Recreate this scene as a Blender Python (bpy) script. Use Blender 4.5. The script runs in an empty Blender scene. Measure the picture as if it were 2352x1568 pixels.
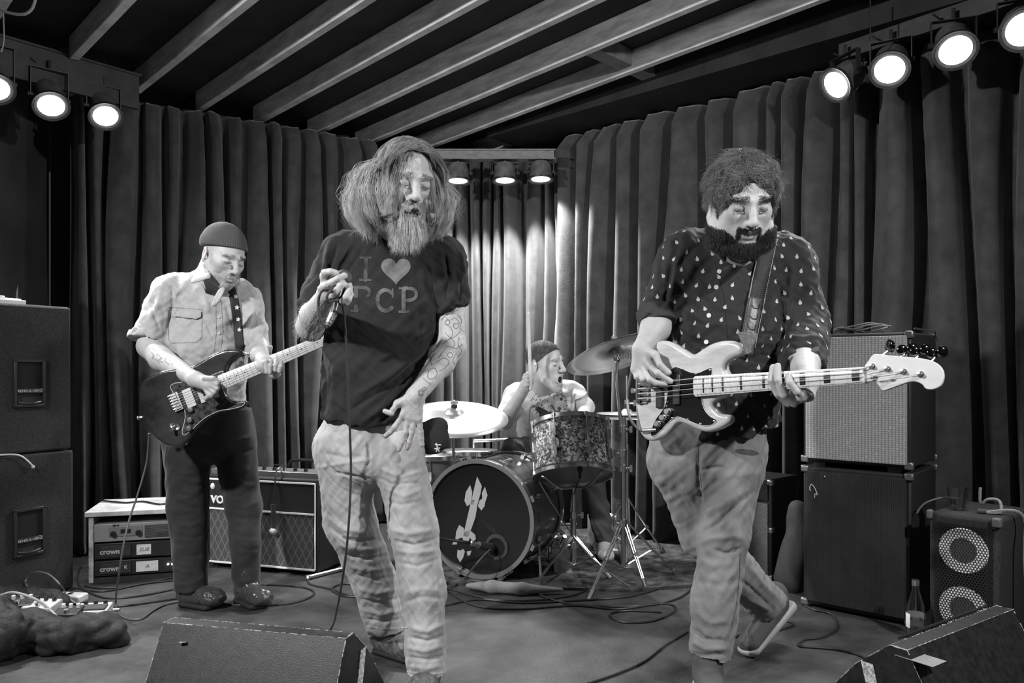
import bpy, math, random
import numpy as np
from mathutils import Vector, Matrix, noise
from mathutils.bvhtree import BVHTree
random.seed(7); RNG = np.random.default_rng(7)
SC = bpy.context.scene
COL = SC.collection
PI = math.pi
# ------------------------------------------------------------------ camera, world, exposure, front lights
FPX, CX, HY, CZ = 1760.0, 1176.0, 845.0, 1.04      # focal length in px, centre column, horizon row, eye height above the stage
cd = bpy.data.cameras.new('camera'); cam = bpy.data.objects.new('camera', cd); COL.objects.link(cam)
cam.location = (0, 0, CZ); cam.rotation_euler = (PI/2, 0, 0)
cd.sensor_width = 36; cd.lens = FPX/2352*36; cd.shift_y = (HY-784)/2352; cd.clip_start = 0.05
SC.camera = cam
SC.view_settings.view_transform = 'Standard'; SC.view_settings.look = 'None'
SC.view_settings.exposure = 0.0; SC.view_settings.gamma = 1; SC.view_settings.use_curve_mapping = False
wd = bpy.data.worlds.new('room_ambient'); SC.world = wd; wd.use_nodes = True
wd.node_tree.nodes['Background'].inputs[0].default_value = (1, 1, 1, 1)
wd.node_tree.nodes['Background'].inputs[1].default_value = 0.035
def spot(name, loc, tgt, power, angle=60, blend=.4, radius=.06):
    l = bpy.data.lights.new(name, 'SPOT'); l.energy = power; l.spot_size = math.radians(angle); l.spot_blend = blend
    l.shadow_soft_size = radius
    o = bpy.data.objects.new(name, l); COL.objects.link(o); o.location = loc
    d = Vector(tgt)-Vector(loc); o.rotation_euler = d.to_track_quat('-Z', 'Y').to_euler()
    return o
# the venue's front-of-stage lamps (out of frame, hung either side of the room above the audience)
spot('front_spot', (-2.3, 0.6, 2.6), (0.4, 2.9, 0.9), 520, 95, .6, .07)
spot('front_spot', (2.2, 0.5, 2.5), (-0.4, 3.0, 0.9), 330, 95, .6, .06)

# ------------------------------------------------------------------ pixel <-> world
def at(px, py, Y): return Vector(((px-CX)/FPX*Y, Y, CZ-(py-HY)/FPX*Y))
def fl(px, py, z=0.0):
    Y = FPX*(CZ-z)/(py-HY); return Vector(((px-CX)/FPX*Y, Y, z))
def onp(px, py, p0, n):
    d = Vector(((px-CX)/FPX, 1.0, -(py-HY)/FPX)); o = Vector((0, 0, CZ))
    t = (Vector(p0)-o).dot(n)/d.dot(n); return o+d*t
def topx(p): return (CX+p[0]/p[1]*FPX, HY-(p[2]-CZ)/p[1]*FPX)

# ------------------------------------------------------------------ materials (procedural, greyscale: the photograph is black and white)
MATS = {}
def mat(name, g, rough=.6, metal=0., bump=None, var=None, coat=0., emit=0., trans=0., wave=None, ior=1.45, stretch=None, spec=.5, sheen=0):
    if name in MATS: return MATS[name]
    m = bpy.data.materials.new(name); m.use_nodes = True; nt = m.node_tree; b = nt.nodes['Principled BSDF']
    b.inputs['Base Color'].default_value = (g, g, g, 1); b.inputs['Roughness'].default_value = rough
    b.inputs['Metallic'].default_value = metal; b.inputs['IOR'].default_value = ior
    b.inputs['Specular IOR Level'].default_value = spec
    if sheen: b.inputs['Sheen Weight'].default_value = sheen
    if coat: b.inputs['Coat Weight'].default_value = coat; b.inputs['Coat Roughness'].default_value = .08
    if trans: b.inputs['Transmission Weight'].default_value = trans
    if emit: b.inputs['Emission Color'].default_value = (1, 1, 1, 1); b.inputs['Emission Strength'].default_value = emit
    tc = nt.nodes.new('ShaderNodeTexCoord'); src = tc.outputs['Object']
    if stretch:
        mp = nt.nodes.new('ShaderNodeMapping'); mp.inputs['Scale'].default_value = stretch
        nt.links.new(src, mp.inputs[0]); src = mp.outputs[0]
    if var:
        n = nt.nodes.new('ShaderNodeTexNoise'); n.inputs['Scale'].default_value = var[0]; n.inputs['Detail'].default_value = 6
        n.inputs['Roughness'].default_value = .62
        nt.links.new(src, n.inputs['Vector'])
        r = nt.nodes.new('ShaderNodeValToRGB'); lo, hi = g*(1-var[1]), g*(1+var[1])
        r.color_ramp.elements[0].position = .36; r.color_ramp.elements[1].position = .64
        r.color_ramp.elements[0].color = (lo, lo, lo, 1); r.color_ramp.elements[1].color = (hi, hi, hi, 1)
        nt.links.new(n.outputs[0], r.inputs[0]); nt.links.new(r.outputs[0], b.inputs['Base Color'])
    if bump or wave:
        bp = nt.nodes.new('ShaderNodeBump'); bp.inputs['Distance'].default_value = .004
        if wave:
            w = nt.nodes.new('ShaderNodeTexWave'); w.bands_direction = wave[2]; w.inputs['Scale'].default_value = wave[0]
            w.inputs['Distortion'].default_value = wave[3] if len(wave) > 3 else 0
            nt.links.new(src, w.inputs['Vector']); nt.links.new(w.outputs[1], bp.inputs['Height']); bp.inputs['Strength'].default_value = wave[1]
        else:
            n = nt.nodes.new('ShaderNodeTexNoise'); n.inputs['Scale'].default_value = bump[0]; n.inputs['Detail'].default_value = 4
            nt.links.new(src, n.inputs['Vector']); nt.links.new(n.outputs[0], bp.inputs['Height']); bp.inputs['Strength'].default_value = bump[1]
        nt.links.new(bp.outputs[0], b.inputs['Normal'])
    MATS[name] = m; return m
def mchrome(): return mat('chrome', .68, .27, 1.)
def mblack(): return mat('black_plastic', .02, .35)

# ------------------------------------------------------------------ mesh builder
def frame(axis, up=(0, 0, 1)):
    z = Vector(axis).normalized(); u = Vector(up)
    if abs(z.dot(u.normalized())) > .98: u = Vector((1, 0, 0))
    x = u.cross(z).normalized(); y = z.cross(x); return x, y, z
class MB:
    def __init__(s): s.v = []; s.f = []; s.m = []
    def add(s, V, F, mi=0):
        k = len(s.v); s.v.extend([tuple(p) for p in V]); s.f.extend([tuple(i+k for i in f) for f in F]); s.m.extend([mi]*len(F)); return s
    def box(s, c, sx, sy, sz, ex=(1, 0, 0), ey=(0, 1, 0), ez=(0, 0, 1), mi=0):
        c = Vector(c); ex = Vector(ex).normalized()*sx/2; ey = Vector(ey).normalized()*sy/2; ez = Vector(ez).normalized()*sz/2
        V = [c+ex*a+ey*b+ez*d for d in (-1, 1) for b in (-1, 1) for a in (-1, 1)]
        return s.add(V, [(0, 2, 3, 1), (4, 5, 7, 6), (0, 1, 5, 4), (2, 6, 7, 3), (0, 4, 6, 2), (1, 3, 7, 5)], mi)
    def hexa(s, V, mi=0):   # 8 corners: bottom ring 0-3, top ring 4-7
        return s.add(V, [(3, 2, 1, 0), (4, 5, 6, 7), (0, 1, 5, 4), (1, 2, 6, 5), (2, 3, 7, 6), (3, 0, 4, 7)], mi)
    def cyl(s, a, b, r0, r1=None, n=16, mi=0, caps=True):
        a = Vector(a); b = Vector(b); r1 = r0 if r1 is None else r1; x, y, z = frame(b-a)
        V = [a+(x*math.cos(t)+y*math.sin(t))*r0 for t in [2*PI*i/n for i in range(n)]]
        V += [b+(x*math.cos(t)+y*math.sin(t))*r1 for t in [2*PI*i/n for i in range(n)]]
        F = [(i, (i+1) % n, n+(i+1) % n, n+i) for i in range(n)]
        if caps: F += [tuple(reversed(range(n))), tuple(range(n, 2*n))]
        return s.add(V, F, mi)
    def lathe(s, prof, o, axis, n=32, mi=0, up=(0, 0, 1), sx=1., a0=0., a1=2*PI):  # prof: (radius, height along axis)
        o = Vector(o); x, y, z = frame(axis, up); k = len(prof); full = abs(a1-a0-2*PI) < 1e-6; nn = n if full else n+1
        V = []
        for i in range(nn):
            t = a0+(a1-a0)*i/n; d = x*math.cos(t)*sx+y*math.sin(t)
            V += [o+d*r+z*h for r, h in prof]
        F = []
        for i in range(n):
            j = (i+1) % nn
            for q in range(k-1): F.append((i*k+q, j*k+q, j*k+q+1, i*k+q+1))
        return s.add(V, F, mi)
    def tube(s, pts, r, n=8, mi=0, closed=False, smooth=0):
        P = [Vector(p) for p in pts]
        if smooth: P = spline(P, smooth, closed)
        N = len(P); V = []; up = Vector((0, 0, 1)); prev = None
        for i, p in enumerate(P):
            if closed: t = P[(i+1) % N]-P[i-1]
            else: t = P[min(i+1, N-1)]-P[max(i-1, 0)]
            if t.length < 1e-9: t = Vector((0, 0, 1))
            t.normalize()
            if prev is None: x = frame(t)[0]
            else: x = (prev-t*prev.dot(t)); x = x.normalized() if x.length > 1e-6 else frame(t)[0]
            prev = x; y = t.cross(x); rr = r[i*(len(r)-1)//max(1, N-1)] if isinstance(r, (list, tuple)) else r
            V += [p+(x*math.cos(2*PI*k/n)+y*math.sin(2*PI*k/n))*rr for k in range(n)]
        F = [(i*n+k, i*n+(k+1) % n, ((i+1) % N)*n+(k+1) % n, ((i+1) % N)*n+k) for i in range(N if closed else N-1) for k in range(n)]
        if not closed: F += [tuple(reversed(range(n))), tuple(range((N-1)*n, N*n))]
        return s.add(V, F, mi)
    def prism(s, poly, off, mi=0, mi_side=None):   # planar polygon extruded by off
        P = [Vector(p) for p in poly]; n = len(P); off = Vector(off)
        s.add(P+[p+off for p in P], [tuple(range(n))], mi); k = len(s.v)-2*n
        s.f.append(tuple(k+n+i for i in reversed(range(n)))); s.m.append(mi)
        for i in range(n): s.f.append((k+i, k+n+i, k+n+(i+1) % n, k+(i+1) % n)); s.m.append(mi if mi_side is None else mi_side)
        return s
    def ball(s, c, r, n=12, mi=0, sc=(1, 1, 1)):
        V = []; F = []; c = Vector(c); m = n//2
        for i in range(m+1):
            for j in range(n):
                a = PI*i/m; b = 2*PI*j/n; V.append(c+Vector((math.sin(a)*math.cos(b)*sc[0], math.sin(a)*math.sin(b)*sc[1], math.cos(a)*sc[2]))*r)
        for i in range(m):
            for j in range(n): F.append((i*n+j, (i+1)*n+j, (i+1)*n+(j+1) % n, i*n+(j+1) % n))
        return s.add(V, F, mi)
    def build(s, name, mats, parent=None, bevel=0, angle=35, smooth=True):
        me = bpy.data.meshes.new(name); me.from_pydata(s.v, [], s.f)
        if not isinstance(mats, (list, tuple)): mats = [mats]
        for m in mats: me.materials.append(m)
        me.polygons.foreach_set('material_index', s.m)
        import bmesh
        bm = bmesh.new(); bm.from_mesh(me); bmesh.ops.recalc_face_normals(bm, faces=bm.faces); bm.to_mesh(me); bm.free()
        return link(name, me, parent, bevel, angle, smooth)
def link(name, me, parent=None, bevel=0, angle=35, smooth=True):
    if smooth:
        me.polygons.foreach_set('use_smooth', [True]*len(me.polygons))
        if angle: me.set_sharp_from_angle(angle=math.radians(angle))
    me.update(); o = bpy.data.objects.new(name, me); COL.objects.link(o)
    if bevel:
        b = o.modifiers.new('bevel', 'BEVEL'); b.width = bevel; b.segments = 2; b.limit_method = 'ANGLE'; b.angle_limit = math.radians(40); b.harden_normals = False
    if parent is not None:
        o.parent = parent; o.matrix_parent_inverse = Matrix.Translation(-WL[parent.name])
    WL[o.name] = Vector((0, 0, 0))
    return o
WL = {}
def tag(o, label=None, cat=None, group=None, kind=None):
    if label: o['label'] = label
    if cat: o['category'] = cat
    if group: o['group'] = group
    if kind: o['kind'] = kind
    return o
def thing(name, loc, label, cat, group=None):
    o = bpy.data.objects.new(name, None); COL.objects.link(o); o.location = loc; o.empty_display_size = .1
    WL[o.name] = Vector(loc); return tag(o, label, cat, group)
def spline(P, k=6, closed=False):
    P = [Vector(p) for p in P]; n = len(P); out = []
    for i in range(n if closed else n-1):
        g = (lambda j: P[j % n]) if closed else (lambda j: P[max(0, min(n-1, j))])
        a, b, c, d = g(i-1), g(i), g(i+1), g(i+2)
        for q in range(k):
            t = q/k
            out.append(.5*((2*b)+(c-a)*t+(2*a-5*b+4*c-d)*t*t+(3*b-a-3*c+d)*t*t*t))
    if not closed: out.append(P[-1])
    return out
def text(s, name, size, p0, ex, ey, m, parent=None, depth=.0008, align='CENTER', shear=0., bold=.0, spacing=1.):
    c = bpy.data.curves.new(name, 'FONT'); c.body = s; c.size = size; c.align_x = align; c.align_y = 'CENTER'; c.extrude = depth; c.shear = shear; c.offset = bold
    c.space_character = spacing; c.resolution_u = 3
    o = bpy.data.objects.new(name+'_tmp', c); COL.objects.link(o); dg = bpy.context.evaluated_depsgraph_get(); me = bpy.data.meshes.new_from_object(o.evaluated_get(dg))
    bpy.data.objects.remove(o)
    x = Vector(ex).normalized(); y = Vector(ey).normalized(); z = x.cross(y); p0 = Vector(p0)
    M = Matrix((x, y, z)).transposed().to_4x4(); M.translation = p0; me.transform(M)
    me.materials.clear(); me.materials.append(m); return link(name, me, parent, smooth=False)

# ------------------------------------------------------------------ implicit surfaces (numpy), meshed with surface nets
def V3(p): return np.array([p[0], p[1], p[2]], np.float64)
def nrm(a): return a/max(1e-12, np.linalg.norm(a))
class Sdf:
    """a list of blended solids; every op is (function, kind, k)"""
    def __init__(s): s.ops = []; s.lo = np.full(3, 1e9); s.hi = np.full(3, -1e9); s.M = None
    def _bb(s, p, r): s.lo = np.minimum(s.lo, p-r); s.hi = np.maximum(s.hi, p+r)
    def _pt(s, p):
        p = V3(p); return p if s.M is None else s.M[0]@(p*s.M[2])+s.M[1]
    def _sc(s): return 1. if s.M is None else s.M[2]
    def xf(s, R=None, t=None, sc=1.): s.M = None if R is None else (np.array(R), V3(t), sc); return s
    def cap(s, a, b, ra, rb=None, k=.01, op='+'):
        a = s._pt(a); b = s._pt(b); q = s._sc(); ra *= q; rb = ra if rb is None else rb*q; k = k*q; ab = b-a; L = max(1e-12, ab@ab)
        def f(P):
            t = np.clip(((P-a)@ab)/L, 0, 1); d = P-(a+t[:, None]*ab)
            return np.sqrt(np.einsum('ij,ij->i', d, d))-(ra+(rb-ra)*t)
        s.ops.append((f, op, k, (a+b)/2, math.sqrt(L)/2+max(ra, rb)))
        if op == '+': s._bb(a, ra+.01); s._bb(b, rb+.01)
        return s
    def path(s, pts, rs, k=.008, op='+'):
        for i in range(len(pts)-1):
            r0 = rs[i] if isinstance(rs, (list, tuple)) else rs; r1 = rs[i+1] if isinstance(rs, (list, tuple)) else rs
            s.cap(pts[i], pts[i+1], r0, r1, k, op)
        return s
    def ell(s, c, r, R=None, k=.01, op='+'):
        c = s._pt(c); q = s._sc(); r = np.array(r, float)*q; A = np.eye(3) if R is None else np.array(R)
        if s.M is not None: A = s.M[0]@A
        def f(P):
            p = (P-c)@A; k0 = np.linalg.norm(p/r, axis=1); k1 = np.linalg.norm(p/(r*r), axis=1)
            return np.where(k1 < 1e-9, -r.min(), k0*(k0-1)/np.maximum(k1, 1e-9))
        s.ops.append((f, op, k*q, c, r.max()))
        if op == '+': s._bb(c, r.max()+.01)
        return s
    def seg(s, a, b, wa, wb, side=(1, 0, 0), k=.02, op='+', flat=False):   # elliptic tapered limb: w=(half width along side, half depth)
        a = s._pt(a); b = s._pt(b); q = s._sc(); ab = b-a; L = np.linalg.norm(ab); z = ab/L; sd = V3(side)
        if s.M is not None: sd = s.M[0]@sd
        x = nrm(sd-z*(sd@z)); y = np.cross(z, x); wa = np.array(wa)*q; wb = np.array(wb)*q
        def f(P):
            p = P-a; h = p@z; t = np.clip(h/L, 0, 1); w = wa+(wb-wa)*t[:, None]; e = h-t*L; mn = w.min(axis=1)
            u = (p@x)/w[:, 0]; v = (p@y)/w[:, 1]
            rad = np.sqrt(u*u+v*v)
            if flat: return np.maximum((rad-1)*mn, np.abs(e)-.001)
            return (np.sqrt(rad*rad+(e/mn)**2)-1)*mn
        s.ops.append((f, op, k*q, (a+b)/2, L/2+max(wa.max(), wb.max())))
        if op == '+': s._bb(a, wa.max()+.01); s._bb(b, wb.max()+.01)
        return s
    def box(s, c, h, R=None, r=.003, k=.002, op='+'):
        c = s._pt(c); q = s._sc(); h = np.array(h, float)*q-r; A = np.eye(3) if R is None else np.array(R)
        if s.M is not None: A = s.M[0]@A
        def f(P):
            p = np.abs((P-c)@A)-h; return np.linalg.norm(np.maximum(p, 0), axis=1)+np.minimum(p.max(axis=1), 0)-r
        s.ops.append((f, op, k*q, c, np.linalg.norm(h)+r))
        if op == '+': s._bb(c, np.linalg.norm(h)+.01)
        return s
    def half(s, p, n, k=.004):      # cut away everything on the side n points to
        p = s._pt(p); n = nrm(V3(n))
        if s.M is not None: n = s.M[0]@n
        s.ops.append((lambda P: -((P-p)@n), '-', k, None, 0)); return s
    def disp(s, fn): s.ops.append((fn, 'd', 0, None, 0)); return s
    def eval(s, P):
        d = np.full(len(P), 1e3)
        for f, op, k, c, r in s.ops:
            if op == 'd': d = d+f(P, d); continue
            if c is not None:
                m = np.einsum('ij,ij->i', P-c, P-c) < (r+k+.05)**2
                if not m.any(): continue
                e = f(P[m]); dm = d[m]
            else: m = slice(None); e = f(P); dm = d
            kk = max(k, 1e-6)
            if op == '+':
                h = np.maximum(kk-np.abs(dm-e), 0)/kk; d[m] = np.minimum(dm, e)-h*h*kk*.25
            else:
                e = -e; h = np.maximum(kk-np.abs(dm-e), 0)/kk; d[m] = np.maximum(dm, e)+h*h*kk*.25
        return d
    def mesh(s, h):
        C = 5; lo = s.lo-3*h; hi = s.hi+3*h; nc = np.ceil((hi-lo)/(h*C)).astype(int)+1; H = h*C
        g = np.stack(np.meshgrid(*[np.arange(n) for n in nc], indexing='ij'), -1).reshape(-1, 3)
        dc = s.eval(lo+(g+.5)*H-.5*h)
        act = g[np.abs(dc) < H*1.35]; N = nc*C
        D = np.repeat(np.repeat(np.repeat(np.where(dc < 0, -1., 1.).astype(np.float32).reshape(nc), C, 0), C, 1), C, 2)
        off = np.stack(np.meshgrid(*[np.arange(C)]*3, indexing='ij'), -1).reshape(-1, 3)
        for i in range(0, len(act), 4000):
            idx = (act[i:i+4000, None, :]*C+off[None]).reshape(-1, 3)
            D[idx[:, 0], idx[:, 1], idx[:, 2]] = s.eval(lo+idx*h)
        return snet(D, lo, h)
def snet(D, lo, h):
    S = D < 0
    c = np.zeros(tuple(n-1 for n in S.shape), np.uint8)
    for i in (0, 1):
        for j in (0, 1):
            for k in (0, 1): c += S[i:S.shape[0]-1+i, j:S.shape[1]-1+j, k:S.shape[2]-1+k]
    act = np.argwhere((c > 0) & (c < 8)); idx = np.full(c.shape, -1, np.int32); idx[tuple(act.T)] = np.arange(len(act)); del c
    acc = np.zeros((len(act), 3)); cnt = np.zeros(len(act))
    cor = [np.array(q) for q in np.ndindex(2, 2, 2)]
    val = {tuple(q): D[tuple((act+q).T)] for q in cor}
    for q in cor:
        for ax in range(3):
            if q[ax] == 0:
                r = q.copy(); r[ax] = 1; a = val[tuple(q)]; b = val[tuple(r)]; m = (a < 0) != (b < 0)
                t = a[m]/(a[m]-b[m]); p = np.tile(q.astype(float), (m.sum(), 1)); p[:, ax] = t; acc[m] += p; cnt[m] += 1
    V = lo+(act+acc/cnt[:, None])*h; F = []
    for ax in range(3):
        u, v = (ax+1) % 3, (ax+2) % 3; sl = [slice(None)]*3; sl[ax] = slice(0, -1); sr = [slice(None)]*3; sr[ax] = slice(1, None)
        A = S[tuple(sl)]; B = S[tuple(sr)]; e = np.argwhere(A != B); e = e[(e[:, u] > 0) & (e[:, v] > 0) & (e[:, u] < S.shape[u]-1) & (e[:, v] < S.shape[v]-1)]
        du = np.zeros(3, int); du[u] = 1; dv = np.zeros(3, int); dv[v] = 1
        q = np.stack([idx[tuple((e-du-dv).T)], idx[tuple((e-dv).T)], idx[tuple(e.T)], idx[tuple((e-du).T)]], 1)
        fl_ = ~A[tuple(e.T)]; q[fl_] = q[fl_][:, ::-1]; F.append(q)
    F = np.concatenate(F); F = F[(F >= 0).all(1)]
    return V, F
def vnormals(V, F):
    a = V[F[:, 2]]-V[F[:, 0]]; b = V[F[:, 3]]-V[F[:, 1]]; n = np.cross(a, b); N = np.zeros_like(V)
    for i in range(4): np.add.at(N, F[:, i], n)
    return N/np.maximum(1e-12, np.linalg.norm(N, axis=1))[:, None]
def relax(V, F, it=1, lam=.5):
    for _ in range(it):
        A = np.zeros_like(V); c = np.zeros(len(V))
        for i in range(4):
            j = (i+1) % 4; np.add.at(A, F[:, i], V[F[:, j]]); np.add.at(A, F[:, j], V[F[:, i]]); np.add.at(c, F[:, i], 1); np.add.at(c, F[:, j], 1)
        V = V+lam*(A/np.maximum(c, 1)[:, None]-V)
    return V
def npmesh(name, V, F, mats, parent=None, mi=None, angle=0):
    me = bpy.data.meshes.new(name); me.vertices.add(len(V)); me.vertices.foreach_set('co', np.asarray(V, np.float32).ravel())
    F = np.asarray(F, np.int32); n, k = F.shape; me.loops.add(n*k); me.loops.foreach_set('vertex_index', F.ravel())
    me.polygons.add(n); me.polygons.foreach_set('loop_start', np.arange(0, n*k, k, dtype=np.int32))
    if mi is not None: me.polygons.foreach_set('material_index', np.asarray(mi, np.int32))
    me.update(calc_edges=True)
    for m in (mats if isinstance(mats, (list, tuple)) else [mats]): me.materials.append(m)
    return link(name, me, parent, angle=angle)
def px_of(V): return CX+V[:, 0]/V[:, 1]*FPX, HY-(V[:, 2]-CZ)/V[:, 1]*FPX
def folds(V, N, lst, front=True):
    """cloth creases: each (points in px, half width px, height m) raised (+) or pressed in (-) on the side towards the audience"""
    x, y = px_of(V); w = np.clip(-N[:, 1]*2.5+.3, 0, 1) if front else 1.; D = np.zeros(len(V))
    for pts, wd, ht in lst:
        best = np.full(len(V), 1e9); tt = np.zeros(len(V)); n = len(pts)-1
        for i in range(n):
            a = np.array(pts[i], float); b = np.array(pts[i+1], float); ab = b-a; L = ab@ab
            t = np.clip(((x-a[0])*ab[0]+(y-a[1])*ab[1])/L, 0, 1); d = np.hypot(x-a[0]-t*ab[0], y-a[1]-t*ab[1])
            m = d < best; best[m] = d[m]; tt[m] = (i+t[m])/n
        D += ht*np.exp(-(best/wd)**2)*np.clip(np.minimum(tt, 1-tt)*5+.15, 0, 1)
    return V+N*(D*w)[:, None]
def wav(V, amp, wl, seed=0, n=5, stretch=(1, 1, 1)):
    """smooth pseudo noise"""
    r = np.random.default_rng(seed); P = V*np.array(stretch); o = np.zeros(len(V))
    for i in range(n):
        k = nrm(r.normal(size=3))*2*PI/wl*r.uniform(.7, 1.4); o += np.sin(P@k+r.uniform(0, 6.28)+1.3*np.sin(P@(k[::-1]*.6)+i))
    return amp*o/math.sqrt(n)
def bvh(V, F): return BVHTree.FromPolygons([Vector(p) for p in V], [tuple(map(int, f)) for f in F])
def decal(tree, d2, box, cell=1.0, lift=.0012):
    """print lying on a surface: cells of a fine grid inside the 2-D shape d2(x, y) < 0 dropped on the surface"""
    xs = np.arange(box[0], box[2]+cell, cell); ys = np.arange(box[1], box[3]+cell, cell); X, Y = np.meshgrid(xs, ys, indexing='ij'); x = X.ravel(); y = Y.ravel()
    d = d2(x, y); e = .2; gx = (d2(x+e, y)-d)/e; gy = (d2(x, y+e)-d)/e; g = np.maximum(.3, np.hypot(gx, gy)); m = np.abs(d) < .75*cell
    x = np.where(m, x-gx/g*d/g, x); y = np.where(m, y-gy/g*d/g, y)
    nx, ny = X.shape; I = np.arange(nx*ny).reshape(nx, ny); q = np.stack([I[:-1, :-1], I[1:, :-1], I[1:, 1:], I[:-1, 1:]], -1).reshape(-1, 4)
    dd = d[q]; keep = (dd.mean(1) < .1*cell) & ((dd < .75*cell).all(1)); q = q[keep]; used = np.unique(q); mp = {}; V = []
    o = Vector((0, 0, CZ))
    for i in used:
        dr = Vector(((x[i]-CX)/FPX, 1, -(y[i]-HY)/FPX)).normalized(); h = tree.ray_cast(o, dr)
        if h[0] is None: continue
        n = h[1] if h[1].dot(dr) < 0 else -h[1]; mp[i] = len(V); V.append(h[0]+n*lift)
    F = [tuple(mp[j] for j in f) for f in q if all(j in mp for j in f)]
    F = [f for f in F if max((V[f[a]]-V[f[a-1]]).length for a in range(4)) < .03]
    return V, F
def join(V, F, adds):
    """append decal sheets (V, F, material index) to a quad mesh"""
    Vs = [np.asarray(V)]; Fs = [np.asarray(F)]; mi = [np.zeros(len(F), int)]; k = len(V)
    for v, f, m in adds:
        if not len(f): continue
        Vs.append(np.array([tuple(p) for p in v])); Fs.append(np.array(f)+k); mi.append(np.full(len(f), m)); k += len(v)
    return np.concatenate(Vs), np.concatenate(Fs), np.concatenate(mi)
def seg2(pts, w):
    P = [np.array(p, float) for p in pts]
    def f(x, y):
        o = np.full(np.shape(x), 1e9)
        for a, b in zip(P[:-1], P[1:]):
            ab = b-a; t = np.clip(((x-a[0])*ab[0]+(y-a[1])*ab[1])/max(1e-9, ab@ab), 0, 1); o = np.minimum(o, np.hypot(x-a[0]-t*ab[0], y-a[1]-t*ab[1]))
        return o-w
    return f
def poly2(pts):
    P = np.array(pts, float)
    def f(x, y):
        d = seg2(list(P)+[P[0]], 0)(x, y); ins = np.zeros(np.shape(x), bool)
        for a, b in zip(P, np.roll(P, -1, 0)):
            c = ((a[1] > y) != (b[1] > y)) & (x < (b[0]-a[0])*(y-a[1])/((b[1]-a[1]) or 1e-9)+a[0]); ins ^= c
        return np.where(ins, -d, d)
    return f
def uni(*fs): return lambda x, y: np.minimum.reduce([f(x, y) for f in fs])
def strands(name, lines, rad, m, parent, n=3):
    """hair: thin tapered tubes, lines = array (count, steps, 3)"""
    L = np.asarray(lines, float); c, s, _ = L.shape; T = np.gradient(L, axis=1); T /= np.maximum(1e-9, np.linalg.norm(T, axis=2))[..., None]
    up = np.array([.3, .2, 1.]); X = np.cross(T, up); X /= np.maximum(1e-9, np.linalg.norm(X, axis=2))[..., None]; Y = np.cross(T, X)
    r = (rad*(1-.75*np.linspace(0, 1, s)**2))[None, :, None, None]; a = np.arange(n)*2*PI/n
    V = L[:, :, None, :]+r*(X[:, :, None, :]*np.cos(a)[None, None, :, None]+Y[:, :, None, :]*np.sin(a)[None, None, :, None])
    I = np.arange(c*s*n).reshape(c, s, n); J = np.roll(I, -1, 2)
    F = np.stack([I[:, :-1], J[:, :-1], J[:, 1:], I[:, 1:]], -1).reshape(-1, 4)
    return npmesh(name, V.reshape(-1, 3), F, m, parent)
def rot(yaw=0, pitch=0, roll=0):
    """head frame: face looks along -Y; yaw>0 turns it to picture right, pitch>0 looks down, roll>0 tilts its crown to picture right"""
    y, p, r = map(math.radians, (yaw, pitch, roll))
    return np.array(Matrix.Rotation(y, 3, 'Z')@Matrix.Rotation(r, 3, 'Y')@Matrix.Rotation(p, 3, 'X'))
# ================================================================== THE ROOM
Mfloor = mat('painted_stage_floor', .042, .6, bump=(60, .4), var=(5, .5))
Mboard = mat('dark_ceiling_boards', .014, .8, bump=(30, .3), var=(5, .4))
Mjoist = mat('pale_joist_timber', .55, .65, bump=(40, .25), var=(6, .25), stretch=(1, 1, 5))
Mwall = mat('dark_wall_paint', .03, .75, bump=(40, .2), var=(3, .3))
Mcurt = mat('velvet_curtain', .060, .95, bump=(160, .35), var=(9, .25), spec=.1, sheen=.25)
b = MB(); b.box((0, 2.9, -.05), 9, 7.6, .1)
b.build('floor', Mfloor, smooth=False); tag(bpy.data.objects['floor'], kind='structure')
e1 = Vector((.7071, -.7071, .033)).normalized(); e2 = Vector((.7071, .7071, 0)); e3 = e1.cross(e2).normalized()
if e3.z < 0: e3 = -e3
def jp(c, t, z0=2.62): return Vector((-1.63, 4.9, 0))+Vector((.7071, .7071, 0))*(c-2.312)+Vector((.7071, -.7071, 0))*t+Vector((0, 0, z0+.033*t))
b = MB(); b.box(jp(2.6, 2.0)+e3*.125, 9, 7.2, .03, e1, e2, e3); tag(b.build('ceiling', Mboard, smooth=False), kind='structure')
def wallseg(name, a, c, z1=2.95, th=.06, m=None):
    a = Vector(a); c = Vector(c); d = (c-a); L = d.length; d.normalize(); n = Vector((-d.y, d.x, 0))
    b = MB(); b.box((a+c)/2+n*th/2+Vector((0, 0, z1/2)), L, th, z1, d, n, (0, 0, 1)); return tag(b.build(name, m or Mwall, smooth=False), kind='structure')
wallseg('wall_left', (-2.75, -.6, 0), (-2.75, 4.55, 0)); wallseg('wall_back', (-2.75, 4.57, 0), (-.9, 5.75, 0)); wallseg('wall_rear', (-.9, 5.75, 0), (.42, 5.75, 0)); wallseg('wall_right', (.42, 5.75, 0), (4.2, 2.3, 0))
for i, c in enumerate([.78, 1.17, 1.56, 1.94, 2.31, 2.70, 3.08, 3.46, 3.86]):
    t0 = -.05 if c > 1.9 else (.0 if c > 1.4 else .25); t1 = 5.6
    m = (jp(c, t0)+jp(c, t1))/2; b = MB(); b.box(m+e3*.05+e2*.02, (jp(c, t1)-jp(c, t0)).length, .042, .115, e1, e2, e3)
    for dt in ([.0] if c < 1.2 else []): pass
    tag(b.build('ceiling_joist', Mjoist, smooth=False, bevel=.003), '', 'joist')
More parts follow.
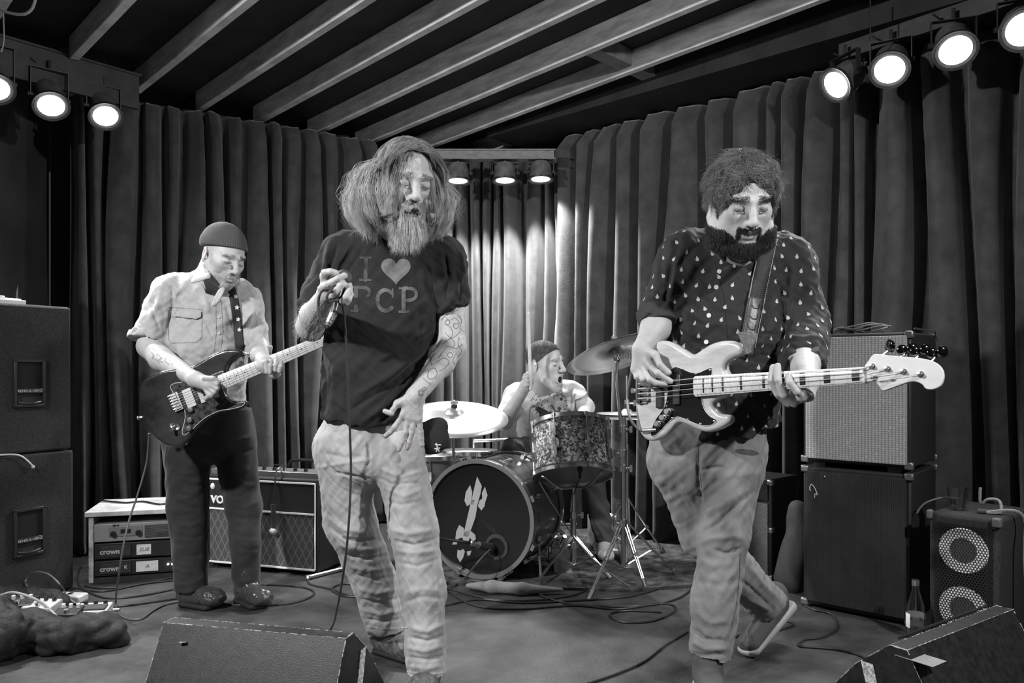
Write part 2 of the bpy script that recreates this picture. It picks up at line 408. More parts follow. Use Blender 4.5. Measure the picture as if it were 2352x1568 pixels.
jl = ['first pale timber joist at the far left of the ceiling', 'pale joist ending above the left lamp board', 'pale joist whose low end meets the corner of the left lamp board',
      'pale joist meeting the left curtain just right of the lamp board', 'pale joist meeting the left curtain above the beanie guitarist', 'pale joist ending above the gap between guitarist and singer',
      'pale joist ending just left of the singer\'s head', 'pale joist ending behind the singer\'s crown', 'rightmost long joist, ending over the rear lamp bar beside the dark soffit']
for o, l in zip([o for o in COL.objects if o.name.startswith('ceiling_joist')], jl): tag(o, l, 'joist', 'ceiling joists')
Mblk = mat('dull_blocking_timber', .16, .7, var=(8, .3))
for px, py, c, w in ((1700, 28, 3.27, .34), (1800, 85, 3.66, .36)):
    t = {3.27: 2.06, 3.66: 2.06}[c]; p = jp(c, t); b = MB(); b.box(p+e3*.06+e2*.02, .09, w-.02, .09, e1, e2, e3)
    tag(b.build('timber_blocking', Mblk, smooth=False, bevel=.002), 'short timber block between two joists, '+('upper of the pair near the right lamps' if c < 3.5 else 'lower of the pair, beside the dark soffit'), 'timber block', 'blocking between joists')
# dark soffit running above the right curtain
d = Vector((.733, -.68, 0)).normalized(); n = Vector((-d.y, d.x, 0))
b = MB(); b.box(Vector((.05, 5.45, 0))+d*2.3-n*.02+Vector((0, 0, 2.76)), 4.7, .5, .26, d, n, (0, 0, 1)); tag(b.build('trim_1', Mboard, smooth=False), kind='structure')
# ------------------------------------------------------------------ curtains
def curtain(name, path, z0, z1, per, amp, seed, label, flare=.35, header=.12):
    P = [Vector(p) for p in spline([(x, y, 0) for x, y in path], 10)]; L = [0]
    for a, c in zip(P[:-1], P[1:]): L.append(L[-1]+(c-a).length)
    L = np.array(L); A = np.array([tuple(p) for p in P]); S = np.arange(0, L[-1], .008); X = np.interp(S, L, A[:, 0]); Y = np.interp(S, L, A[:, 1])
    tx = np.gradient(X); ty = np.gradient(Y); q = np.hypot(tx, ty); nx, ny = ty/q, -tx/q; r = np.random.default_rng(seed)
    nf = int(L[-1]/per)+3; w = np.cumsum(r.uniform(.55, 1.55, nf)); w = w/w[-1]*L[-1]*1.02; ph = np.interp(S, np.r_[0, w], np.arange(nf+1)); am = np.interp(S, np.r_[0, w], r.uniform(.6, 1.25, nf+1))
    Z = np.r_[np.linspace(z0, z1-header, 34)[:-1], np.linspace(z1-header, z1, 6)]; V = []
    for z in Z:
        f = (z-z0)/(z1-z0); drift = .28*np.sin(ph*.9+f*2.4+seed)*(1-f)+.1*np.sin(ph*2.3+f*5)
        u = np.abs(np.sin(PI*(ph+drift))); prof = .80*np.clip(u*2.1-.30, 0, 1)+.30*u*u; a = 1.25*amp*am*(1+flare*(1-f))
        if z > z1-header: a = a*(.55+.45*(z1-z)/header)
        dd = a*prof+.012*np.sin(S*31+f*4)-amp*.5
        hem = .012*np.sin(ph*PI)**2
        V.append(np.stack([X+nx*dd, Y+ny*dd, np.full_like(X, z)-(hem if z == Z[-1] else 0)], 1))
    V = np.concatenate(V); m = len(S); k = len(Z); I = np.arange(m*k).reshape(k, m); F = np.stack([I[:-1, :-1], I[:-1, 1:], I[1:, 1:], I[1:, :-1]], -1).reshape(-1, 4)
    o = npmesh(name, V, F, Mcurt); s = o.modifiers.new('cloth', 'SOLIDIFY'); s.thickness = .004
    return tag(o, label, 'curtain')
curtain('stage_curtain', [(-2.50, 4.34), (-2.38, 4.42), (-2.1, 4.52), (-1.55, 4.86), (-1.0, 5.22), (-.95, 5.27)], .015, 2.6, .150, .13, 3, 'long dark pleated curtain hanging behind the guitarist in the beanie')
curtain('stage_curtain', [(-.97, 5.3), (-.5, 5.42), (.0, 5.42), (.38, 5.32)], .015, 2.56, .135, .12, 5, 'pleated curtain in the rear corner, spotlit behind the drummer')
curtain('stage_curtain', [(.36, 5.32), (.9, 4.80), (1.7, 4.06), (2.4, 3.42), (3.1, 2.8)], .015, 2.63, .18, .15, 9, 'long dark pleated curtain along the right wall behind the bassist', flare=.5)
# ------------------------------------------------------------------ lamp boards and lamps
Mcan = mat('painted_lamp_can', .10, .45, 0, var=(20, .3)); Mlens = mat('glowing_lens', .9, .3, emit=28.); Mlensb = mat('dimmer_glowing_lens', .9, .3, emit=9.)
b = MB(); A = Vector((-2.05, 4.2, 0)); B = Vector((-2.68, 3.45, 0)); d = (B-A).normalized(); n = Vector((-d.y, d.x, 0))
b.box((A+B)/2+Vector((0, 0, 2.545)), (A-B).length, .03, .18, d, n, (0, 0, 1)); b.box((A+B)/2+Vector((0, 0, 2.64)), (A-B).length+.02, .05, .012, d, n, (0, 0, 1))
tag(b.build('lamp_board', mat('black_board', .03, .6, var=(12, .3)), smooth=False, bevel=.002), 'black board holding the stage lamps at upper left', 'lamp board')
b = MB(); b.box(at(1098, 357, 4.95), .98, .06, .065); b.box(at(1098, 347, 4.95), 1.0, .08, .01); b.box(at(1098, 367, 4.95), 1.0, .08, .008)
tag(b.build('lamp_beam', mat('grey_painted_beam', .16, .55, var=(30, .3), stretch=(1, 1, 8)), smooth=False, bevel=.002), 'grey grooved beam carrying the three rear lamps', 'beam')
b = MB(); P0 = Vector((1.62, 3.78, 2.62)); P1 = Vector((2.25, 3.0, 2.62)); b.box((P0+P1)/2, (P0-P1).length, .04, .14, P1-P0, Vector((-(P1-P0).y, (P1-P0).x, 0)), (0, 0, 1))
tag(b.build('lamp_board', mat('black_board', .03), smooth=False, bevel=.002), 'dark board above the row of bright lamps at upper right', 'lamp board')
def can_lamp(c, direction, label, top, lens_r=.062, L=.16, group='stage lamps', power=30, ang=75, dim=False):
    c = Vector(c); d = Vector(direction).normalized(); t = thing('stage_lamp', c, label, 'stage lamp', group); x, y, z = frame(d)
    m = MB(); r = lens_r+.012
    m.lathe([(lens_r-.002, -.004), (r, 0), (r, -.03), (r-.006, -.04), (r-.006, -L*.7), (r*.72, -L*.95), (0, -L)], c, d, 24); m.build('can_body', Mcan, t)
    m = MB(); m.lathe([(0, -.002), (lens_r*.6, .0), (lens_r, -.005)], c, d, 24); m.build('lens', Mlensb if dim else Mlens, t)
    m = MB(); m.lathe([(r+.001, .0), (r+.011, .004), (r+.011, -.012), (r+.001, -.012)], c, d, 24); m.build('filter_frame', mat('dark_steel', .05, .4, .6), t)
    piv = c-d*L*.45; up = Vector((0, 0, 1)); sx = d.cross(up).normalized(); tp = Vector((piv.x, piv.y, top)); m = MB()
    for s in (-1, 1): m.box((piv+sx*s*(r+.008)+tp+sx*s*(r+.008))/2, .004, .028, (tp-piv).length, sx, d.cross(sx) if False else up.cross(sx), up); m.cyl(piv+sx*s*(r-.005), piv+sx*s*(r+.02), .012, n=10)
    m.box(tp, 2*(r+.01), .028, .004, sx, up.cross(sx), up); m.cyl(tp, tp+up*.05, .008, n=8); m.build('yoke', mat('dark_steel', .05, .4, .6), t)
    m = MB(); m.tube([c-d*L, c-d*(L+.05)+up*.03, tp+sx*.05+d*-.03, tp+up*.04+sx*.08], .004, 6, smooth=5); m.build('power_lead', mblack(), t)
    s = spot('stage_lamp_beam', c+d*.015, c+d, power, ang, .35, lens_r*.8); s.parent = t; s.matrix_parent_inverse = Matrix.Translation(-c); return t
lamp_l = [((118, 244, 3.80), 'middle of the three lamps on the upper left board'), ((243, 268, 4.02), 'lamp at the right end of the upper left board'), ((-12, 205, 3.5), 'lamp cut off by the left picture edge')]
for (x, y, Y), l in lamp_l: can_lamp(at(x, y, Y), (.42, -.45, -.75), l, 2.53, power=95, ang=95)
for x, y, l in ((1052, 417, 'left one of the three lamps under the rear beam'), (1160, 416, 'middle one of the three lamps under the rear beam'), (1242, 413, 'right one of the three lamps under the rear beam')):
    can_lamp(at(x, y, 4.95), (0, -.06, -.95), l, 2.36, L=.12, power=120, ang=132, dim=True)
for x, y, Y, dr, l, pw in ((1918, 196, 3.68, (-.75, -.25, -.55), 'lamp turned furthest left in the upper right row', 60), (2043, 161, 3.49, (-.40, -.62, -.70), 'second lamp from the left in the upper right row', 45),
                      (2195, 117, 3.28, (-.22, -.60, -.68), 'big glaring lamp in the upper right row above the bass cabinets', 50), (2352, 68, 3.09, (-.35, -.7, -.5), 'glaring lamp cut off by the right picture edge', 50)):
    can_lamp(at(x, y, Y), dr, l, 2.55, lens_r=.066, power=pw, ang=95)
# wires near the ceiling
b = MB(); b.tube([at(-10, 8, 3.2), at(10, 26, 3.2), at(50, 33, 3.2), at(72, 22, 3.2), at(82, -4, 3.2)], .006, 8, smooth=6); b.tube([at(7, 24, 3.2), at(9, 90, 3.2), at(3, 118, 3.2)], .003, 6, smooth=4)
tag(b.build('ceiling_wire', mat('pale_wire', .3, .5)), 'loose pale wire looping in the upper left corner', 'wire')
b = MB(); b.tube([at(1999, -10, 3.4), at(1999, 96, 3.4)], .003, 6); tag(b.build('ceiling_wire', mblack()), 'straight dark wire hanging down beside the right joist', 'wire')
b = MB(); b.tube([at(38, 395, 4.3), at(37, 545, 4.3), at(36, 700, 4.25)], .012, 8); tag(b.build('wall_conduit', mat('pale_wire', .3, .5)), 'pale vertical conduit on the dark left wall above the loudspeakers', 'conduit')

# ================================================================== AMPLIFIERS AND LOUDSPEAKERS
def basis(A, B):   # front bottom-left and bottom-right corners of a cabinet -> axes
    u = (Vector(B)-Vector(A)); W = u.length; u.normalize(); n = Vector((-u.y, u.x, 0)); return u, n, Vector((0, 0, 1)), W   # n points away from the viewer
Mtolex = mat('black_tolex', .014, .55, bump=(500, .3)); Mcarp = mat('black_speaker_carpet', .03, .95, bump=(350, .8), var=(120, .35))
# PA loudspeakers on the left
pu = Vector((.49, .87, 0)).normalized(); pn = Vector((-pu.y, pu.x, 0)); PR = Vector((-2.07, 3.6, 0)); z = Vector((0, 0, 1))
def pa(z0, z1, label, dx):
    t = thing('loudspeaker', PR-pu*.35+pn*.3+z*z0, label, 'loudspeaker', 'stacked black loudspeakers'); R0 = PR+pu*dx
    m = MB(); m.box(R0-pu*.35+pn*.27+z*(z0+z1)/2, .7, .54, z1-z0, pu, pn, z); m.build('cabinet', Mcarp, t, bevel=.012)
    c = onp(66, 865, R0-pn*.0, pn); c = Vector((c.x, c.y, z0+(z1-z0)*.47)); f = MB()
    for s in (-1, 1): f.box(c+pu*s*.062-pn*.004, .014, .02, .215, pu, pn, z); f.box(c+z*s*.1-pn*.004, .14, .02, .014, pu, pn, z)
    f.build('handle_frame', mat('handle_plastic', .03, .3), t, bevel=.003)
    f = MB(); f.box(c+pn*-.001+z*.03, .11, .004, .115, pu, pn, z); f.build('handle_recess', mat('recess_black', .004, .8), t)
    f = MB(); f.box(c-pn*.006-z*.035, .11, .014, .022, pu, pn, z); f.tube([c-pn*.004-pu*.05-z*.085, c-pn*.016-z*.09, c-pn*.004+pu*.05-z*.085], .008, 8, smooth=4); f.build('handle_grip', mat('handle_plastic', .03, .3), t, bevel=.002)
    text('RENKUS-HEINZ', 'badge_lettering', .0155, c-pn*.0145-z*.035, pu, z, mat('silver_print', .5, .4), t)
    return t
pa(.0, .655, 'lower of the two stacked black loudspeakers at the left edge', .012); pa(.66, 1.325, 'upper of the two stacked black loudspeakers, with the white tray on top', 0)
b = MB(); c = PR-pu*.26+pn*.13+z*1.337; b.box(c, .2, .10, .022, pu, pn, z); b.box(c+z*.014, .17, .08, .008, pu, pn, z); b.box(c-pn*.03+z*.02, .03, .02, .012, pu, pn, z)
tag(b.build('power_strip', mat('off_white_plastic', .6, .4), bevel=.003), 'small white power box lying on top of the left loudspeakers', 'power box')
b = MB(); b.tube([PR-pu*.33-pn*.008+z*.664, PR-pu*.24-pn*.012+z*.655, PR-pu*.18-pn*.012+z*.60], .004, 6, smooth=5); b.ball(PR-pu*.18-pn*.012+z*.597, .008, 8)
tag(b.build('cord_end', mat('off_white_plastic', .6, .4)), 'short white cord poking out between the two left loudspeakers', 'cord')
# power amplifier rack
A = Vector((-2.045, 3.70, 0)); B = Vector((-1.64, 3.815, 0)); u, n, z, W = basis(A, B); D = .36
t = thing('amplifier_rack', (A+B)/2+n*D/2, 'battered white-topped rack case of power amplifiers behind the guitarist\'s left leg', 'rack case')
H = .345
Mrack = mat('worn_white_paint', .42, .7, bump=(30, .3), var=(14, .6))
m = MB(); m.box((A+B)/2+n*D/2+z*(H-.012), W+.03, D+.02, .024, u, n, z); m.build('rack_top', mat('scuffed_white_lid', .55, .7, var=(7, .35)), t, bevel=.003)
for s, P in ((1, A), (-1, B)):
    m = MB(); m.box(P+u*s*.011+n*D/2+z*(H-.024)/2, .022, D, H-.024, u, n, z); m.build('side_panel', Mrack, t, bevel=.002)
m = MB(); m.box((A+B)/2+n*D/2+z*.012, W-.044, D, .024, u, n, z); m.box((A+B)/2+n*(D-.01)+z*H/2, W-.044, .012, H-.05, u, n, z); m.build('rack_floor', mat('black_board', .03), t)
def ampface(z0, z1, m_, off, nm): 
    m = MB(); m.box((A+B)/2+n*(.17+off)+z*(z0+z1)/2, W-.05, .34, z1-z0-.004, u, n, z); return m.build(nm, m_, t, bevel=.003)
Mg = mat('silver_amp_face', .34, .45, .3); Mk = mat('black_amp_face', .025, .4); Mwp = mat('silver_print', .5, .4)
fr = lambda s, zz, o=0: A+u*s+z*zz+n*o
p1 = ampface(.195, .285, Mg, -.005, 'amplifier_unit'); p2 = ampface(.11, .19, Mk, 0, 'amplifier_unit'); p3 = ampface(.028, .105, Mk, 0, 'amplifier_unit')
m = MB(); m.box(fr(.325, .24, -.008), .15, .006, .06, u, n, z); m.build('vent_panel', mat('grille_dark', .05, .5, wave=(60, .8, 'Z')), p1, bevel=.002)
m = MB(); m.box(fr(.165, .245, -.008), .045, .004, .02, u, n, z); m.build('display', mblack(), p1)
m = MB(); m.box(fr(.165, .245, -.0065), .15, .004, .05, u, n, z); m.build('control_plate', mat('amp_plate', .2, .4), p1, bevel=.002)
for s in (.11, .222): m = MB(); m.cyl(fr(s, .235, -.008), fr(s, .235, -.022), .014, .012, 16); m.build('knob', mblack(), p1)
for q, zz in ((p2, .15), (p3, .067)):
    m = MB(); m.box(fr(.12, zz, -.003), .14, .008, .055, u, n, z); m.build('grille_inset', mat('grille_dark', .05, .5, wave=(60, .8, 'Z')), q, bevel=.004)
    text('crown', 'lettering', .034, fr(.095, zz-.002, -.0085), u, z, Mwp, q, bold=.001)
text('crown', 'lettering', .024, fr(.33, .242, -.0125), u, z, mat('dim_print', .12, .5), p1); text('XLS', 'lettering', .017, fr(.12, .272, -.007), u, z, mblack(), p1, bold=.001)
for zz, s, w, tx, q in ((.15, .245, .065, 'SUB', p2), (.067, .26, .10, 'A', p3)):
    m = MB(); m.box(fr(s, zz, -.0035), w, .002, .05, u, n, z); m.build('paper_label', mat('white_tape', .75, .8, var=(60, .1)), q); text(tx, 'handwriting', .026, fr(s, zz, -.0052), u, z, mat('grey_ink', .25, .7), q, shear=.3)
text('K', 'lettering', .020, fr(.165, .069, -.0085), u, z, Mwp, p3, bold=.001)
for s in (.355, .375): m = MB(); m.ball(fr(s, .07, -.008), .005, 8); m.build('indicator_light', Mlensb, p3)
b = MB(); b.tube([fr(-.02, H+.008, .30), fr(.12, H+.006, .2), fr(.2, H+.005, .22), fr(.3, H+.006, .1), fr(.36, H+.006, .16), fr(.41, H+.004, .3)], .005, 6, smooth=6)
tag(b.build('cable', mblack()), 'thin cable lying over the lid of the amplifier rack', 'cable')
# combo amp with diamond grille
A = Vector((-1.60, 4.02, .015)); B = Vector((-.965, 3.82, .015)); u, n, z, W = basis(A, B); H = .47; D = .27
t = thing('guitar_amplifier', (A+B)/2+n*D/2, 'wide combo amplifier with diamond grille and white piping behind the guitarist', 'guitar amplifier')
fr = lambda s, zz, o=0: A+u*s+z*zz+n*o
m = MB(); m.box(fr(W/2, H/2, D/2), W, D, H, u, n, z); m.build('cabinet', Mtolex, t, bevel=.012)
m = MB(); m.box(fr(W/2, .155, -.004), W-.05, .012, .27, u, n, z); 
Mdia = mat('diamond_grille_cloth', .10, .85)
nt = Mdia.node_tree; tc = nt.nodes.new('ShaderNodeTexCoord'); mx = []
for sg in (1, -1):
    dt = nt.nodes.new('ShaderNodeVectorMath'); dt.operation = 'DOT_PRODUCT'; w_ = (u*1.0+Vector((0, 0, sg*.55)))*2*PI/.042; dt.inputs[1].default_value = w_; nt.links.new(tc.outputs['Object'], dt.inputs[0])
    s_ = nt.nodes.new('ShaderNodeMath'); s_.operation = 'SINE'; nt.links.new(dt.outputs['Value'], s_.inputs[0]); mx.append(s_)
mm = nt.nodes.new('ShaderNodeMath'); mm.operation = 'MAXIMUM'; nt.links.new(mx[0].outputs[0], mm.inputs[0]); nt.links.new(mx[1].outputs[0], mm.inputs[1])
rp = nt.nodes.new('ShaderNodeValToRGB'); rp.color_ramp.elements[0].position = .82; rp.color_ramp.elements[1].position = .97; rp.color_ramp.elements[0].color = (.07, .07, .07, 1); rp.color_ramp.elements[1].color = (.15, .15, .15, 1)
nt.links.new(mm.outputs[0], rp.inputs[0]); nt.links.new(rp.outputs[0], nt.nodes['Principled BSDF'].inputs['Base Color'])
m.build('grille_cloth', Mdia, t)
m = MB(); m.box(fr(W/2, .375, -.004), W-.05, .012, .15, u, n, z); m.build('upper_panel', mat('black_grille_cloth', .02, .9, bump=(300, .3)), t)
m = MB()
for zz in (.018, .295, H-.022): m.box(fr(W/2, zz, -.012), W-.03, .007, .009, u, n, z)
for s in (.012, W-.012): m.box(fr(s, H/2, -.012), .006, .006, H-.04, u, n, z)
m.build('piping', mat('white_piping', .8, .4), t, bevel=.001)
text('VOX', 'lettering', .055, fr(.095, .34, -.013), u, z, mat('white_piping', .8, .4), t, depth=.003, bold=.0015)
m = MB(); m.box(fr(W/2, H+.012, .09), W-.02, .14, .03, u, n, z); m.build('control_panel', mat('brushed_panel', .3, .35, .7), t, bevel=.003)
for i in range(9): m = MB(); c = fr(.06+i*.062, H+.026, .06); m.cyl(c, c+z*.016, .011, .009, 12); m.build('knob', mblack() if i % 3 else mchrome(), t)
m = MB(); m.tube([fr(.36, H+.03, .2), fr(.38, H+.06, .2), fr(.46, H+.066, .2), fr(.54, H+.06, .2), fr(.56, H+.03, .2)], .009, 8, smooth=5); m.build('handle', mblack(), t)
for s in (.04, W-.04):
    for o in (.03, D-.03): m = MB(); c = fr(s, -.015, o); m.cyl(c, c+z*.02, .018, n=12); m.build('foot', mblack(), t)
for s, zz in ((.045, .41), (.10, .41)): m = MB(); c = fr(s, zz, -.01); m.ball(c, .013, 10, sc=(1, 1, 1.3)); m.build('jack_cap', mat('white_piping', .8, .4) if s < .05 else mblack(), t)
# microphone hanging over the front of that amp
t = thing('amplifier_microphone', fr(.43, .24, -.03), 'small microphone dangling by its cable in front of the combo amplifier', 'microphone')
m = MB(); c = fr(.43, .21, -.035); m.cyl(c, c+z*.13, .010, .014, 14); m.build('body', mat('mic_body', .06, .3), t)
m = MB(); m.ball(c-z*.006, .021, 14, sc=(1.1, 1, .9)); m.build('grille', mat('mic_grille', .5, .35, .8, bump=(900, .5)), t)
m = MB(); m.tube([c+z*.13, fr(.432, .40, -.028), fr(.43, H+.03, -.012), fr(.42, H+.05, .05), fr(.38, H+.045, .12), fr(.3, H+.04, .16)], .004, 6, smooth=6); m.build('cable', mblack(), t)
# short stand leg lying next to that amp
b = MB(); a = fl(706, 1326, .012); c = fl(790, 1305, .012); b.cyl(a, c, .010, n=10); b.ball(a, .015, 8)
tag(b.build('stand_leg', mchrome()), 'bright metal stand leg lying beside the combo amplifier', 'stand leg')
# tall bass stack
A = Vector((1.276, 3.358, 0)); B = Vector((1.602, 3.075, 0)); u, n, z, W = basis(A, B)
def cab(A, W, z0, z1, D, label, mgrille, group, frame_w=.018):
    t = thing('speaker_cabinet', A+u*W/2+n*D/2+z*z0, label, 'speaker cabinet', group); fr = lambda s, zz, o=0: A+u*s+z*zz+n*o
    m = MB(); m.box(fr(W/2, (z0+z1)/2, D/2), W, D, z1-z0, u, n, z); m.build('cabinet', Mtolex, t, bevel=.008)
    m = MB(); m.box(fr(W/2, (z0+z1)/2, -.006), W-2*frame_w, .014, z1-z0-2*frame_w, u, n, z); m.build('grille_cloth', mgrille, t, bevel=.003)
    for s in (.008, W-.008):
        for zz in (z0+.01, z1-.01):
            for o in (.004, D-.008): m = MB(); m.box(fr(s, zz, o), .034, .028, .030, u, n, z); m.build('corner_cap', mat('dull_metal_corner', .25, .35, .8), t, bevel=.006)
    return t, fr
Msp = mat('sparkle_grille_cloth', .34, .7)
nt = Msp.node_tree; tc = nt.nodes.new('ShaderNodeTexCoord')
def wv(vec, sc):
    dt = nt.nodes.new('ShaderNodeVectorMath'); dt.operation = 'DOT_PRODUCT'; dt.inputs[1].default_value = Vector(vec)*sc; nt.links.new(tc.outputs['Object'], dt.inputs[0])
    s_ = nt.nodes.new('ShaderNodeMath'); s_.operation = 'SINE'; nt.links.new(dt.outputs['Value'], s_.inputs[0]); return s_.outputs[0]
ml = nt.nodes.new('ShaderNodeMath'); ml.operation = 'ADD'; nt.links.new(wv(u, 2*PI/.013), ml.inputs[0]); nt.links.new(wv((0, 0, 1), 2*PI/.009), ml.inputs[1])
mr = nt.nodes.new('ShaderNodeMapRange'); mr.inputs[1].default_value = -1.8; mr.inputs[2].default_value = 1.6; mr.inputs[3].default_value = .16; mr.inputs[4].default_value = .42; nt.links.new(ml.outputs[0], mr.inputs[0])
vo = nt.nodes.new('ShaderNodeTexVoronoi'); vo.inputs['Scale'].default_value = 95; nt.links.new(tc.outputs['Object'], vo.inputs['Vector'])
lt = nt.nodes.new('ShaderNodeMath'); lt.operation = 'LESS_THAN'; lt.inputs[1].default_value = .14; nt.links.new(vo.outputs['Distance'], lt.inputs[0])
ad = nt.nodes.new('ShaderNodeMath'); ad.operation = 'MULTIPLY_ADD'; ad.inputs[1].default_value = .5; nt.links.new(lt.outputs[0], ad.inputs[0]); nt.links.new(mr.outputs[0], ad.inputs[2])
cc = nt.nodes.new('ShaderNodeCombineColor'); [nt.links.new(ad.outputs[0], cc.inputs[i]) for i in range(3)]; nt.links.new(cc.outputs[0], nt.nodes['Principled BSDF'].inputs['Base Color'])
Mdk = mat('dark_ribbed_grille', .026, .8, wave=(60, .9, 'X'), var=(5, .3))
t1, fr = cab(A, W, 0.012, .612, .42, 'lower bass cabinet with dark ribbed grille, under the pale-grilled one', Mdk, 'stacked bass cabinets')
m = MB(); m.tube([onp(x, y, fr(0, 0, -.015), -n) for x, y in ((1861, 1127), (1860, 1119), (1863, 1112), (1868, 1116), (1873, 1124), (1877, 1136), (1872, 1134), (1871, 1143))], .0022, 6, smooth=4); m.build('broken_badge', mat('silver_print', .5, .4), t1); m = MB(); m.ball(fr(.10, .575, -.015), .005, 8); m.build('screw', mchrome(), t1)
t2, fr = cab(A, W, .635, 1.185, .42, 'upper bass cabinet with pale sparkling grille cloth', Msp, 'stacked bass cabinets', .014)
m = MB(); m.tube([fr(W+.004, 1.2, .03), fr(W+.004, 1.2, .38)], .004, 6); m.tube([fr(W+.004, 1.2, .38), fr(W+.004, 1.17, .4)], .004, 6); m.build('edge_trim', mchrome(), t2)
for s in (.06, W-.07): m = MB(); m.box(fr(s, .624, .05), .05, .05, .025, u, n, z); m.build('foot', mblack(), t2)
b = MB(); rr = random.Random(3)
for k in range(5): b.tube([fr(.12+.2*j/5+rr.uniform(-.01, .01), 1.195+.007*k+.01*math.sin(j*1.3+k), .10+.02*math.sin(j+k)) for j in range(6)], .004, 6, smooth=4)
b.cyl(fr(.10, 1.205, .1), fr(.14, 1.215, .1), .009, n=8)
tag(b.build('coiled_cable', mat('worn_cable', .10, .4)), 'bundle of cables coiled on top of the pale-grilled bass cabinet', 'cable')
b = MB(); b.tube([fr(W+.02, .46, -.0), fr(W+.045, .50, .02), fr(W+.1, .525, .05), fr(W+.15, .525, .06)], .0035, 6, smooth=5); tag(b.build('cable', mat('worn_cable', .10, .4)), 'thin cable arching from the bass cabinet to the small speaker top', 'cable')
# small two-driver cabinet
A2 = Vector((1.615, 2.97, 0)); B2 = Vector((1.775, 2.79, 0)); u2, n2, z, W2 = basis(A2, B2); D = .38; H = .485
t = thing('bass_practice_cabinet', (A2+B2)/2+n2*D/2, 'small carpeted bass speaker with two round drivers behind a metal grille', 'speaker cabinet'); g = lambda s, zz, o=0: A2+u2*s+z*zz+n2*o
m = MB(); m.box(g(W2/2, H/2, D/2), W2, D, H, u2, n2, z); m.build('cabinet', Mcarp, t, bevel=.014)
m = MB(); m.box(g(W2/2, H/2-.005, -.002), W2-.045, .006, H-.06, u2, n2, z); m.build('baffle', mat('recess_black', .004, .8), t)
Msil = mat('silver_driver_ring', .85, .5); Mcone = mat('driver_cone', .12, .6)
for zz in (.355, .135):
    m = MB(); m.lathe([(.045, .0), (.048, .005), (.082, .005), (.085, 0)], g(W2/2+.003, zz, -.006), -n2, 28); m.lathe([(0, .001), (.045, .0015)], g(W2/2+.003, zz, -.006), -n2, 28, 1); m.build('speaker_driver', [Msil, Mcone], t)
# perforated metal grille: solid sheet pierced in a hexagonal pattern
m = MB(); pitch = .0108; hr = .0047; nx_ = int((W2-.05)/pitch); ny_ = int((H-.07)/(pitch*.866)); s0 = W2/2-nx_*pitch/2; z00 = .045
for j in range(ny_):
    for i in range(nx_):
        cx = s0+(i+.5*(j % 2)+.25)*pitch; cz = z00+j*pitch*.866; V_ = []
        for k in range(6): a = PI/6+k*PI/3; V_.append(g(cx+math.cos(a)*pitch*.577, cz+math.sin(a)*pitch*.577, -.015))
        for k in range(6): a = PI/6+k*PI/3; V_.append(g(cx+math.cos(a)*hr, cz+math.sin(a)*hr, -.015))
        m.add(V_, [(k, (k+1) % 6, 6+(k+1) % 6, 6+k) for k in range(6)])
o = m.build('metal_grille', mat('grille_black_metal', .02, .4, .3), t, smooth=False); s = o.modifiers.new('sheet', 'SOLIDIFY'); s.thickness = .0015
m = MB(); m.box(g(W2*.47, .052, -.018), .12, .004, .026, u2, n2, z); m.build('name_plate', mat('silver_plate', .6, .4), t, bevel=.001); text('HARTKE', 'lettering', .022, g(W2*.47, .052, -.0205), u2, z, mblack(), t, bold=.0012)
for s, w_ in ((W2-.008, .03), (.004, .02)): m = MB(); m.box(g(s, H-.01, .003), w_, .03, .035, u2, n2, z); m.build('corner_cap', mat('grey_plastic_corner', .12, .5), t, bevel=.006)
# glass of water, pouch and woven cord on it
Mgl = mat('clear_glass', .95, .02, trans=1., ior=1.45); Mwat = mat('water', .95, .0, trans=1., ior=1.33)
gp = g(.06, H, .13)
t = thing('water_glass', gp, 'short glass of water standing on the small bass speaker', 'glass')
m = MB(); m.lathe([(0, 0), (.030, 0), (.036, .085), (.0335, .085), (.028, .008), (0, .008)], gp+z*.001, (0, 0, 1), 28); m.build('tumbler', Mgl, t)
m = MB(); m.lathe([(0, .0085), (.0278, .0085), (.0310, .042), (0, .042)], gp+z*.001, (0, 0, 1), 28); m.build('water', Mwat, t)
b = MB(); b.box(g(.17, H+.008, .12), .075, .03, .014, u2+n2*.6, n2-u2*.6, z); tag(b.build('pouch', mat('grey_cloth', .06, .8), bevel=.005), 'small dark pouch on the small bass speaker beside the glass', 'pouch')
b = MB(); b.tube([g(.13, H+.09, .16), g(.13, H+.03, .16), g(.16, H+.05, .15), g(.2, H+.05, .14), g(.21, H+.012, .12), g(.17, H+.008, .10), g(.25, H+.02, .14), g(.28, H-.02, .16), g(.285, H-.12, .13), g(.30, .1, .12), g(.31, .01, .10)], .0055, 8, smooth=8)
Mrope = mat('woven_cord', .5, .8, wave=(120, 1., 'Z', 2)); tag(b.build('woven_cord', Mrope), 'pale woven cord hanging off the small bass speaker', 'cord')
# bottle
bp_ = fl(2103, 1466); t = thing('water_bottle', bp_, 'clear glass bottle with a label standing by the small bass speaker', 'bottle')
m = MB(); m.lathe([(0, 0), (.030, 0), (.033, .006), (.033, .105), (.029, .135), (.014, .185), (.0125, .215), (.0135, .222), (.0105, .222), (.0105, .19), (.026, .13), (.030, .10), (.030, .008), (0, .006)], bp_, (0, 0, 1), 28); m.build('bottle_glass', Mgl, t)
m = MB(); m.lathe([(0, .0065), (.0298, .0085), (.0298, .075), (0, .075)], bp_, (0, 0, 1), 28); m.build('water', Mwat, t)
m = MB(); m.lathe([(.0332, .045), (.0337, .046), (.0337, .098), (.0332, .099)], bp_, (0, 0, 1), 28, a0=1.2, a1=5.2); m.build('paper_label', mat('white_tape', .75, .8), t)
m = MB(); m.lathe([(.0142, .205), (.0142, .226), (.0, .228)], bp_, (0, 0, 1), 16); m.build('cap', mchrome(), t)
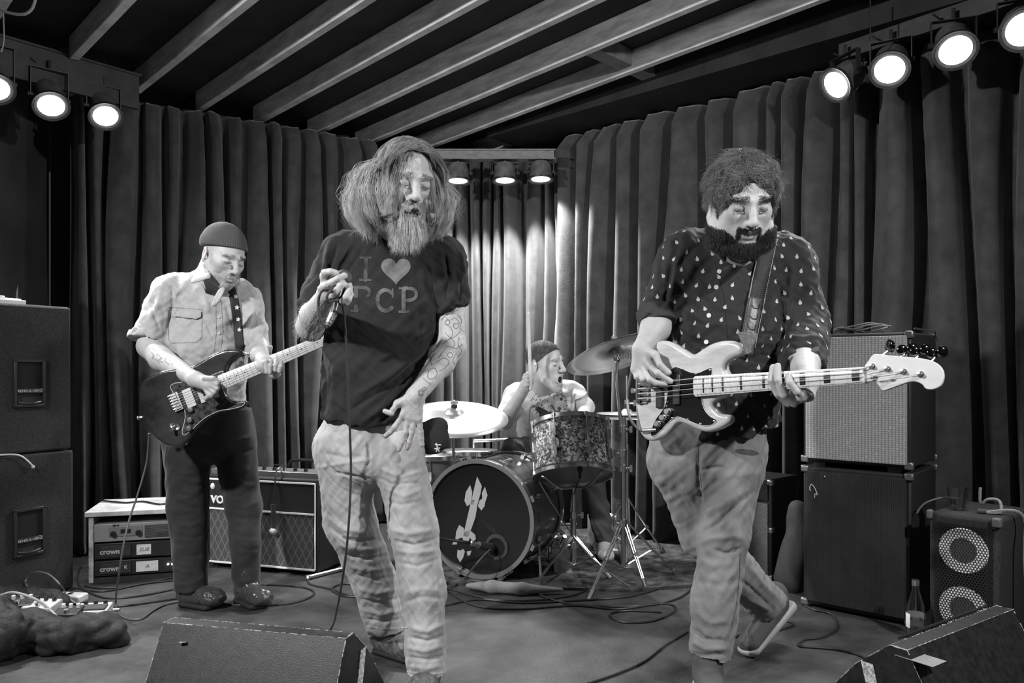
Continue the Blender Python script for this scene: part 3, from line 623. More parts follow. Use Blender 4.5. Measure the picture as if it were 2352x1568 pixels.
# small amp and bag behind the bassist
A3 = at(1700, 1330, 3.85); A3.z = 0; B3 = at(1772, 1340, 3.72); B3.z = 0; u3, n3, z, W3 = basis(A3, B3); A3 = A3-u3*.22; W3 += .22; D = .25; H = .50
t = thing('small_guitar_amplifier', A3+u3*W3/2+n3*D/2, 'small combo amplifier with grey grille cloth behind the bassist\'s knees', 'guitar amplifier'); g = lambda s, zz, o=0: A3+u3*s+z*zz+n3*o
m = MB(); m.box(g(W3/2, H/2, D/2), W3, D, H, u3, n3, z); m.build('cabinet', Mtolex, t, bevel=.01)
m = MB(); m.box(g(W3/2, .2, -.005), W3-.03, .012, .36, u3, n3, z); m.build('grille_cloth', mat('grey_grille_cloth', .16, .85, bump=(400, .5), var=(200, .4)), t)
m = MB(); m.box(g(W3/2, .435, -.004), W3-.03, .012, .08, u3, n3, z); m.build('control_panel', mat('black_amp_face', .025), t)
for i in range(6): m = MB(); c = g(.05+i*.052, .435, -.01); m.cyl(c, c-n3*.015, .012, .010, 12); m.build('knob', mchrome() if i > 4 else mblack(), t)
for i in range(3): m = MB(); m.box(g(W3-.01, [.02, .25, H-.02][i], .01), .03, .03, .03, u3, n3, z); m.build('corner_cap', mchrome(), t, bevel=.006)
q = Sdf(); c0 = at(1828, 1190, 3.62); q.seg(at(1836, 1170, 3.64), Vector((1.31, 3.62, .04)), (.045, .06), (.06, .09), k=.02); V, F = q.mesh(.008); V = V+vnormals(V, F)*wav(V, .006, .12, 2, stretch=(1, 1, .5))[:, None]
tag(npmesh('soft_bag', V, F, mat('bag_cloth', .035, .8, bump=(80, .5))), 'soft dark bag stuffed between the small amp and the bass cabinets', 'bag')

# ================================================================== FLOOR MONITORS
Mmon = mat('black_monitor_paint', .012, .45, bump=(300, .15), var=(40, .5)); Mscr = mat('chipped_bare_edge', .30, .6, var=(90, .5))
def monitor(L, R, label, grille):
    L = Vector(L); R = Vector(R); u = (R-L); W = u.length; u.normalize(); n = Vector((-u.y, u.x, 0)); H = L.z; t = thing('floor_monitor', (L+R)/2-z*H, label, 'floor monitor', 'wedge floor monitors')
    prof = [(-.17, .0), (-.012, H), (.035, H), (.13, H*.74), (.30, .02), (.28, 0)]
    m = MB(); b0 = L-z*H; m.prism([b0+n*a+z*h for a, h in prof], u*W); r = random.Random(int(W*1000))
    def chip(a, c, rad):   # bare wood where the paint has chipped along an edge
        k = int((c-a).length/.012)
        for i in range(k):
            if r.random() < .8:
                q0 = a+(c-a)*(i/k); q1 = a+(c-a)*((i+r.uniform(.5, 1.4))/k); m.tube([q0, q1], rad*r.uniform(.15, .75)**1.2, 5, 1)
    P = lambda a, h, s: b0+n*a+z*h+u*s
    chip(P(-.012, H, 0), P(-.012, H, W), .0022); chip(P(-.17, 0, 0), P(-.012, H, 0), .002); chip(P(-.17, 0, W), P(-.012, H, W), .0035); chip(P(-.012, H, W), P(.035, H, W), .004); chip(P(.035, H, 0), P(.035, H, W), .002)
    chip(P(.035, H, W), P(.13, H*.74, W), .003); chip(P(.13, H*.74, W), P(.30, .02, W), .003); chip(P(-.012, H, 0), P(.035, H, 0), .004); chip(P(.035, H, 0), P(.13, H*.74, 0), .003); chip(P(.13, H*.74, 0), P(.30, .02, 0), .003)
    m.build('cabinet', [Mmon, Mscr], t)
    fn = Vector((0, 0, 0))+(-n*H+z*.158).normalized()
    if grille:
        m = MB(); N_ = 58
        for i in range(N_): c = P(.04, H+.004, .05+(W-.1)*i/N_); m.cyl(c, c+z*.006+u*.006, .003, n=5)
        m.build('grille_edge', mat('grille_black_metal', .02), t)
        m = MB(); c = P(-.03, H*.93, .03); m.box(c, .07, .10, .002, u, n, fn); m.build('tape_strip', mat('grey_tape', .20, .7), t)
    else:
        m = MB(); c = P(-.035, H*.86, .085); m.box(c+fn*.003, .022, .016, .006, u+n*.3, n, fn); m.build('bracket', mchrome(), t, bevel=.001)
        for s, a in ((.50, .1), (.42, .03)): pass
    s_ = W if not grille else 0.; e = u if not grille else -u
    m = MB(); c = P(.06, H*.45, s_); m.cyl(c-n*.05+e*.001, c-n*.05+e*.001+e*.004, .013, n=16); m.build('socket', mat('dull_metal_corner', .25), t)
    m = MB(); m.box(P(.085, H*.6, s_)+e*.002, .035, .002, .11, n, e, z+n*.25); m.build('worn_label', mat('scuffed_label', .45, .8, var=(120, .7)), t)
    m = MB(); m.tube([P(.02, H*.22, s_)+e*.004, P(.03, H*.30, s_)+e*.028, P(.09, H*.30, s_)+e*.028, P(.12, H*.18, s_)+e*.004], .008, 8, smooth=4); m.build('handle', mblack(), t)
monitor((-1.02+.01, 2.24, .30), (-.452, 2.11, .30), 'black wedge monitor at the lower left in front of the singer', False)
monitor((1.03, 2.02, .30), (1.53, 2.36, .30), 'scuffed black wedge monitor at the lower right corner', True)
# ================================================================== DRUM KIT
CH = mchrome(); Zv = Vector((0, 0, 1))
b = MB(); pts = [(-.52, 3.72), (.1, 3.60), (.55, 3.56), (1.15, 3.72), (1.25, 4.9), (-.6, 4.95)]
b.prism([Vector((x, y, .001)) for x, y in pts], (0, 0, .012)); tag(b.build('drum_rug', mat('worn_patterned_rug', .07, .95, bump=(200, .8), var=(16, .75)), smooth=False), 'dark patterned rug under the drum kit', 'rug')
q = Sdf(); q.path([fl(1075, 1345, .02), fl(1130, 1347, .03), fl(1200, 1352, .028), fl(1290, 1354, .02)], [.012, .028, .026, .008], .02); V, F = q.mesh(.006)
tag(npmesh('rolled_rug_edge', V, F, mat('rug_backing', .25, .9, bump=(200, .8))), 'folded-over pale edge of the rug in front of the bass drum', 'rug edge')
# bass drum
ax = Vector((.375, .927, 0)).normalized(); R = .285; Cf = at(1103, 1198, 3.75); Cf.z = R+.02; side = Vector((ax.y, -ax.x, 0)); D = .40
t = thing('bass_drum', Cf+ax*D/2-Zv*(R+.015), 'bass drum with black front head bearing a pale trident emblem', 'drum', 'drum kit')
Mshell = mat('wood_grain_shell', .13, .3, coat=.5, wave=(3, .1, 'Z', 6), var=(5, .35))
m = MB(); m.lathe([(R-.012, 0), (R-.008, .0), (R-.008, D), (R-.012, D)], Cf, ax, 64); m.build('shell', Mshell, t)
for nm, o, sg in (('front_hoop', -.01, -1), ('rear_hoop', D+.01, 1)):
    m = MB(); m.lathe([(R-.014, o-sg*.0), (R-.014, o+sg*.018), (R+.006, o+sg*.018), (R+.008, o+sg*.01), (R+.006, o-sg*.024), (R-.004, o-sg*.024)], Cf, ax, 64)
    m.build(nm, mat('polished_hoop', .35, .22, .6), t)
Mhead = mat('black_drum_head', .012, .22, coat=.4)
m = MB(); m.lathe([(0, -.008), (R-.014, -.008)], Cf, ax, 64); head = m.build('front_head', Mhead, t); m = MB(); m.lathe([(0, D+.008), (R-.014, D+.008)], Cf, ax, 48); m.build('rear_head', mat('white_drum_head', .7, .5), t)
m = MB()
pn_ = -ax; hp = Cf-ax*.0095
def hpt(x, y): return onp(x, y, hp, pn_)
em = [[(1096, 1094), (1107, 1116), (1103, 1136), (1097, 1158), (1092, 1188), (1082, 1216), (1077, 1232), (1064, 1231), (1069, 1208), (1080, 1160), (1085, 1140), (1090, 1118)],
      [(1080, 1113), (1085, 1130), (1083, 1146), (1091, 1148), (1088, 1158), (1079, 1158), (1073, 1162), (1067, 1150), (1070, 1130)],
      [(1114, 1117), (1120, 1137), (1115, 1152), (1113, 1162), (1106, 1172), (1098, 1162), (1101, 1150), (1108, 1144), (1107, 1132)],
      [(1055, 1205), (1066, 1213), (1066, 1222), (1078, 1216), (1092, 1228), (1093, 1238), (1086, 1244), (1080, 1234), (1074, 1246), (1066, 1244), (1062, 1234), (1054, 1236), (1049, 1250), (1038, 1250), (1046, 1238), (1048, 1220)],
      [(1051, 1262), (1058, 1264), (1064, 1260), (1068, 1266), (1064, 1280), (1057, 1291), (1050, 1278)], [(1072, 1266), (1083, 1264), (1080, 1274), (1074, 1276)]]
for P in em: m.prism([hpt(x, y) for x, y in P], -pn_*-.001)
m.build('trident_emblem', mat('pale_emblem', .42, .5), head, smooth=False)
hc = hpt(1141, 1256)
m = MB(); m.lathe([(.045, 0), (.045, .006), (.060, .006), (.062, 0)], hc, pn_, 40); m.build('port_ring', mat('rubber_ring', .06, .4), head)
m = MB(); m.lathe([(0, .001), (.046, .001)], hc, pn_, 32); m.build('port_hole', mat('recess_black', .004, .8), head)
for i in range(8):
    a = PI/8+i*PI/4; d = side*math.cos(a)+Zv*math.sin(a)
    m = MB(); o = Cf+d*(R+.012); m.box(o-ax*.005, .03, .02, .022, side*-math.sin(a)+Zv*math.cos(a), ax, d); m.cyl(o-ax*.02+d*.008, o+ax*.10+d*.008, .0045, n=8); m.box(o+ax*.10, .018, .05, .02, side*-math.sin(a)+Zv*math.cos(a), ax, d)
    m.box(o-ax*.022+d*.008, .028, .005, .012, side*-math.sin(a)+Zv*math.cos(a), ax, d); m.build('tension_lug', CH, t)
    m = MB(); m.box(o+ax*(D-.10), .018, .05, .02, side*-math.sin(a)+Zv*math.cos(a), ax, d); m.cyl(o+ax*(D-.10)+d*.008, o+ax*(D+.01)+d*.008, .0045, n=8); m.build('tension_lug', CH, t)
for sg in (1, -1):
    m = MB(); o = Cf+side*sg*R*.93+ax*.1-Zv*R*.35; f = Vector((o.x+side.x*sg*.06-ax.x*.12, o.y-.12, .0)); m.cyl(o, f+Zv*.03, .007, n=10); m.cyl(f+Zv*.06, f+Zv*.012, .012, n=10); m.cyl(f+Zv*.03, f, .004, .002, n=8); m.ball(o, .018, 10); m.build('spur_leg', CH, t)
# tom drum builder
def drum(C, ax, R, H, label, shell, name='tom_drum', lugs=8, top=None, hooph=.018, phase=0.):
    C = Vector(C); ax = Vector(ax).normalized(); x, y, z_ = frame(ax); t = thing(name, C, label, 'drum', 'drum kit')
    m = MB(); m.lathe([(R-.01, .01), (R-.004, .01), (R-.004, H-.01), (R-.01, H-.01)], C, ax, 56); m.build('shell', shell, t)
    for nm, o, mt in (('bottom_head', .004, mat('clear_film_head', .22, .3)), ('top_head', H-.004, top or mat('white_drum_head', .7, .5))):
        m = MB(); m.lathe([(0, o), (R, o)], C, ax, 48); m.build(nm, mt, t)
    for nm, o, s in (('bottom_hoop', .006, -1), ('top_hoop', H-.006, 1)):
        m = MB(); m.lathe([(R, o-s*.004), (R+.002, o+s*hooph), (R+.006, o+s*hooph), (R+.006, o-s*.003), (R+.014, o-s*.006), (R, o-s*.006)], C, ax, 56); m.build(nm, CH, t)
    for i in range(lugs):
        a = phase+2*PI*i/lugs; d = x*math.cos(a)+y*math.sin(a); o = C+d*(R+.009); m = MB()
        m.cyl(o+ax*(H+.006), o-ax*.006, .0035, n=8)
        for h in (H*.30, H*.70) if H > .2 else (H*.5,): m.box(o+ax*h-d*.002, .016, .016, min(.05, H*.3), ax.cross(d), d, ax)
        for h in (H+.004, -.004): m.cyl(o+ax*(h-.007), o+ax*(h+.007), .008, n=8)
        m.build('tension_lug', CH, t)
    return t
Mpearl = mat('pearl_wrap', .5, .25, coat=.6)
nt = Mpearl.node_tree; tc = nt.nodes.new('ShaderNodeTexCoord'); vo = nt.nodes.new('ShaderNodeTexVoronoi'); vo.inputs['Scale'].default_value = 105; nz = nt.nodes.new('ShaderNodeTexNoise'); nz.inputs['Scale'].default_value = 25
mxv = nt.nodes.new('ShaderNodeMixRGB'); mxv.inputs[0].default_value = .025; nt.links.new(tc.outputs['Object'], mxv.inputs[1]); nt.links.new(tc.outputs['Object'], nz.inputs['Vector']); nt.links.new(nz.outputs['Color'], mxv.inputs[2]); nt.links.new(mxv.outputs[0], vo.inputs['Vector'])
rp = nt.nodes.new('ShaderNodeValToRGB'); cr = rp.color_ramp; cr.interpolation = 'LINEAR'; cr.elements[0].position = .15; cr.elements[0].color = (.05, .05, .05, 1); cr.elements[1].position = .95; cr.elements[1].color = (.75, .75, .75, 1); e = cr.elements.new(.55); e.color = (.30, .30, .30, 1)
sp = nt.nodes.new('ShaderNodeSeparateColor'); nt.links.new(vo.outputs['Color'], sp.inputs[0]); nt.links.new(sp.outputs[0], rp.inputs[0]); nt.links.new(rp.outputs[0], nt.nodes['Principled BSDF'].inputs['Base Color'])
rm_ = nt.nodes.new('ShaderNodeMapRange'); rm_.inputs[3].default_value = .15; rm_.inputs[4].default_value = .5; nt.links.new(sp.outputs[1], rm_.inputs[0]); nt.links.new(rm_.outputs[0], nt.nodes['Principled BSDF'].inputs['Roughness'])
tomax = Vector((-.03, .38, .91)).normalized(); TB = at(1316, 1090, 3.78); drum(TB, tomax, .195, .25, 'pearl-wrapped tom drum tilted in front of the drummer', Mpearl, phase=.25)
drum(Vector((-.46, 4.12, .26)), (0, .05, 1), .165, .30, 'dark wood-grained tom drum behind the singer\'s hand', Mshell, phase=.2)
drum(Vector((-.245, 4.38, .42)), (0, .03, 1), .155, .14, 'snare drum with white head behind the bass drum', Mshell, name='snare_drum', phase=.3)
def cymbal(C, n, R, label, m_, bell=.17, wing=True):
    C = Vector(C); n = Vector(n).normalized(); t = thing('cymbal', C, label, 'cymbal', 'cymbals'); pr = [(.008, .001)]+[(R*bell*math.sin(a), .026*math.cos(a)*R/.25+.002) for a in (.15, .5, .9, 1.3)]+[(R*bell*1.12, .0), (R*.5, -.008), (R*.8, -.018), (R, -.030)]
    pr = [(pr[1][0]*.5, .028*R/.25+.001)]+pr[1:]
    mb = MB(); mb.lathe([(r, h+.03) for r, h in pr], C-n*.03, n, 64); o = mb.build('bronze_plate', m_, t, angle=60); s = o.modifiers.new('sheet', 'SOLIDIFY'); s.thickness = .0016
    mb = MB(); mb.cyl(C+n*.026, C+n*.045, .016, n=14); mb.build('felt_washer', mat('dark_felt', .03, .9), t)
    mb = MB(); mb.cyl(C+n*.02, C+n*.07, .004, n=8); mb.box(C+n*.058, .038, .006, .014, frame(n)[0], frame(n)[1], n); mb.build('wing_nut', CH, t)
    return t
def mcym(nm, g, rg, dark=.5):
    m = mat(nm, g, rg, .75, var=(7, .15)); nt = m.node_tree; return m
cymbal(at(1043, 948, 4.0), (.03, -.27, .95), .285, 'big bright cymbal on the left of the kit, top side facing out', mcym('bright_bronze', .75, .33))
C_ = at(1416, 792, 3.74); nC = Vector((-.25, .30, .92)).normalized(); cymbal(C_-nC*.02, nC, .265, 'tilted crash cymbal showing its underside beside the bassist\'s arm', mcym('shaded_bronze', .38, .36))  # darker copy of the cymbal bronze: the underside's shade is put into its colour
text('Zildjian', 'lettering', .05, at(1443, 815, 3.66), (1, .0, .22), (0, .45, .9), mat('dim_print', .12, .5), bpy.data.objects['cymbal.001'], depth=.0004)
hh = at(1440, 946, 4.22)
cymbal(hh, (0, 0, 1), .175, 'pair of hi-hat cymbals seen edge-on beyond the crash stand', mcym('bright_bronze', .75, .33)); 
o = bpy.data.objects['cymbal.002']; mb = MB(); mb.lathe([(.012, -.03), (.03, -.028), (.04, -.012), (.175, -.004)], hh-Zv*.004, (0, 0, 1), 48); mb.build('lower_plate', mcym('bright_bronze', .75, .33), o)
def feet(m, hub, low, pts, r=.008, flat=True):
    for p in pts:
        p = Vector(p); mid = hub+(p-hub)*.52; 
        for s in (-1, 1) if flat else (0,):
            o = (p-hub).cross(Zv).normalized()*.008*s; m.cyl(hub+o, p+o*.6, r*.55, n=8)
        m.cyl(low, mid, r*.6, n=8); m.cyl(p+(hub-p).normalized()*.05, p, .013, .012, n=10); m.ball(mid, .012, 8)
def clamp(m, c, r=.02, wing=(1, 0, 0)):
    c = Vector(c); w = Vector(wing).normalized(); m.cyl(c-Zv*.016, c+Zv*.016, r, n=12); m.cyl(c, c+w*.035, .006, n=8); m.box(c+w*.042, .014, .006, .032, w, (w.y, -w.x, 0), Zv)
# crash stand
bs = at(1432, 1300, 3.74); base = Vector((bs.x, bs.y, 0)); t = thing('cymbal_stand', base, 'tall chrome tripod stand carrying the tilted crash cymbal', 'cymbal stand', 'chrome stands')
tp = at(1417, 812, 3.74)
m = MB(); m.cyl(base+Zv*.07, Vector((base.x, base.y, .80)), .0125, n=14); m.cyl(Vector((base.x-.012, base.y, .76)), Vector((tp.x, tp.y, .97)), .009, n=12); m.cyl(Vector((tp.x, tp.y, .96)), tp, .0075, n=12); m.build('pole', CH, t)
m = MB(); m.cyl(tp-nC*.02, tp+nC*.03, .012, n=12); m.ball(tp-Zv*.03, .016, 10); m.build('tilter', CH, t)
for k, (y_, wx) in enumerate(((985, 1), (1040, -1), (1075, 1), (1200, -1))):
    p = at(1430, y_, 3.73); m = MB(); clamp(m, p, .022, (wx, -.4, 0)); m.build('height_clamp', CH, t)
hub = Vector((base.x, base.y, at(0, 1190, 3.74).z)); low = base+Zv*.07
for p in (fl(1352, 1378), fl(1560, 1325), fl(1484, 1352)): m = MB(); feet(m, hub, low, [p]); m.build('leg', CH, t)
# second stand behind, holding hi-hat
base = Vector((hh.x, hh.y, 0)); t = thing('hi_hat_stand', base, 'thin chrome stand of the hi-hat behind the crash stand', 'hi-hat stand', 'chrome stands')
m = MB(); m.cyl(base+Zv*.04, hh+Zv*.20, .006, n=10); m.cyl(base+Zv*.04, base+Zv*.62, .0125, n=12); m.build('pole', CH, t)
m = MB(); clamp(m, hh+Zv*.05, .014); m.build('clutch', CH, t)
hub = base+Zv*.33
for p in ((.22, .05), (-.02, -.24), (-.2, .12)): m = MB(); feet(m, hub, base+Zv*.06, [base+Vector((p[0], p[1], .0))]); m.build('leg', CH, t)
m = MB(); m.box(base+Vector((-.02, -.16, .04)), .08, .26, .012, (1, 0, 0), (0, 1, .25), (0, -.25, 1)); m.build('pedal_board', CH, t)
# tom stand
tb = TB+tomax*.03; base = at(1318, 1300, 3.86); base.z = 0; t = thing('tom_stand', base, 'short chrome basket stand under the pearl tom', 'drum stand', 'chrome stands')
m = MB(); top = Vector((base.x, base.y, .44)); m.cyl(base+Zv*.06, top, .0125, n=12); m.build('pole', CH, t)
for a in (0.3, 2.4, 4.5):
    m = MB(); r_ = frame(tomax); e = TB-tomax*.018+(r_[0]*math.cos(a)+r_[1]*math.sin(a))*.16; m.tube([top, (top+e)/2-tomax*.03, e, e+tomax*.01], .006, 8, smooth=4); m.ball(e, .012, 8); m.build('basket_arm', CH, t)
m = MB(); clamp(m, base+Zv*.3, .02); m.build('height_clamp', CH, t); m = MB(); clamp(m, base+Zv*.15, .022, (-1, -.3, 0)); m.build('height_clamp', CH, t)
for p in ((-.17, -.08), (.17, -.12), (.02, .2)): m = MB(); feet(m, base+Zv*.2, base+Zv*.05, [base+Vector((p[0], p[1], .015))]); m.build('leg', CH, t)
# bass drum pedal and clutter of chrome parts between the stands
pb = at(1290, 1310, 3.98); pb.z = .016; t = thing('foot_pedal', pb, 'chrome pedal mechanism low behind the bass drum\'s right side', 'pedal', 'chrome stands')
m = MB(); m.box(pb+Zv*.02, .09, .28, .012, (1, 0, 0), (0, 1, .2), (0, -.2, 1)); m.build('pedal_board', CH, t)
m = MB(); [m.cyl(pb+Vector((s*.06, .1, 0)), pb+Vector((s*.06, .12, .2)), .009, n=8) for s in (-1, 1)]; m.cyl(pb+Vector((-.09, .12, .19)), pb+Vector((.09, .12, .19)), .008, n=8); m.build('pedal_frame', CH, t)
for s in (-.05, 0, .05): m = MB(); m.cyl(pb+Vector((s, .1, .08)), pb+Vector((s+.02, .05, .14)), .012, n=8); m.build('spring', CH, t)
# cymbal stand for the left cymbal
cb = at(1040, 1000, 4.02); base = Vector((cb.x, cb.y, 0)); t = thing('cymbal_stand', base, 'chrome stand under the bright left cymbal, mostly hidden by the bass drum', 'cymbal stand', 'chrome stands')
m = MB(); m.cyl(base+Zv*.05, at(1042, 950, 4.0), .009, n=10); m.build('pole', CH, t)
for p in ((-.2, .16), (-.05, .28), (.2, .2)): m = MB(); feet(m, base+Zv*.3, base+Zv*.06, [base+Vector((p[0], p[1], .015))]); m.build('leg', CH, t)
# horizontal bar and throne
b = MB(); b.cyl(at(1088, 1013, 4.55), at(1200, 1008, 4.55), .010, n=10); b.cyl(at(1088, 1013, 4.55), Vector((at(1088, 1013, 4.55).x, 4.55, .03)), .008, n=10); b.cyl(at(1088, 1013, 4.55).xy.to_3d()+Zv*.03, at(1088, 1013, 4.55).xy.to_3d()+Vector((-.1, .1, .02)), .012, n=8)
tag(b.build('keyboard_stand_bar', CH), 'horizontal metal bar beside the drummer\'s hip', 'bar')
tb_ = Vector((.10, 4.62, .0)); t = thing('drum_throne', tb_, 'round black stool the drummer sits on', 'stool')
m = MB(); m.lathe([(0, .44), (.15, .44), (.17, .46), (.17, .49), (.15, .51), (0, .515)], tb_, (0, 0, 1), 28); m.build('seat', mat('black_vinyl', .03, .4), t)
m = MB(); m.cyl(tb_+Zv*.08, tb_+Zv*.44, .014, n=10); m.build('pole', CH, t)
for a in (.5, 2.6, 4.7): m = MB(); feet(m, tb_+Zv*.22, tb_+Zv*.08, [tb_+Vector((.25*math.cos(a), .25*math.sin(a), .013))]); m.build('leg', CH, t)
# kick-drum microphone on a low boom
a_ = at(985, 1232, 3.55); c_ = at(1085, 1247, 3.62); t = thing('kick_microphone', Vector((a_.x, a_.y, 0)), 'microphone on a low boom arm pointing into the bass drum port', 'microphone', 'drum microphones')
m = MB(); m.cyl(a_, c_, .007, n=10); m.build('boom', mat('dark_steel', .05), t); m = MB(); m.cyl(a_, Vector((a_.x-.02, a_.y, .02)), .008, n=10); m.lathe([(0, .02), (.10, .018), (.11, 0)], Vector((a_.x-.02, a_.y, 0)), (0, 0, 1), 24); m.build('stand', mat('dark_steel', .05), t)
m = MB(); m.ball(c_, .014, 10); m.cyl(c_, at(1098, 1251, 3.63), .012, .010, n=12); m.build('clip', CH, t); m = MB(); m.cyl(at(1098, 1251, 3.63), at(1125, 1257, 3.68), .018, .021, n=18); m.ball(at(1127, 1258, 3.69), .024, 14); m.build('microphone_body', mat('mic_body', .06, .3), t)
m = MB(); m.tube([at(1126, 1262, 3.63), at(1112, 1275, 3.6), at(1090, 1300, 3.58), fl(1065, 1330, .01), fl(1040, 1345, .008), fl(1000, 1356, .008)], .004, 6, smooth=6); m.build('cable', mat('worn_cable', .10, .4), t)
# tom microphone clipped to the rim with its looping cable
c_ = at(1247, 948, 3.80); t = thing('tom_microphone', c_, 'small black microphone clipped to the rim of the pearl tom', 'microphone', 'drum microphones')
m = MB(); m.cyl(at(1232, 936, 3.8), at(1256, 952, 3.82), .012, .019, n=14); m.ball(at(1258, 953, 3.82), .021, 12); m.build('microphone_body', mat('mic_body2', .02, .5), t)
m = MB(); m.tube([at(1232, 936, 3.8), at(1225, 930, 3.8), at(1217, 940, 3.8), at(1216, 980, 3.8), at(1222, 1040, 3.82), at(1232, 1090, 3.8), at(1258, 1140, 3.78), at(1290, 1190, 3.75), at(1330, 1250, 3.7), at(1380, 1300, 3.66), fl(1450, 1350, .008)], .0035, 6, smooth=6); m.build('cable', mat('worn_cable', .10, .4), t)
m = MB(); m.box(at(1243, 958, 3.8), .02, .02, .05); m.build('clip', mblack(), t)
c_ = at(1332, 1078, 3.66); t = thing('tom_microphone', c_, 'tiny microphone on a gooseneck below the pearl tom\'s bottom head', 'microphone', 'drum microphones')
m = MB(); m.ball(c_, .014, 10, sc=(1, 1, 1.2)); m.cyl(c_-Zv*.01, c_-Zv*.04, .008, n=10); m.build('microphone_body', mat('mic_body2', .02, .5), t); m = MB(); m.tube([c_-Zv*.04, at(1326, 1112, 3.68), at(1318, 1135, 3.78)], .003, 6, smooth=4); m.build('gooseneck', mblack(), t)
# pale box behind the kit
p = at(1385, 1235, 4.5); p.z = .09; b = MB(); b.box(p, .15, .12, .17, (1, .3, 0), (-.3, 1, 0)); tag(b.build('cardboard_box', mat('pale_card', .45, .8, var=(20, .4)), bevel=.004), 'small pale box on the rug far behind the stands', 'box')
p2 = at(1420, 1210, 4.4); p2.z = .013; b = MB(); b.cyl(p2+Zv*0, p2+Zv*.25, .012, n=10); b.lathe([(0, .012), (.09, .01), (.1, 0)], p2-Zv*.0, (0, 0, 1), 20); tag(b.build('short_microphone_stand', CH), 'short chrome microphone stand behind the crash stand', 'microphone stand')

# ================================================================== PEDALS, BAG, CABLES
Mcab = mat('black_cable', .03, .45); Mcab2 = mat('worn_cable', .10, .4)
q = Sdf(); zz = .0
q.path([fl(-40, 1455, .06), fl(60, 1452, .06), fl(150, 1462, .055), fl(255, 1448, .055)], [.07, .075, .06, .05], .05); q.path([fl(-40, 1400, .06), fl(40, 1382, .05), fl(130, 1385, .04)], [.08, .06, .035], .04)
q.path([fl(-30, 1420, .07), fl(-10, 1460, .09)], [.09, .09], .05); q.half((0, 0, .002), (0, 0, -1))
V, F = q.mesh(.009); V = V+vnormals(V, F)*(wav(V, .010, .14, 8)+np.abs(wav(V, .010, .07, 18, stretch=(.5, 1, 1))))[:, None]; V[:, 2] = np.maximum(V[:, 2], .002)
bag = tag(npmesh('gig_bag', V, F, mat('bag_nylon', .010, .7, bump=(60, .8))), 'collapsed black gig bag lying under the effect pedals at lower left', 'bag')
m = MB(); a = fl(120, 1440, .10); m.tube([at(120, 1443, 2.93), at(128, 1440, 2.92), at(145, 1450, 2.92), at(140, 1458, 2.92), at(137, 1465, 2.92)], .003, 6, smooth=3); m.build('zip_pull', CH, bag)
b = MB(); P = [fl(62, 1466, .02), fl(95, 1474, .02), fl(72, 1487, .003), fl(45, 1487, .003)]; b.prism(P, (0, 0, .001)); tag(b.build('sheet_of_paper', mat('white_tape', .75), smooth=False), 'white sheet of paper sticking out below the black gig bag', 'paper')
def pedal(x, y, w, d, h, rz, g, label, zb=.10, sw=True):
    c = fl(x, y, zb); u = Vector((math.cos(rz), math.sin(rz), 0)); n = Vector((-u.y, u.x, 0)); t = thing('effect_pedal', c, label, 'effect pedal', 'effect pedals'); n2 = (n+Zv*.18).normalized(); z2 = u.cross(n2)
    m = MB(); m.box(c+z2*h/2, w, d, h, u, n2, z2); m.build('housing', mat('pedal_%d' % int(g*100), g, .35, .2), t, bevel=.004)
    for s in (-1, 0, 1): m = MB(); k = c+z2*h+u*s*w*.3+n2*d*.3; m.cyl(k, k+z2*.014, .008, .007, n=12); m.build('knob', mblack() if g > .2 else mat('silver_print', .5), t)
    if sw: m = MB(); k = c+z2*h-n2*d*.28; m.cyl(k, k+z2*.012, .009, n=12); m.build('foot_switch', CH, t)
    else: m = MB(); m.box(c+z2*(h+.003)-n2*d*.15, w*.85, d*.55, .008, u, n2, z2); m.build('treadle', mat('rubber_tread', .05, .7), t, bevel=.002)
    for s in (-1, 1): m = MB(); k = c+z2*h*.5+u*s*w*.5+n2*d*.2; m.cyl(k, k+u*s*.03, .007, n=10); m.build('jack_plug', CH, t)
pedal(217, 1420, .12, .075, .05, .15, .62, 'pale effect pedal at the right end of the group on the gig bag', .06, False)
pedal(100, 1412, .115, .08, .05, -.1, .55, 'pale pedal in the middle of the group, half under cables', .09)
pedal(160, 1425, .09, .07, .045, .1, .04, 'dark pedal between the two pale ones', .07)
pedal(48, 1405, .10, .07, .045, .2, .04, 'dark pedal at the left of the group beside the bag\'s flap', .10)
c = fl(152, 1372, .02); t = thing('plug_board', c, 'white multi-socket power board lying behind the pedals', 'power board'); m = MB(); m.box(c, .17, .07, .035, (1, -.12, 0), (.12, 1, 0)); m.build('housing', mat('off_white_plastic', .6), t, bevel=.008)
for s in (-.03, .02): m = MB(); m.box(c+Vector((s, 0, .019)), .016, .02, .004); m.build('socket', mblack(), t)
def cable(pts, label, r=.0042, m_=None, air=(), grp='cables on the stage floor'):
    P = list(air)+[fl(x, y, r+.001) for x, y in pts]; b = MB(); b.tube(P, r, 6, smooth=6); return tag(b.build('cable', m_ or Mcab), label, 'cable', grp)
cable([(1225, 1360), (1300, 1385), (1400, 1392), (1500, 1388), (1560, 1372), (1590, 1350)], 'cable sweeping right across the floor in front of the crash stand')
cable([(1010, 1345), (1080, 1365), (1150, 1378), (1250, 1376), (1330, 1362), (1360, 1340)], 'cable curving along the front edge of the rug')
cable([(1020, 1390), (1100, 1376), (1200, 1384), (1330, 1378), (1450, 1368), (1540, 1342)], 'cable crossing the floor just in front of the rug')
cable([(1030, 1358), (1090, 1390), (1190, 1398), (1320, 1390), (1420, 1398), (1525, 1385), (1552, 1400), (1500, 1425), (1430, 1428), (1400, 1410), (1440, 1402), (1520, 1405)], 'cable ending in a flat loop at centre right of the floor')
cable([(1350, 1568), (1420, 1545), (1480, 1518), (1530, 1480), (1580, 1450)], 'cable running from the bottom edge of the picture to the bassist\'s shoe')
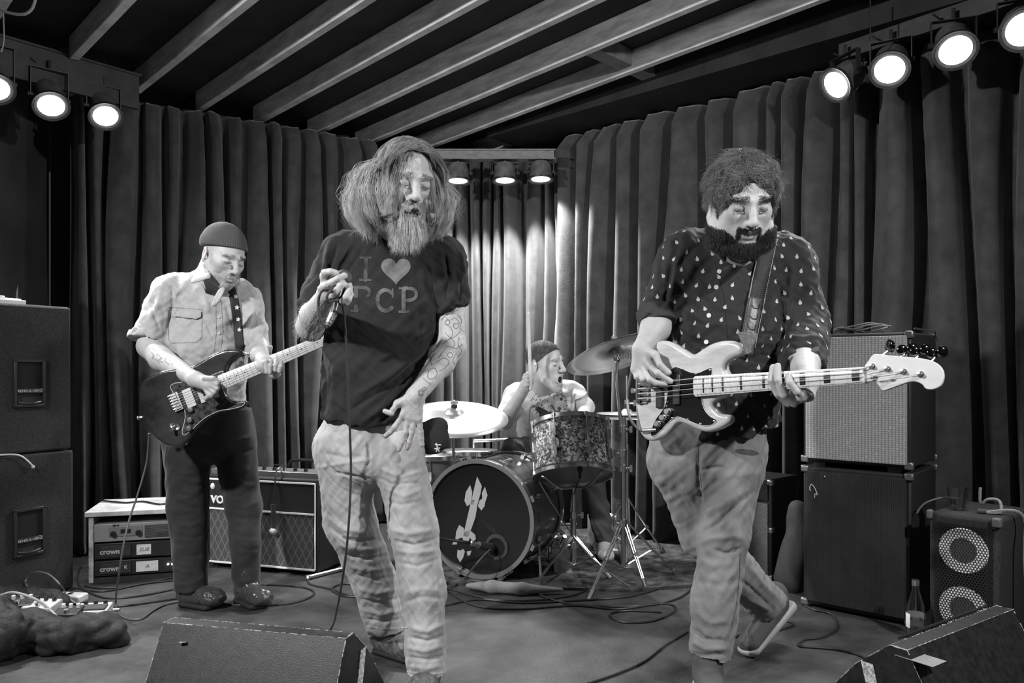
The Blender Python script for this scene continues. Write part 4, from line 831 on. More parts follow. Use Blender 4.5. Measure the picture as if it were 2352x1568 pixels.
cable([(1840, 1385), (1870, 1400), (1910, 1410), (1922, 1440), (1890, 1462), (1850, 1468), (1835, 1482), (1870, 1486), (1930, 1492), (1985, 1510), (2000, 1545)], 'long cable wriggling in front of the bass cabinets')
cable([(1715, 1470), (1760, 1455), (1820, 1435), (1800, 1425), (1750, 1440), (1690, 1462)], 'cable loop on the floor behind the bassist\'s raised heel')
cable([(410, 1382), (460, 1378), (540, 1389), (640, 1388), (700, 1376), (722, 1360), (690, 1347), (600, 1341)], 'cable looping round behind the guitarist\'s boots')
cable([(705, 1320), (712, 1340), (760, 1352), (800, 1365), (850, 1362)], 'short cable curling beside the combo amplifier')
cable([(850, 1345), (790, 1340), (762, 1352), (790, 1368), (850, 1370)], 'oval cable coil behind the singer\'s back leg')
cable([(195, 1345), (230, 1350), (300, 1345), (400, 1325)], 'cable lying along the foot of the amplifier rack')
cable([(120, 1400), (170, 1350), (240, 1372), (320, 1368), (410, 1350)], 'cable running from the pedals past the rack')
cable([(195, 1385), (260, 1392), (330, 1385), (415, 1372)], 'cable from the pale pedal towards the guitarist\'s boot')
cable([(185, 1300), (178, 1325), (190, 1350), (240, 1357), (330, 1340), (400, 1332)], 'cable trailing from the rack\'s left side')
def air_cable(P, label, r=.004, m_=None, grp=None): b = MB(); b.tube(P, r, 7, smooth=7); return tag(b.build('cable', m_ or Mcab2), label, 'cable', grp)
air_cable([at(62, 1345, 3.2), at(58, 1335, 3.3), at(75, 1315, 3.3), at(110, 1318, 3.25), at(140, 1345, 3.2), fl(150, 1362, .04)], 'thin cable arching above the pedals')
air_cable([at(-5, 1370, 2.9), at(30, 1360, 2.9), at(80, 1375, 2.9), at(115, 1400, 2.9), at(138, 1425, 2.86)], 'grey cable plugged into the pedals from the left', .005, mat('pale_wire', .3))
air_cable([at(30, 1400, 2.95), at(60, 1383, 2.95), at(120, 1388, 2.98), at(170, 1402, 3.0), at(200, 1410, 3.0)], 'dark patch cable lying over the pedals')
air_cable([at(342, 995, 3.22), at(337, 1060, 3.25), at(318, 1130, 3.22), at(298, 1190, 3.18), at(284, 1250, 3.12), at(273, 1320, 3.15), fl(266, 1385, .02), fl(280, 1415, .005), fl(320, 1422, .005), fl(352, 1402, .005), fl(380, 1388, .005), fl(412, 1381, .005)], 'guitar lead hanging from the dark guitar to the floor')
# ================================================================== PEOPLE: shared builders
Mskin = mat('skin', .43, .52, bump=(240, .22), var=(30, .06)); Mskin.node_tree.nodes['Principled BSDF'].inputs['Subsurface Weight'].default_value = .08
Mink = mat('tattoo_ink', .16, .55); Mdarkhair = mat('dark_hair', .022, .5); Mbrow = mat('brow_hair', .05, .6)
def mir(p): return (-p[0], p[1], p[2])
def head(q, R, t, sc, fat=0., mouth=0., look=0.):
    q.xf(R, t, sc)
    q.ell((0, .012, .03), (.074, .095, .083), k=.01); q.ell((0, -.032, -.032), (.060+fat, .054, .078+fat), k=.03)
    jd = -.028*mouth
    for s in (1, -1):
        f = lambda x, y, z_: (s*x, y, z_)
        q.path([f(.055+fat, .0, -.045), f(.045+fat, -.03, -.083+jd*.5), f(.014, -.066, -.103+jd)], [.017+fat, .016+fat, .015], k=.028)
        q.cap(f(.041, -.057, -.018), f(.050, -.035, -.012), .019, .014, k=.02)
        q.cap(f(.044, -.068, .025), f(.012, -.087, .021), .0085, .009, k=.013)
        q.ell(f(.031, -.097, .003), (.018, .017, .012), k=.012, op='-')
        q.ell(f(.031, -.0725, .002), (.0150, .0145, .0120), k=.004)
        q.cap(f(.020, -.0835, .0085), f(.043, -.078, .0085), .0012, .0012, k=.006, op='-')
        q.cap(f(.020, -.086, -.018), f(.040, -.080, -.015), .0006, .0006, k=.007, op='-')
        q.ell(f(.012, -.1005, -.0355), (.0088, .0100, .0080), k=.006); q.ell(f(.0068, -.106, -.0455), (.0040, .0050, .0045), k=.003, op='-')
        q.path([f(.020, -.101, -.036), f(.030, -.090, -.058), f(.033, -.082, -.072)], .0016, k=.009, op='-')
        A = np.array(Matrix.Rotation(s*.35, 3, 'Z')@Matrix.Rotation(-.15, 3, 'X')); q.ell(f(.079, .014, -.004), (.0075, .019, .031), A, k=.006)
        q.ell(f(.0865, .008, .0), (.0050, .010, .019), A, k=.004, op='-'); q.ell(f(.078, .010, -.030), (.006, .008, .009), A, k=.004)
    q.cap((0, -.077, -.098+jd), (0, -.073, -.104+jd), .0165, .0165, k=.02)
    q.path([(0, -.087, .016), (0, -.101, -.010), (0, -.1155, -.031)], [.0078, .0085, .0118], k=.010)
    q.ell((0, -.074, -.064+jd*.4), (.031, .023, .024), k=.018)
    if mouth:
        q.ell((0, -.092, -.070+jd*.55), (.019, .020, .008+.022*mouth), k=.004, op='-')
        q.path([(-.021, -.084, -.066), (-.010, -.097, -.056), (.010, -.097, -.056), (.021, -.084, -.066)], .0045, k=.004)
        q.path([(-.020, -.082, -.072+jd*.5), (-.009, -.092, -.080+jd), (.009, -.092, -.080+jd), (.020, -.082, -.072+jd*.5)], .0050, k=.004)
        q.cap((-.012, -.085, -.060), (.012, -.085, -.060), .004, k=.001)
    else:
        q.path([(-.023, -.0855, -.0675), (-.011, -.0965, -.0625), (0, -.0985, -.0635), (.011, -.0965, -.0625), (.023, -.0855, -.0675)], .0042, k=.004)
        q.path([(-.019, -.0865, -.0705), (0, -.0965, -.0735), (.019, -.0865, -.0705)], [.0040, .0058, .0040], k=.004)
        q.path([(-.024, -.0925, -.0675), (0, -.1035, -.0680), (.024, -.0925, -.0675)], .0012, k=.003, op='-')
    q.path([(-.013, -.093, -.086), (.013, -.093, -.086)], .0015, k=.010, op='-')
    q.xf()
def loc(V, R, t, sc): return (V-V3(t))@np.array(R)/sc
def wl(p, R, t, sc): return V3(t)+np.array(R)@(np.array(p, float)*sc)
def fur(name, V, N, mask, count, length, comb, rad, m, parent, R, t, sc, steps=6, curl=.2, grav=0., seed=1, lift=.5, clump=0, wave=0., hug=0.):
    """hair rooted on the surface wherever mask(local point) holds; comb(local point) gives the lie of the hair in head space"""
    r = np.random.default_rng(seed); L = loc(V, R, t, sc); ids = np.where(mask(L))[0]
    if not len(ids): return None
    ids = r.choice(ids, count); P = V[ids]+r.normal(size=(count, 3))*.0016; n = N[ids]; l = L[ids]; c = comb(l)@np.array(R).T
    ln = length(l) if callable(length) else np.full(count, length); ln = ln*r.uniform(.6, 1.15, count)
    d = c*(1-lift)+n*lift; d /= np.maximum(1e-9, np.linalg.norm(d, axis=1))[:, None]; out = [P]; st = (ln/(steps-1))[:, None]
    j = r.normal(size=(count, 3))*curl
    if clump: g = r.normal(size=(clump, 3))*curl*1.6; key = (np.floor(l*40)@np.array([1, 7, 31])).astype(int) % clump; j = j*.6+g[key]
    for i in range(steps-1):
        f = i/(steps-1); d = d+j*(.35+.65*math.sin(i*1.7+1))*.5+(c*.35)+np.array([0, 0, -grav])
        if hug:
            c = comb(loc(P, R, t, sc)); c = (c/np.maximum(1e-6, np.linalg.norm(c, axis=1))[:, None])@np.array(R).T; d = d*.6+c*.6; e = P-V3(t); e /= np.linalg.norm(e, axis=1)[:, None]; dn = np.einsum('ij,ij->i', d, e)[:, None]; d = d-hug*(dn-.08)*e
        if wave: d = d+np.stack([np.sin(P[:, 2]*90+i*1.1), 0*P[:, 0], np.cos(P[:, 0]*90+i*.9)], 1)*wave
        d /= np.linalg.norm(d, axis=1)[:, None]; P = P+d*st; out.append(P)
    return strands(name, np.stack(out, 1), rad, m, parent)
def brow_lash(V, N, R, t, sc, parent, m=None, dens=110, thick=1.):
    m = m or Mbrow
    for s in (1, -1):
        fur('eyebrow', V, N, lambda L: (s*L[:, 0] > .010) & (s*L[:, 0] < .050) & (np.abs(L[:, 2]-.0235+.12*(s*L[:, 0]-.03)) < .0055*thick) & (L[:, 1] < -.05), int(dens*2.2), .0075*sc, lambda l: np.stack([s*.9+0*l[:, 0], -.2+0*l[:, 0], .5-12*(s*l[:, 0]-.018)], 1), .00035, m, parent, R, t, sc, 4, .3, lift=.25, seed=5)
        a = [wl(p, R, t, sc) for p in ((s*.0170, -.0820, -.0060), (s*.024, -.0865, -.0070), (s*.031, -.0880, -.0074), (s*.038, -.0860, -.0068), (s*.0455, -.0785, -.0045))]
        b = MB(); b.tube(a, .0009*sc, 5, smooth=4); b.build('eyelashes', mat('lash', .015, .7), parent)
def fingers(q, lst, P, r=.0092, k=.006):
    """each finger: its joints in px with a depth offset from the surface function P(x, y, d); its own chain of tapering bones"""
    for F in lst:
        pts = [P(*j) for j in F]; n = len(pts); rs = [r*1.08*(1-.16*i/(n-1)) for i in range(n)]
        for i in range(n-1): q.cap(pts[i], pts[i+1], rs[i], rs[i+1], k=.003 if i else k)
def cloth(name, q, h, m, parent, fold=(), wv_=(), extra=None, it=1):
    V, F = q.mesh(h); N = vnormals(V, F)
    for a in wv_: V = V+N*wav(V, *a)[:, None]
    if fold: V = folds(V, vnormals(V, F), fold)
    if it: V = relax(V, F, it, .4)
    return V, F
def rings(px, wd, ht, step, y0, y1, x0f, x1f, seed=1):
    """stacked cloth wrinkles across a trouser leg or sleeve between rows y0 and y1"""
    r = np.random.default_rng(seed); out = []; y = y0
    while y < y1:
        a = x0f(y); b = x1f(y); k = r.uniform(-.35, .35)*(b-a)
        sx = a+(b-a)*r.uniform(0, .35); ex = b-(b-a)*r.uniform(0, .35)
        out.append(([(sx, y+k*.3), ((sx+ex)/2, y+r.uniform(4, 9)), (ex, y-k*.3)], wd, ht*r.uniform(.6, 1.2)*(1 if r.random() < .55 else -1)))
        y += step*r.uniform(.6, 1.4)
    return out

# ================================================================== THE SINGER
def singer():
    S = lambda x, y, d=0: at(x, y, 2.55+d)
    t = thing('person', (S(900, 0).x, 2.62, 0), 'long-haired bearded singer in a dark printed t-shirt and faded jeans, holding a microphone', 'person')
    R = rot(26, 20, 3); H = at(934, 414, 2.42); sc = 1.09
    q = Sdf(); head(q, R, H, sc)
    q.cap(wl((0, .03, -.05), R, H, sc), S(905, 575, .05), .062, .068, k=.02); q.seg(S(905, 600, .06), S(885, 740, .04), (.14, .085), (.14, .09), k=.04); q.seg(S(885, 740, .04), S(846, 980, .04), (.14, .09), (.145, .09), k=.03)
    q.cap(S(790, 585, .06), S(1015, 590, .06), .055, k=.04)
    q.path([S(775, 595, .06), S(714, 750, .0)], [.052, .045], k=.03); q.path([S(714, 750, .0), S(722, 725, -.08), S(752, 676, -.28)], [.044, .043, .027], k=.02)
    Pf = lambda x, y, d: at(x, y, 2.25+d)
    q.cap(Pf(752, 676, .02), Pf(772, 655, .02), .027, .030, k=.02); q.cap(Pf(748, 668, .01), Pf(744, 634, -.005), .014, .012, k=.012)
    fingers(q, [[(744, 636, -.008), (746, 626, -.02), (759, 624, -.026), (772, 627, -.022)], [(738, 663, -.005), (757, 651, -.03), (776, 640, -.036), (791, 633, -.02)],
                [(789, 646, .0), (783, 655, -.03), (770, 670, -.042), (759, 682, -.03)], [(797, 652, .01), (801, 668, -.018), (794, 682, -.036), (786, 692, -.032)], [(800, 654, .02), (804, 676, .0), (800, 688, -.016), (795, 695, -.014)]], Pf, .0102)
    # resting arm
    q.path([S(1032, 600, .06), S(1038, 795, .0)], [.050, .044], k=.03); q.path([S(1038, 795, .0), S(1012, 835, -.05), S(957, 905, -.16)], [.044, .041, .029], k=.02)
    Ph = lambda x, y, d: at(x, y, 2.385+d)
    for x, y in ((926, 952), (939, 957), (951, 960), (962, 960)): q.cap(Ph(955, 908, .005), Ph(x, y, .0), .022, .0125, k=.012)
    q.cap(Ph(950, 912, .0), Ph(913, 927, -.005), .018, .0125, k=.014)
    fingers(q, [[(913, 927, -.005), (903, 940, -.012), (899, 949, -.014), (884, 944, -.012)], [(926, 953, .0), (907, 980, -.005), (897, 992, .002), (886, 1001, .012)],
                [(938, 958, .0), (931, 992, .0), (924, 1015, .004), (917, 1032, .010)], [(951, 962, .0), (946, 993, .002), (940, 1014, .006), (936, 1029, .012)], [(962, 962, .0), (966, 990, .006), (967, 1006, .010), (969, 1021, .014)]], Ph, .0088)
    # hidden legs and feet, so that the body is whole
    q.path([S(795, 1000, .06), S(806, 1200, .09), at(885, 1440, 2.79)], [.07, .055, .045], k=.03); q.path([S(905, 1000, .04), S(952, 1215, -.03), at(978, 1540, 2.48)], [.075, .055, .045], k=.03)
    q.cap(at(885, 1450, 2.80), at(885, 1462, 2.80), .03, .03, k=.02); q.cap(at(978, 1545, 2.48), at(978, 1560, 2.48), .03, .03, k=.02)
    V, F = q.mesh(.0026); N = vnormals(V, F); V = V+N*(wav(V, .0006, .02, 3))[:, None]
    # tattoos on the resting arm
    tr = bvh(V, F); rr = np.random.default_rng(4); fs = []
    sw = [[(1018, 722), (1032, 735), (1045, 730), (1056, 742)], [(1022, 745), (1035, 752), (1040, 768), (1030, 780)], [(1050, 722), (1060, 735), (1057, 752), (1066, 762)], [(1062, 790), (1048, 800), (1030, 795), (1018, 806), (1008, 822)],
          [(1016, 790), (1030, 780), (1046, 772), (1058, 760)], [(1005, 830), (1020, 822), (1032, 830), (1022, 845), (1008, 852)], [(1048, 812), (1040, 828), (1046, 842), (1036, 855)], [(985, 850), (998, 845), (1004, 858), (994, 870), (982, 866), (985, 852)],
          [(972, 868), (980, 876), (990, 882)], [(1055, 775), (1052, 790), (1060, 805), (1052, 820)], [(1022, 762), (1028, 770), (1044, 786), (1040, 800)], [(1000, 812), (990, 826), (992, 838)], [(1030, 722), (1040, 716), (1052, 712)], [(1013, 735), (1020, 728)]]
    ring2 = lambda cx, cy, r_, w: (lambda x, y: np.abs(np.hypot(x-cx, y-cy)-r_)-w)
    inkf = uni(*[seg2(p, .75) for p in [[tuple(v)[:2] for v in spline([(a, b, 0) for a, b in s], 5)] for s in sw]], ring2(967, 902, 7, 1.0), ring2(967, 902, 3.5, 1.0), ring2(974, 893, 4, .8), ring2(1047, 748, 6, .8), ring2(1028, 740, 5, .8), ring2(1034, 815, 6, .8))
    ad = decal(tr, inkf, (960, 700, 1075, 915), 1.1, .0004)
    V2, F2, mi = join(V, F, [(*ad, 1)]); body = npmesh('body', V2, F2, [Mskin, Mink], t, mi)
    brow_lash(V, N, R, H, sc, t, mat('grey_hair', .33, .6), 90)
    m = MB()    # nails
    for p, d in ((Ph(917, 1030, -.0), None),): pass
    # ---------------- hair
    rg = np.random.default_rng(11); Rz = rot(20, 0, 0)
    Mh = mat('grey_hair_long', .46, .55, var=(25, .25)); Mhd = mat('brown_grey_roots', .20, .5, var=(30, .3))
    def Rprof(zz): return np.interp(zz, [-.17, -.12, -.06, 0, .04, .07, .10, .125], [.125, .152, .156, .136, .113, .093, .066, .030])
    def lock(n, th0, th1, u0, u1, zend, seed, side=1., dark=False, steps=30, wamp=.007):
        r = np.random.default_rng(seed); th = r.uniform(th0, th1, n); u = r.uniform(u0, u1, n); ze = zend+r.normal(size=n)*.018+.02*np.cos(th); s = np.linspace(0, 1, steps)[None, :]
        top = r.uniform(.085, .122, n); zz = top[:, None]+(ze-top)[:, None]*s**1.15
        ck = (th*9).astype(int)+(u*4).astype(int)*13; cph = np.random.default_rng(seed+1).uniform(0, 6.28, 999)[ck % 999]
        rad = Rprof(zz)*u[:, None]*(1+.06*np.sin(cph*3))[:, None]; asym = np.where(th < 0, 1.06, .90)[:, None]
        tw = th[:, None]+.09*np.sin(s*6+cph[:, None])*s+.03*np.sin(s*11+r.uniform(0, 6, n)[:, None])*s
        X = np.sin(tw)*rad*asym; Y = -np.cos(tw)*rad*np.where(np.cos(tw) > 0, .72, .95)+.012
        blend = np.clip(s*2.4, 0, 1); X = X*blend+(np.sign(th)*.004)[:, None]*(1-blend); Y = Y*blend+(r.uniform(-.055, .06, n)[:, None]+.0)*(1-blend)
        for a, f_ in ((wamp, 11), (wamp*.4, 27)): X = X+a*s*np.sin(s*f_+cph[:, None]+r.uniform(0, .8, n)[:, None]); Y = Y+a*s*np.cos(s*f_*.9+cph[:, None]*2); 
        L = np.stack([X, Y, zz], -1); L = L@Rz.T+V3(H)+np.array(R)@np.array([0, .0, .0])
        return L
    q = Sdf(); q.xf(Rz, H, 1.)
    for zz in np.linspace(-.12, .095, 9): r_ = float(Rprof(zz))*.86; q.ell((-.006 if zz < .05 else 0, .018, zz), (r_, r_*.85, .03), k=.03)
    q.ell((.0, .02, .070), (.080, .096, .045), k=.02); q.ell(V3(R@np.array([0, .015, .032])), (.076*sc, .098*sc, .085*sc), R@Rz.T if False else None, k=.02)
    q.xf(R, H, sc); q.ell((0.004, -.135, -.045), (.056, .11, .105), k=.015, op='-'); q.ell((.006, -.135, .055), (.044, .09, .050), k=.01, op='-'); q.xf()
    Vh, Fh = q.mesh(.005); Nh = vnormals(Vh, Fh); Vh = Vh+Nh*wav(Vh, .004, .03, 6, stretch=(1, 1, .15))[:, None]; hair = npmesh('hair', Vh, Fh, mat('hair_mass', .20, .8, bump=(350, .8), stretch=(1, 1, .1), var=(200, .4)), t)
    a = math.radians
    strands('hair_locks', np.concatenate([lock(3600, -a(178), -a(44), .84, 1.10, -.135, 21), lock(3000, a(50), a(178), .84, 1.08, -.140, 22), lock(1500, -a(66), -a(31), .74, 1.0, -.11, 25), lock(1100, a(38), a(66), .78, 1.0, -.12, 26)]), .00048, Mh, hair)
    strands('flyaway_hair', lock(300, -a(170), -a(48), 1.0, 1.24, -.12, 31, wamp=.014), .0003, Mh, hair); strands('flyaway_hair', lock(240, a(50), a(170), 1.0, 1.22, -.12, 32, wamp=.014), .0003, Mh, hair)
    # darker crown hair drawn from the parting over the top of the head
    n = 3600; r = rg; y0 = r.uniform(-.066, .095, n); sd = np.where(r.random(n) < .55, -1, 1); s = np.linspace(0, 1, 18)[None, :]; al = .03+s*r.uniform(.8, 2.1, n)[:, None]; grp = np.floor(y0*160)+sd*31; gp = np.sin(grp*12.9898)*3.1
    X = sd[:, None]*np.sin(al)*(.080+.010*s)+.004+r.normal(size=n)[:, None]*.006*(1-s); Z = .025+np.cos(al)*.093*np.sqrt(np.clip(1-((y0-.012)/.112)**2, .12, 1))[:, None]; Y = y0[:, None]-.022*s*(y0[:, None] < -.02)+.004*np.sin(s*7+gp[:, None])*s
    X += .004*np.sin(s*6+gp[:, None])*s; Z += .003*np.sin(s*9+gp[:, None]*2)+r.normal(size=n)[:, None]*.0012; L = np.stack([X, Y, Z], -1)*sc@np.array(R).T+V3(H); strands('crown_hair', L, .0005, Mhd, hair)
    # thin strands hanging over the brow on the picture-left side
    n = 90; x0 = -r.uniform(.022, .056, n); s = np.linspace(0, 1, 14)[None, :]; X = x0[:, None]*(.45+.75*s**.6)-.004; Z = .104-.012*np.abs(x0[:, None])*10-s*r.uniform(.07, .16, n)[:, None]; Y = -.060-.052*np.sin(np.clip(s*1.5, 0, 1.57))+.6*np.abs(x0[:, None])+.004*np.sin(s*9+x0[:, None]*300)
    strands('brow_strands', np.stack([X, Y, Z], -1)*sc@np.array(R).T+V3(H), .00040, Mh, hair)
    # beard and moustache
    Mb = mat('grey_beard', .50, .6, var=(40, .2)); low = lambda L: (L[:, 1] < -.015) & (L[:, 2] < -.058) & (L[:, 2] > -.135) & ~((np.abs(L[:, 0]) < .021) & (L[:, 2] > -.079) & (L[:, 1] < -.08)) & (L[:, 1] < .05)
    comb = lambda l: np.stack([l[:, 0]*1.5, -.45+0*l[:, 0], -1+0*l[:, 0]], 1)
    V_, N_ = V, N
    fur('beard', V_, N_, low, 13000, lambda l: .050+.040*np.clip(1-np.abs(l[:, 0])/.05, 0, 1), comb, .00042, Mb, t, R, H, sc, 10, .42, grav=.22, lift=.7, seed=3, clump=90)
    fur('beard', V_, N_, lambda L: (L[:, 1] < .0) & (L[:, 2] < -.03) & (L[:, 2] > -.07) & (np.abs(L[:, 0]) > .036) & (np.abs(L[:, 0]) < .075), 2200, .035, comb, .0004, Mb, t, R, H, sc, 6, .3, grav=.3, lift=.45, seed=8)
    fur('moustache', V_, N_, lambda L: (np.abs(L[:, 0]) < .030) & (L[:, 2] < -.047) & (L[:, 2] > -.0615) & (L[:, 1] < -.07), 1500, .020, lambda l: np.stack([np.sign(l[:, 0])*.9, -.2+0*l[:, 0], -.8+0*l[:, 0]], 1), .0004, Mb, t, R, H, sc, 6, .15, grav=.3, lift=.3, seed=4)
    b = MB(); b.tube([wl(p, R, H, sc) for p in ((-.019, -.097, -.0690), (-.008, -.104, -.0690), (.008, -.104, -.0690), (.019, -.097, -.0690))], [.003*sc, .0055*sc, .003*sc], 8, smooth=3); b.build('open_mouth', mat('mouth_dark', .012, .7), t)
    # forearm hair
    for (x0, x1, y0, y1, n_) in ((670, 745, 690, 790, 500),):
        x, y = px_of(V); ids = np.where((x > x0) & (x < x1) & (y > y0) & (y < y1) & (V[:, 1] < 2.7))[0]; r = np.random.default_rng(2); ids = r.choice(ids, n_); P = V[ids]; d = N[ids]*.5+np.array([-.3, 0, -.5])+r.normal(size=(n_, 3))*.25
        strands('arm_hair', np.stack([P, P+d*.008, P+d*.015+np.array([0, 0, -.003])], 1), .00025, mat('pale_body_hair', .5, .6), t)['kind'] = 'stuff'
    # ---------------- t-shirt
    q = Sdf(); q.cap(S(795, 585, .06), S(1012, 590, .06), .072, .070, k=.03); q.seg(S(905, 590, .05), S(882, 720, .04), (.165, .105), (.188, .122), k=.05)
    q.seg(S(882, 720, .04), S(854, 850, .03), (.186, .122), (.172, .118), k=.03); q.seg(S(854, 850, .03), S(838, 1000, .03), (.172, .118), (.172, .120), k=.02)
    q.seg(S(782, 590, .06), S(722, 705, .02), (.068, .075), (.060, .068), k=.035); q.half(S(724, 703, .02), (-.25, 0, -1)) if False else None
    q.seg(S(1028, 595, .06), S(1047, 735, .02), (.064, .07), (.055, .062), k=.035)
    q.cap(S(905, 560, .05), S(925, 530, .0), .075, .06, k=.03)
    q.disp(lambda P, d: np.where((P[:, 0] < S(742, 0).x) & (P[:, 2] < S(0, 702).z+(P[:, 0]-S(724, 0).x)*.55), .05, 0))
    q.disp(lambda P, d: np.where((P[:, 0] > S(1008, 0).x) & (P[:, 2] < S(0, 708).z+(P[:, 0]-S(1048, 0).x)*.36), .05, 0))
    hx = np.array([700, 760, 850, 905, 960, 1000]); hy = np.array([958, 972, 986, 972, 950, 940])
    q.disp(lambda P, d: np.where((P[:, 2] < np.interp(CX+P[:, 0]/P[:, 1]*FPX, hx, [CZ-(v-HY)/FPX*2.45 for v in hy])) , .05, 0))
    V, F = cloth('t_shirt', q, .0042, None, None,
        [([(1062, 560), (1060, 640), (1030, 700), (1005, 722)], 5, .010), ([(1020, 575), (1030, 640), (1016, 700)], 4, -.010), ([(985, 600), (1000, 660), (1012, 700)], 6, .010), ([(990, 640), (1003, 690), (1010, 715)], 3, -.008), ([(962, 640), (985, 690), (1010, 735)], 6, .007),
         ([(758, 560), (742, 630), (745, 700)], 5, .009), ([(775, 560), (757, 620), (752, 690)], 4, -.010), ([(810, 560), (778, 605), (765, 650)], 6, .008), ([(835, 570), (800, 620), (780, 660)], 4, -.006),
         ([(1000, 745), (930, 800), (860, 830)], 7, .006), ([(985, 790), (900, 860), (800, 920)], 8, .009), ([(975, 815), (890, 890), (790, 950)], 5, -.008), ([(965, 850), (890, 930), (830, 970)], 8, .009), ([(955, 880), (905, 940), (870, 975)], 5, -.008),
         ([(745, 780), (770, 850), (765, 950)], 8, .007), ([(735, 800), (748, 880), (742, 955)], 5, -.007), ([(780, 760), (795, 840), (800, 960)], 9, -.006), ([(1015, 740), (1000, 790), (985, 830)], 5, .006), ([(1060, 600), (1072, 660), (1080, 690)], 4, .007), ([(1045, 620), (1058, 660), (1060, 700)], 4, -.007)],
        [(.0035, .10, 12), (.0018, .04, 13)])
    tr = bvh(V, F); hp_ = []
    for a_ in np.linspace(0, 2*PI, 60, endpoint=False): hp_.append((909.5+2.12*16*math.sin(a_)**3, 619.5-2.15*(13*math.cos(a_)-5*math.cos(2*a_)-2*math.cos(3*a_)-math.cos(4*a_))))
    heart = decal(tr, poly2(hp_), (870, 584, 948, 655), 1.0, .0015)
    def sq(p, w): return seg2(p, w)
    I_ = uni(sq([(841, 593), (840, 643)], 4.6), sq([(829, 592), (853, 592)], 2.2), sq([(827, 643), (852, 643)], 2.4))
    arc = lambda cx, cy, rx, ry, a0, a1, n=10: [(cx+rx*math.cos(math.radians(a0+(a1-a0)*i/n)), cy+ry*math.sin(math.radians(a0+(a1-a0)*i/n))) for i in range(n+1)]
    def Pl(x0, dy=0): return uni(sq([(x0, 664+dy), (x0, 716+dy)], 4.8), sq([(x0-9, 663+dy), (x0+12, 663+dy)], 2.6), sq([(x0-9, 717+dy), (x0+10, 717+dy)], 2.8), sq([(x0+4, 663+dy)]+arc(x0+14, 677+dy, 15, 13.5, -85, 85)+[(x0+4, 691+dy)], 4.0))
    Cl = uni(sq(arc(886, 690, 19, 24, 45, 315, 16), 4.5), sq([(902, 664), (902, 682)], 2.2))
    Pf_ = uni(sq([(818, 664), (818, 680)], 4.8), sq([(808, 660), (830, 660)], 2.6), sq([(818, 704), (818, 712)], 5), sq([(808, 713), (822, 713)], 3.), sq([(822, 660)]+arc(836, 672, 13, 11, -80, 60), 4.0))
    let = decal(tr, uni(I_, Pf_), (800, 585, 860, 722), 1.0, .0015); let2 = decal(tr, uni(Cl, Pl(927, -1)), (862, 655, 975, 725), 1.0, .0015)
    V2, F2, mi = join(V, F, [(*heart, 1), (*let, 2), (*let2, 3)])
    Mtee = mat('black_jersey', .021, .9, bump=(260, .35), spec=.25, sheen=.12)
    npmesh('t_shirt', V2, F2, [Mtee, mat('heart_print', .15, .85, bump=(300, .3), var=(60, .15)), mat('faded_letter_print', .055, .85, var=(22, .75)), mat('letter_print', .10, .85, var=(26, .6))], t, mi)
    # ---------------- jeans
    q = Sdf(); q.seg(S(846, 950, .04), S(848, 1045, .04), (.146, .104), (.168, .112), k=.03)
    q.seg(S(786, 1030, .05), S(805, 1205, .08), (.094, .102), (.084, .086), k=.035); q.seg(S(805, 1205, .08), at(858, 1335, 2.72), (.082, .083), (.078, .078), k=.03); q.seg(at(858, 1335, 2.72), at(888, 1442, 2.80), (.078, .078), (.072, .074), k=.02)
    q.seg(S(916, 1035, .02), S(950, 1215, -.03), (.086, .104), (.077, .084), k=.02); q.seg(S(950, 1215, -.03), S(972, 1360, -.06), (.076, .082), (.072, .076), k=.03); q.seg(S(972, 1360, -.06), S(980, 1540, -.08), (.072, .076), (.064, .070), k=.02)
    q.half(at(888, 1452, 2.80), (.1, 0, -1), .003) if False else None
    q.disp(lambda P, d: np.where((P[:, 1] > 2.63) & (P[:, 2] < at(0, 1449, 2.79).z+(P[:, 0]-at(888, 0, 2.8).x)*.12), .05, 0)); q.disp(lambda P, d: np.where((P[:, 1] < 2.63) & (P[:, 2] < at(0, 1548, 2.47).z), .05, 0)); q.disp(lambda P, d: np.where(P[:, 2] > S(0, 935).z, .05, 0))
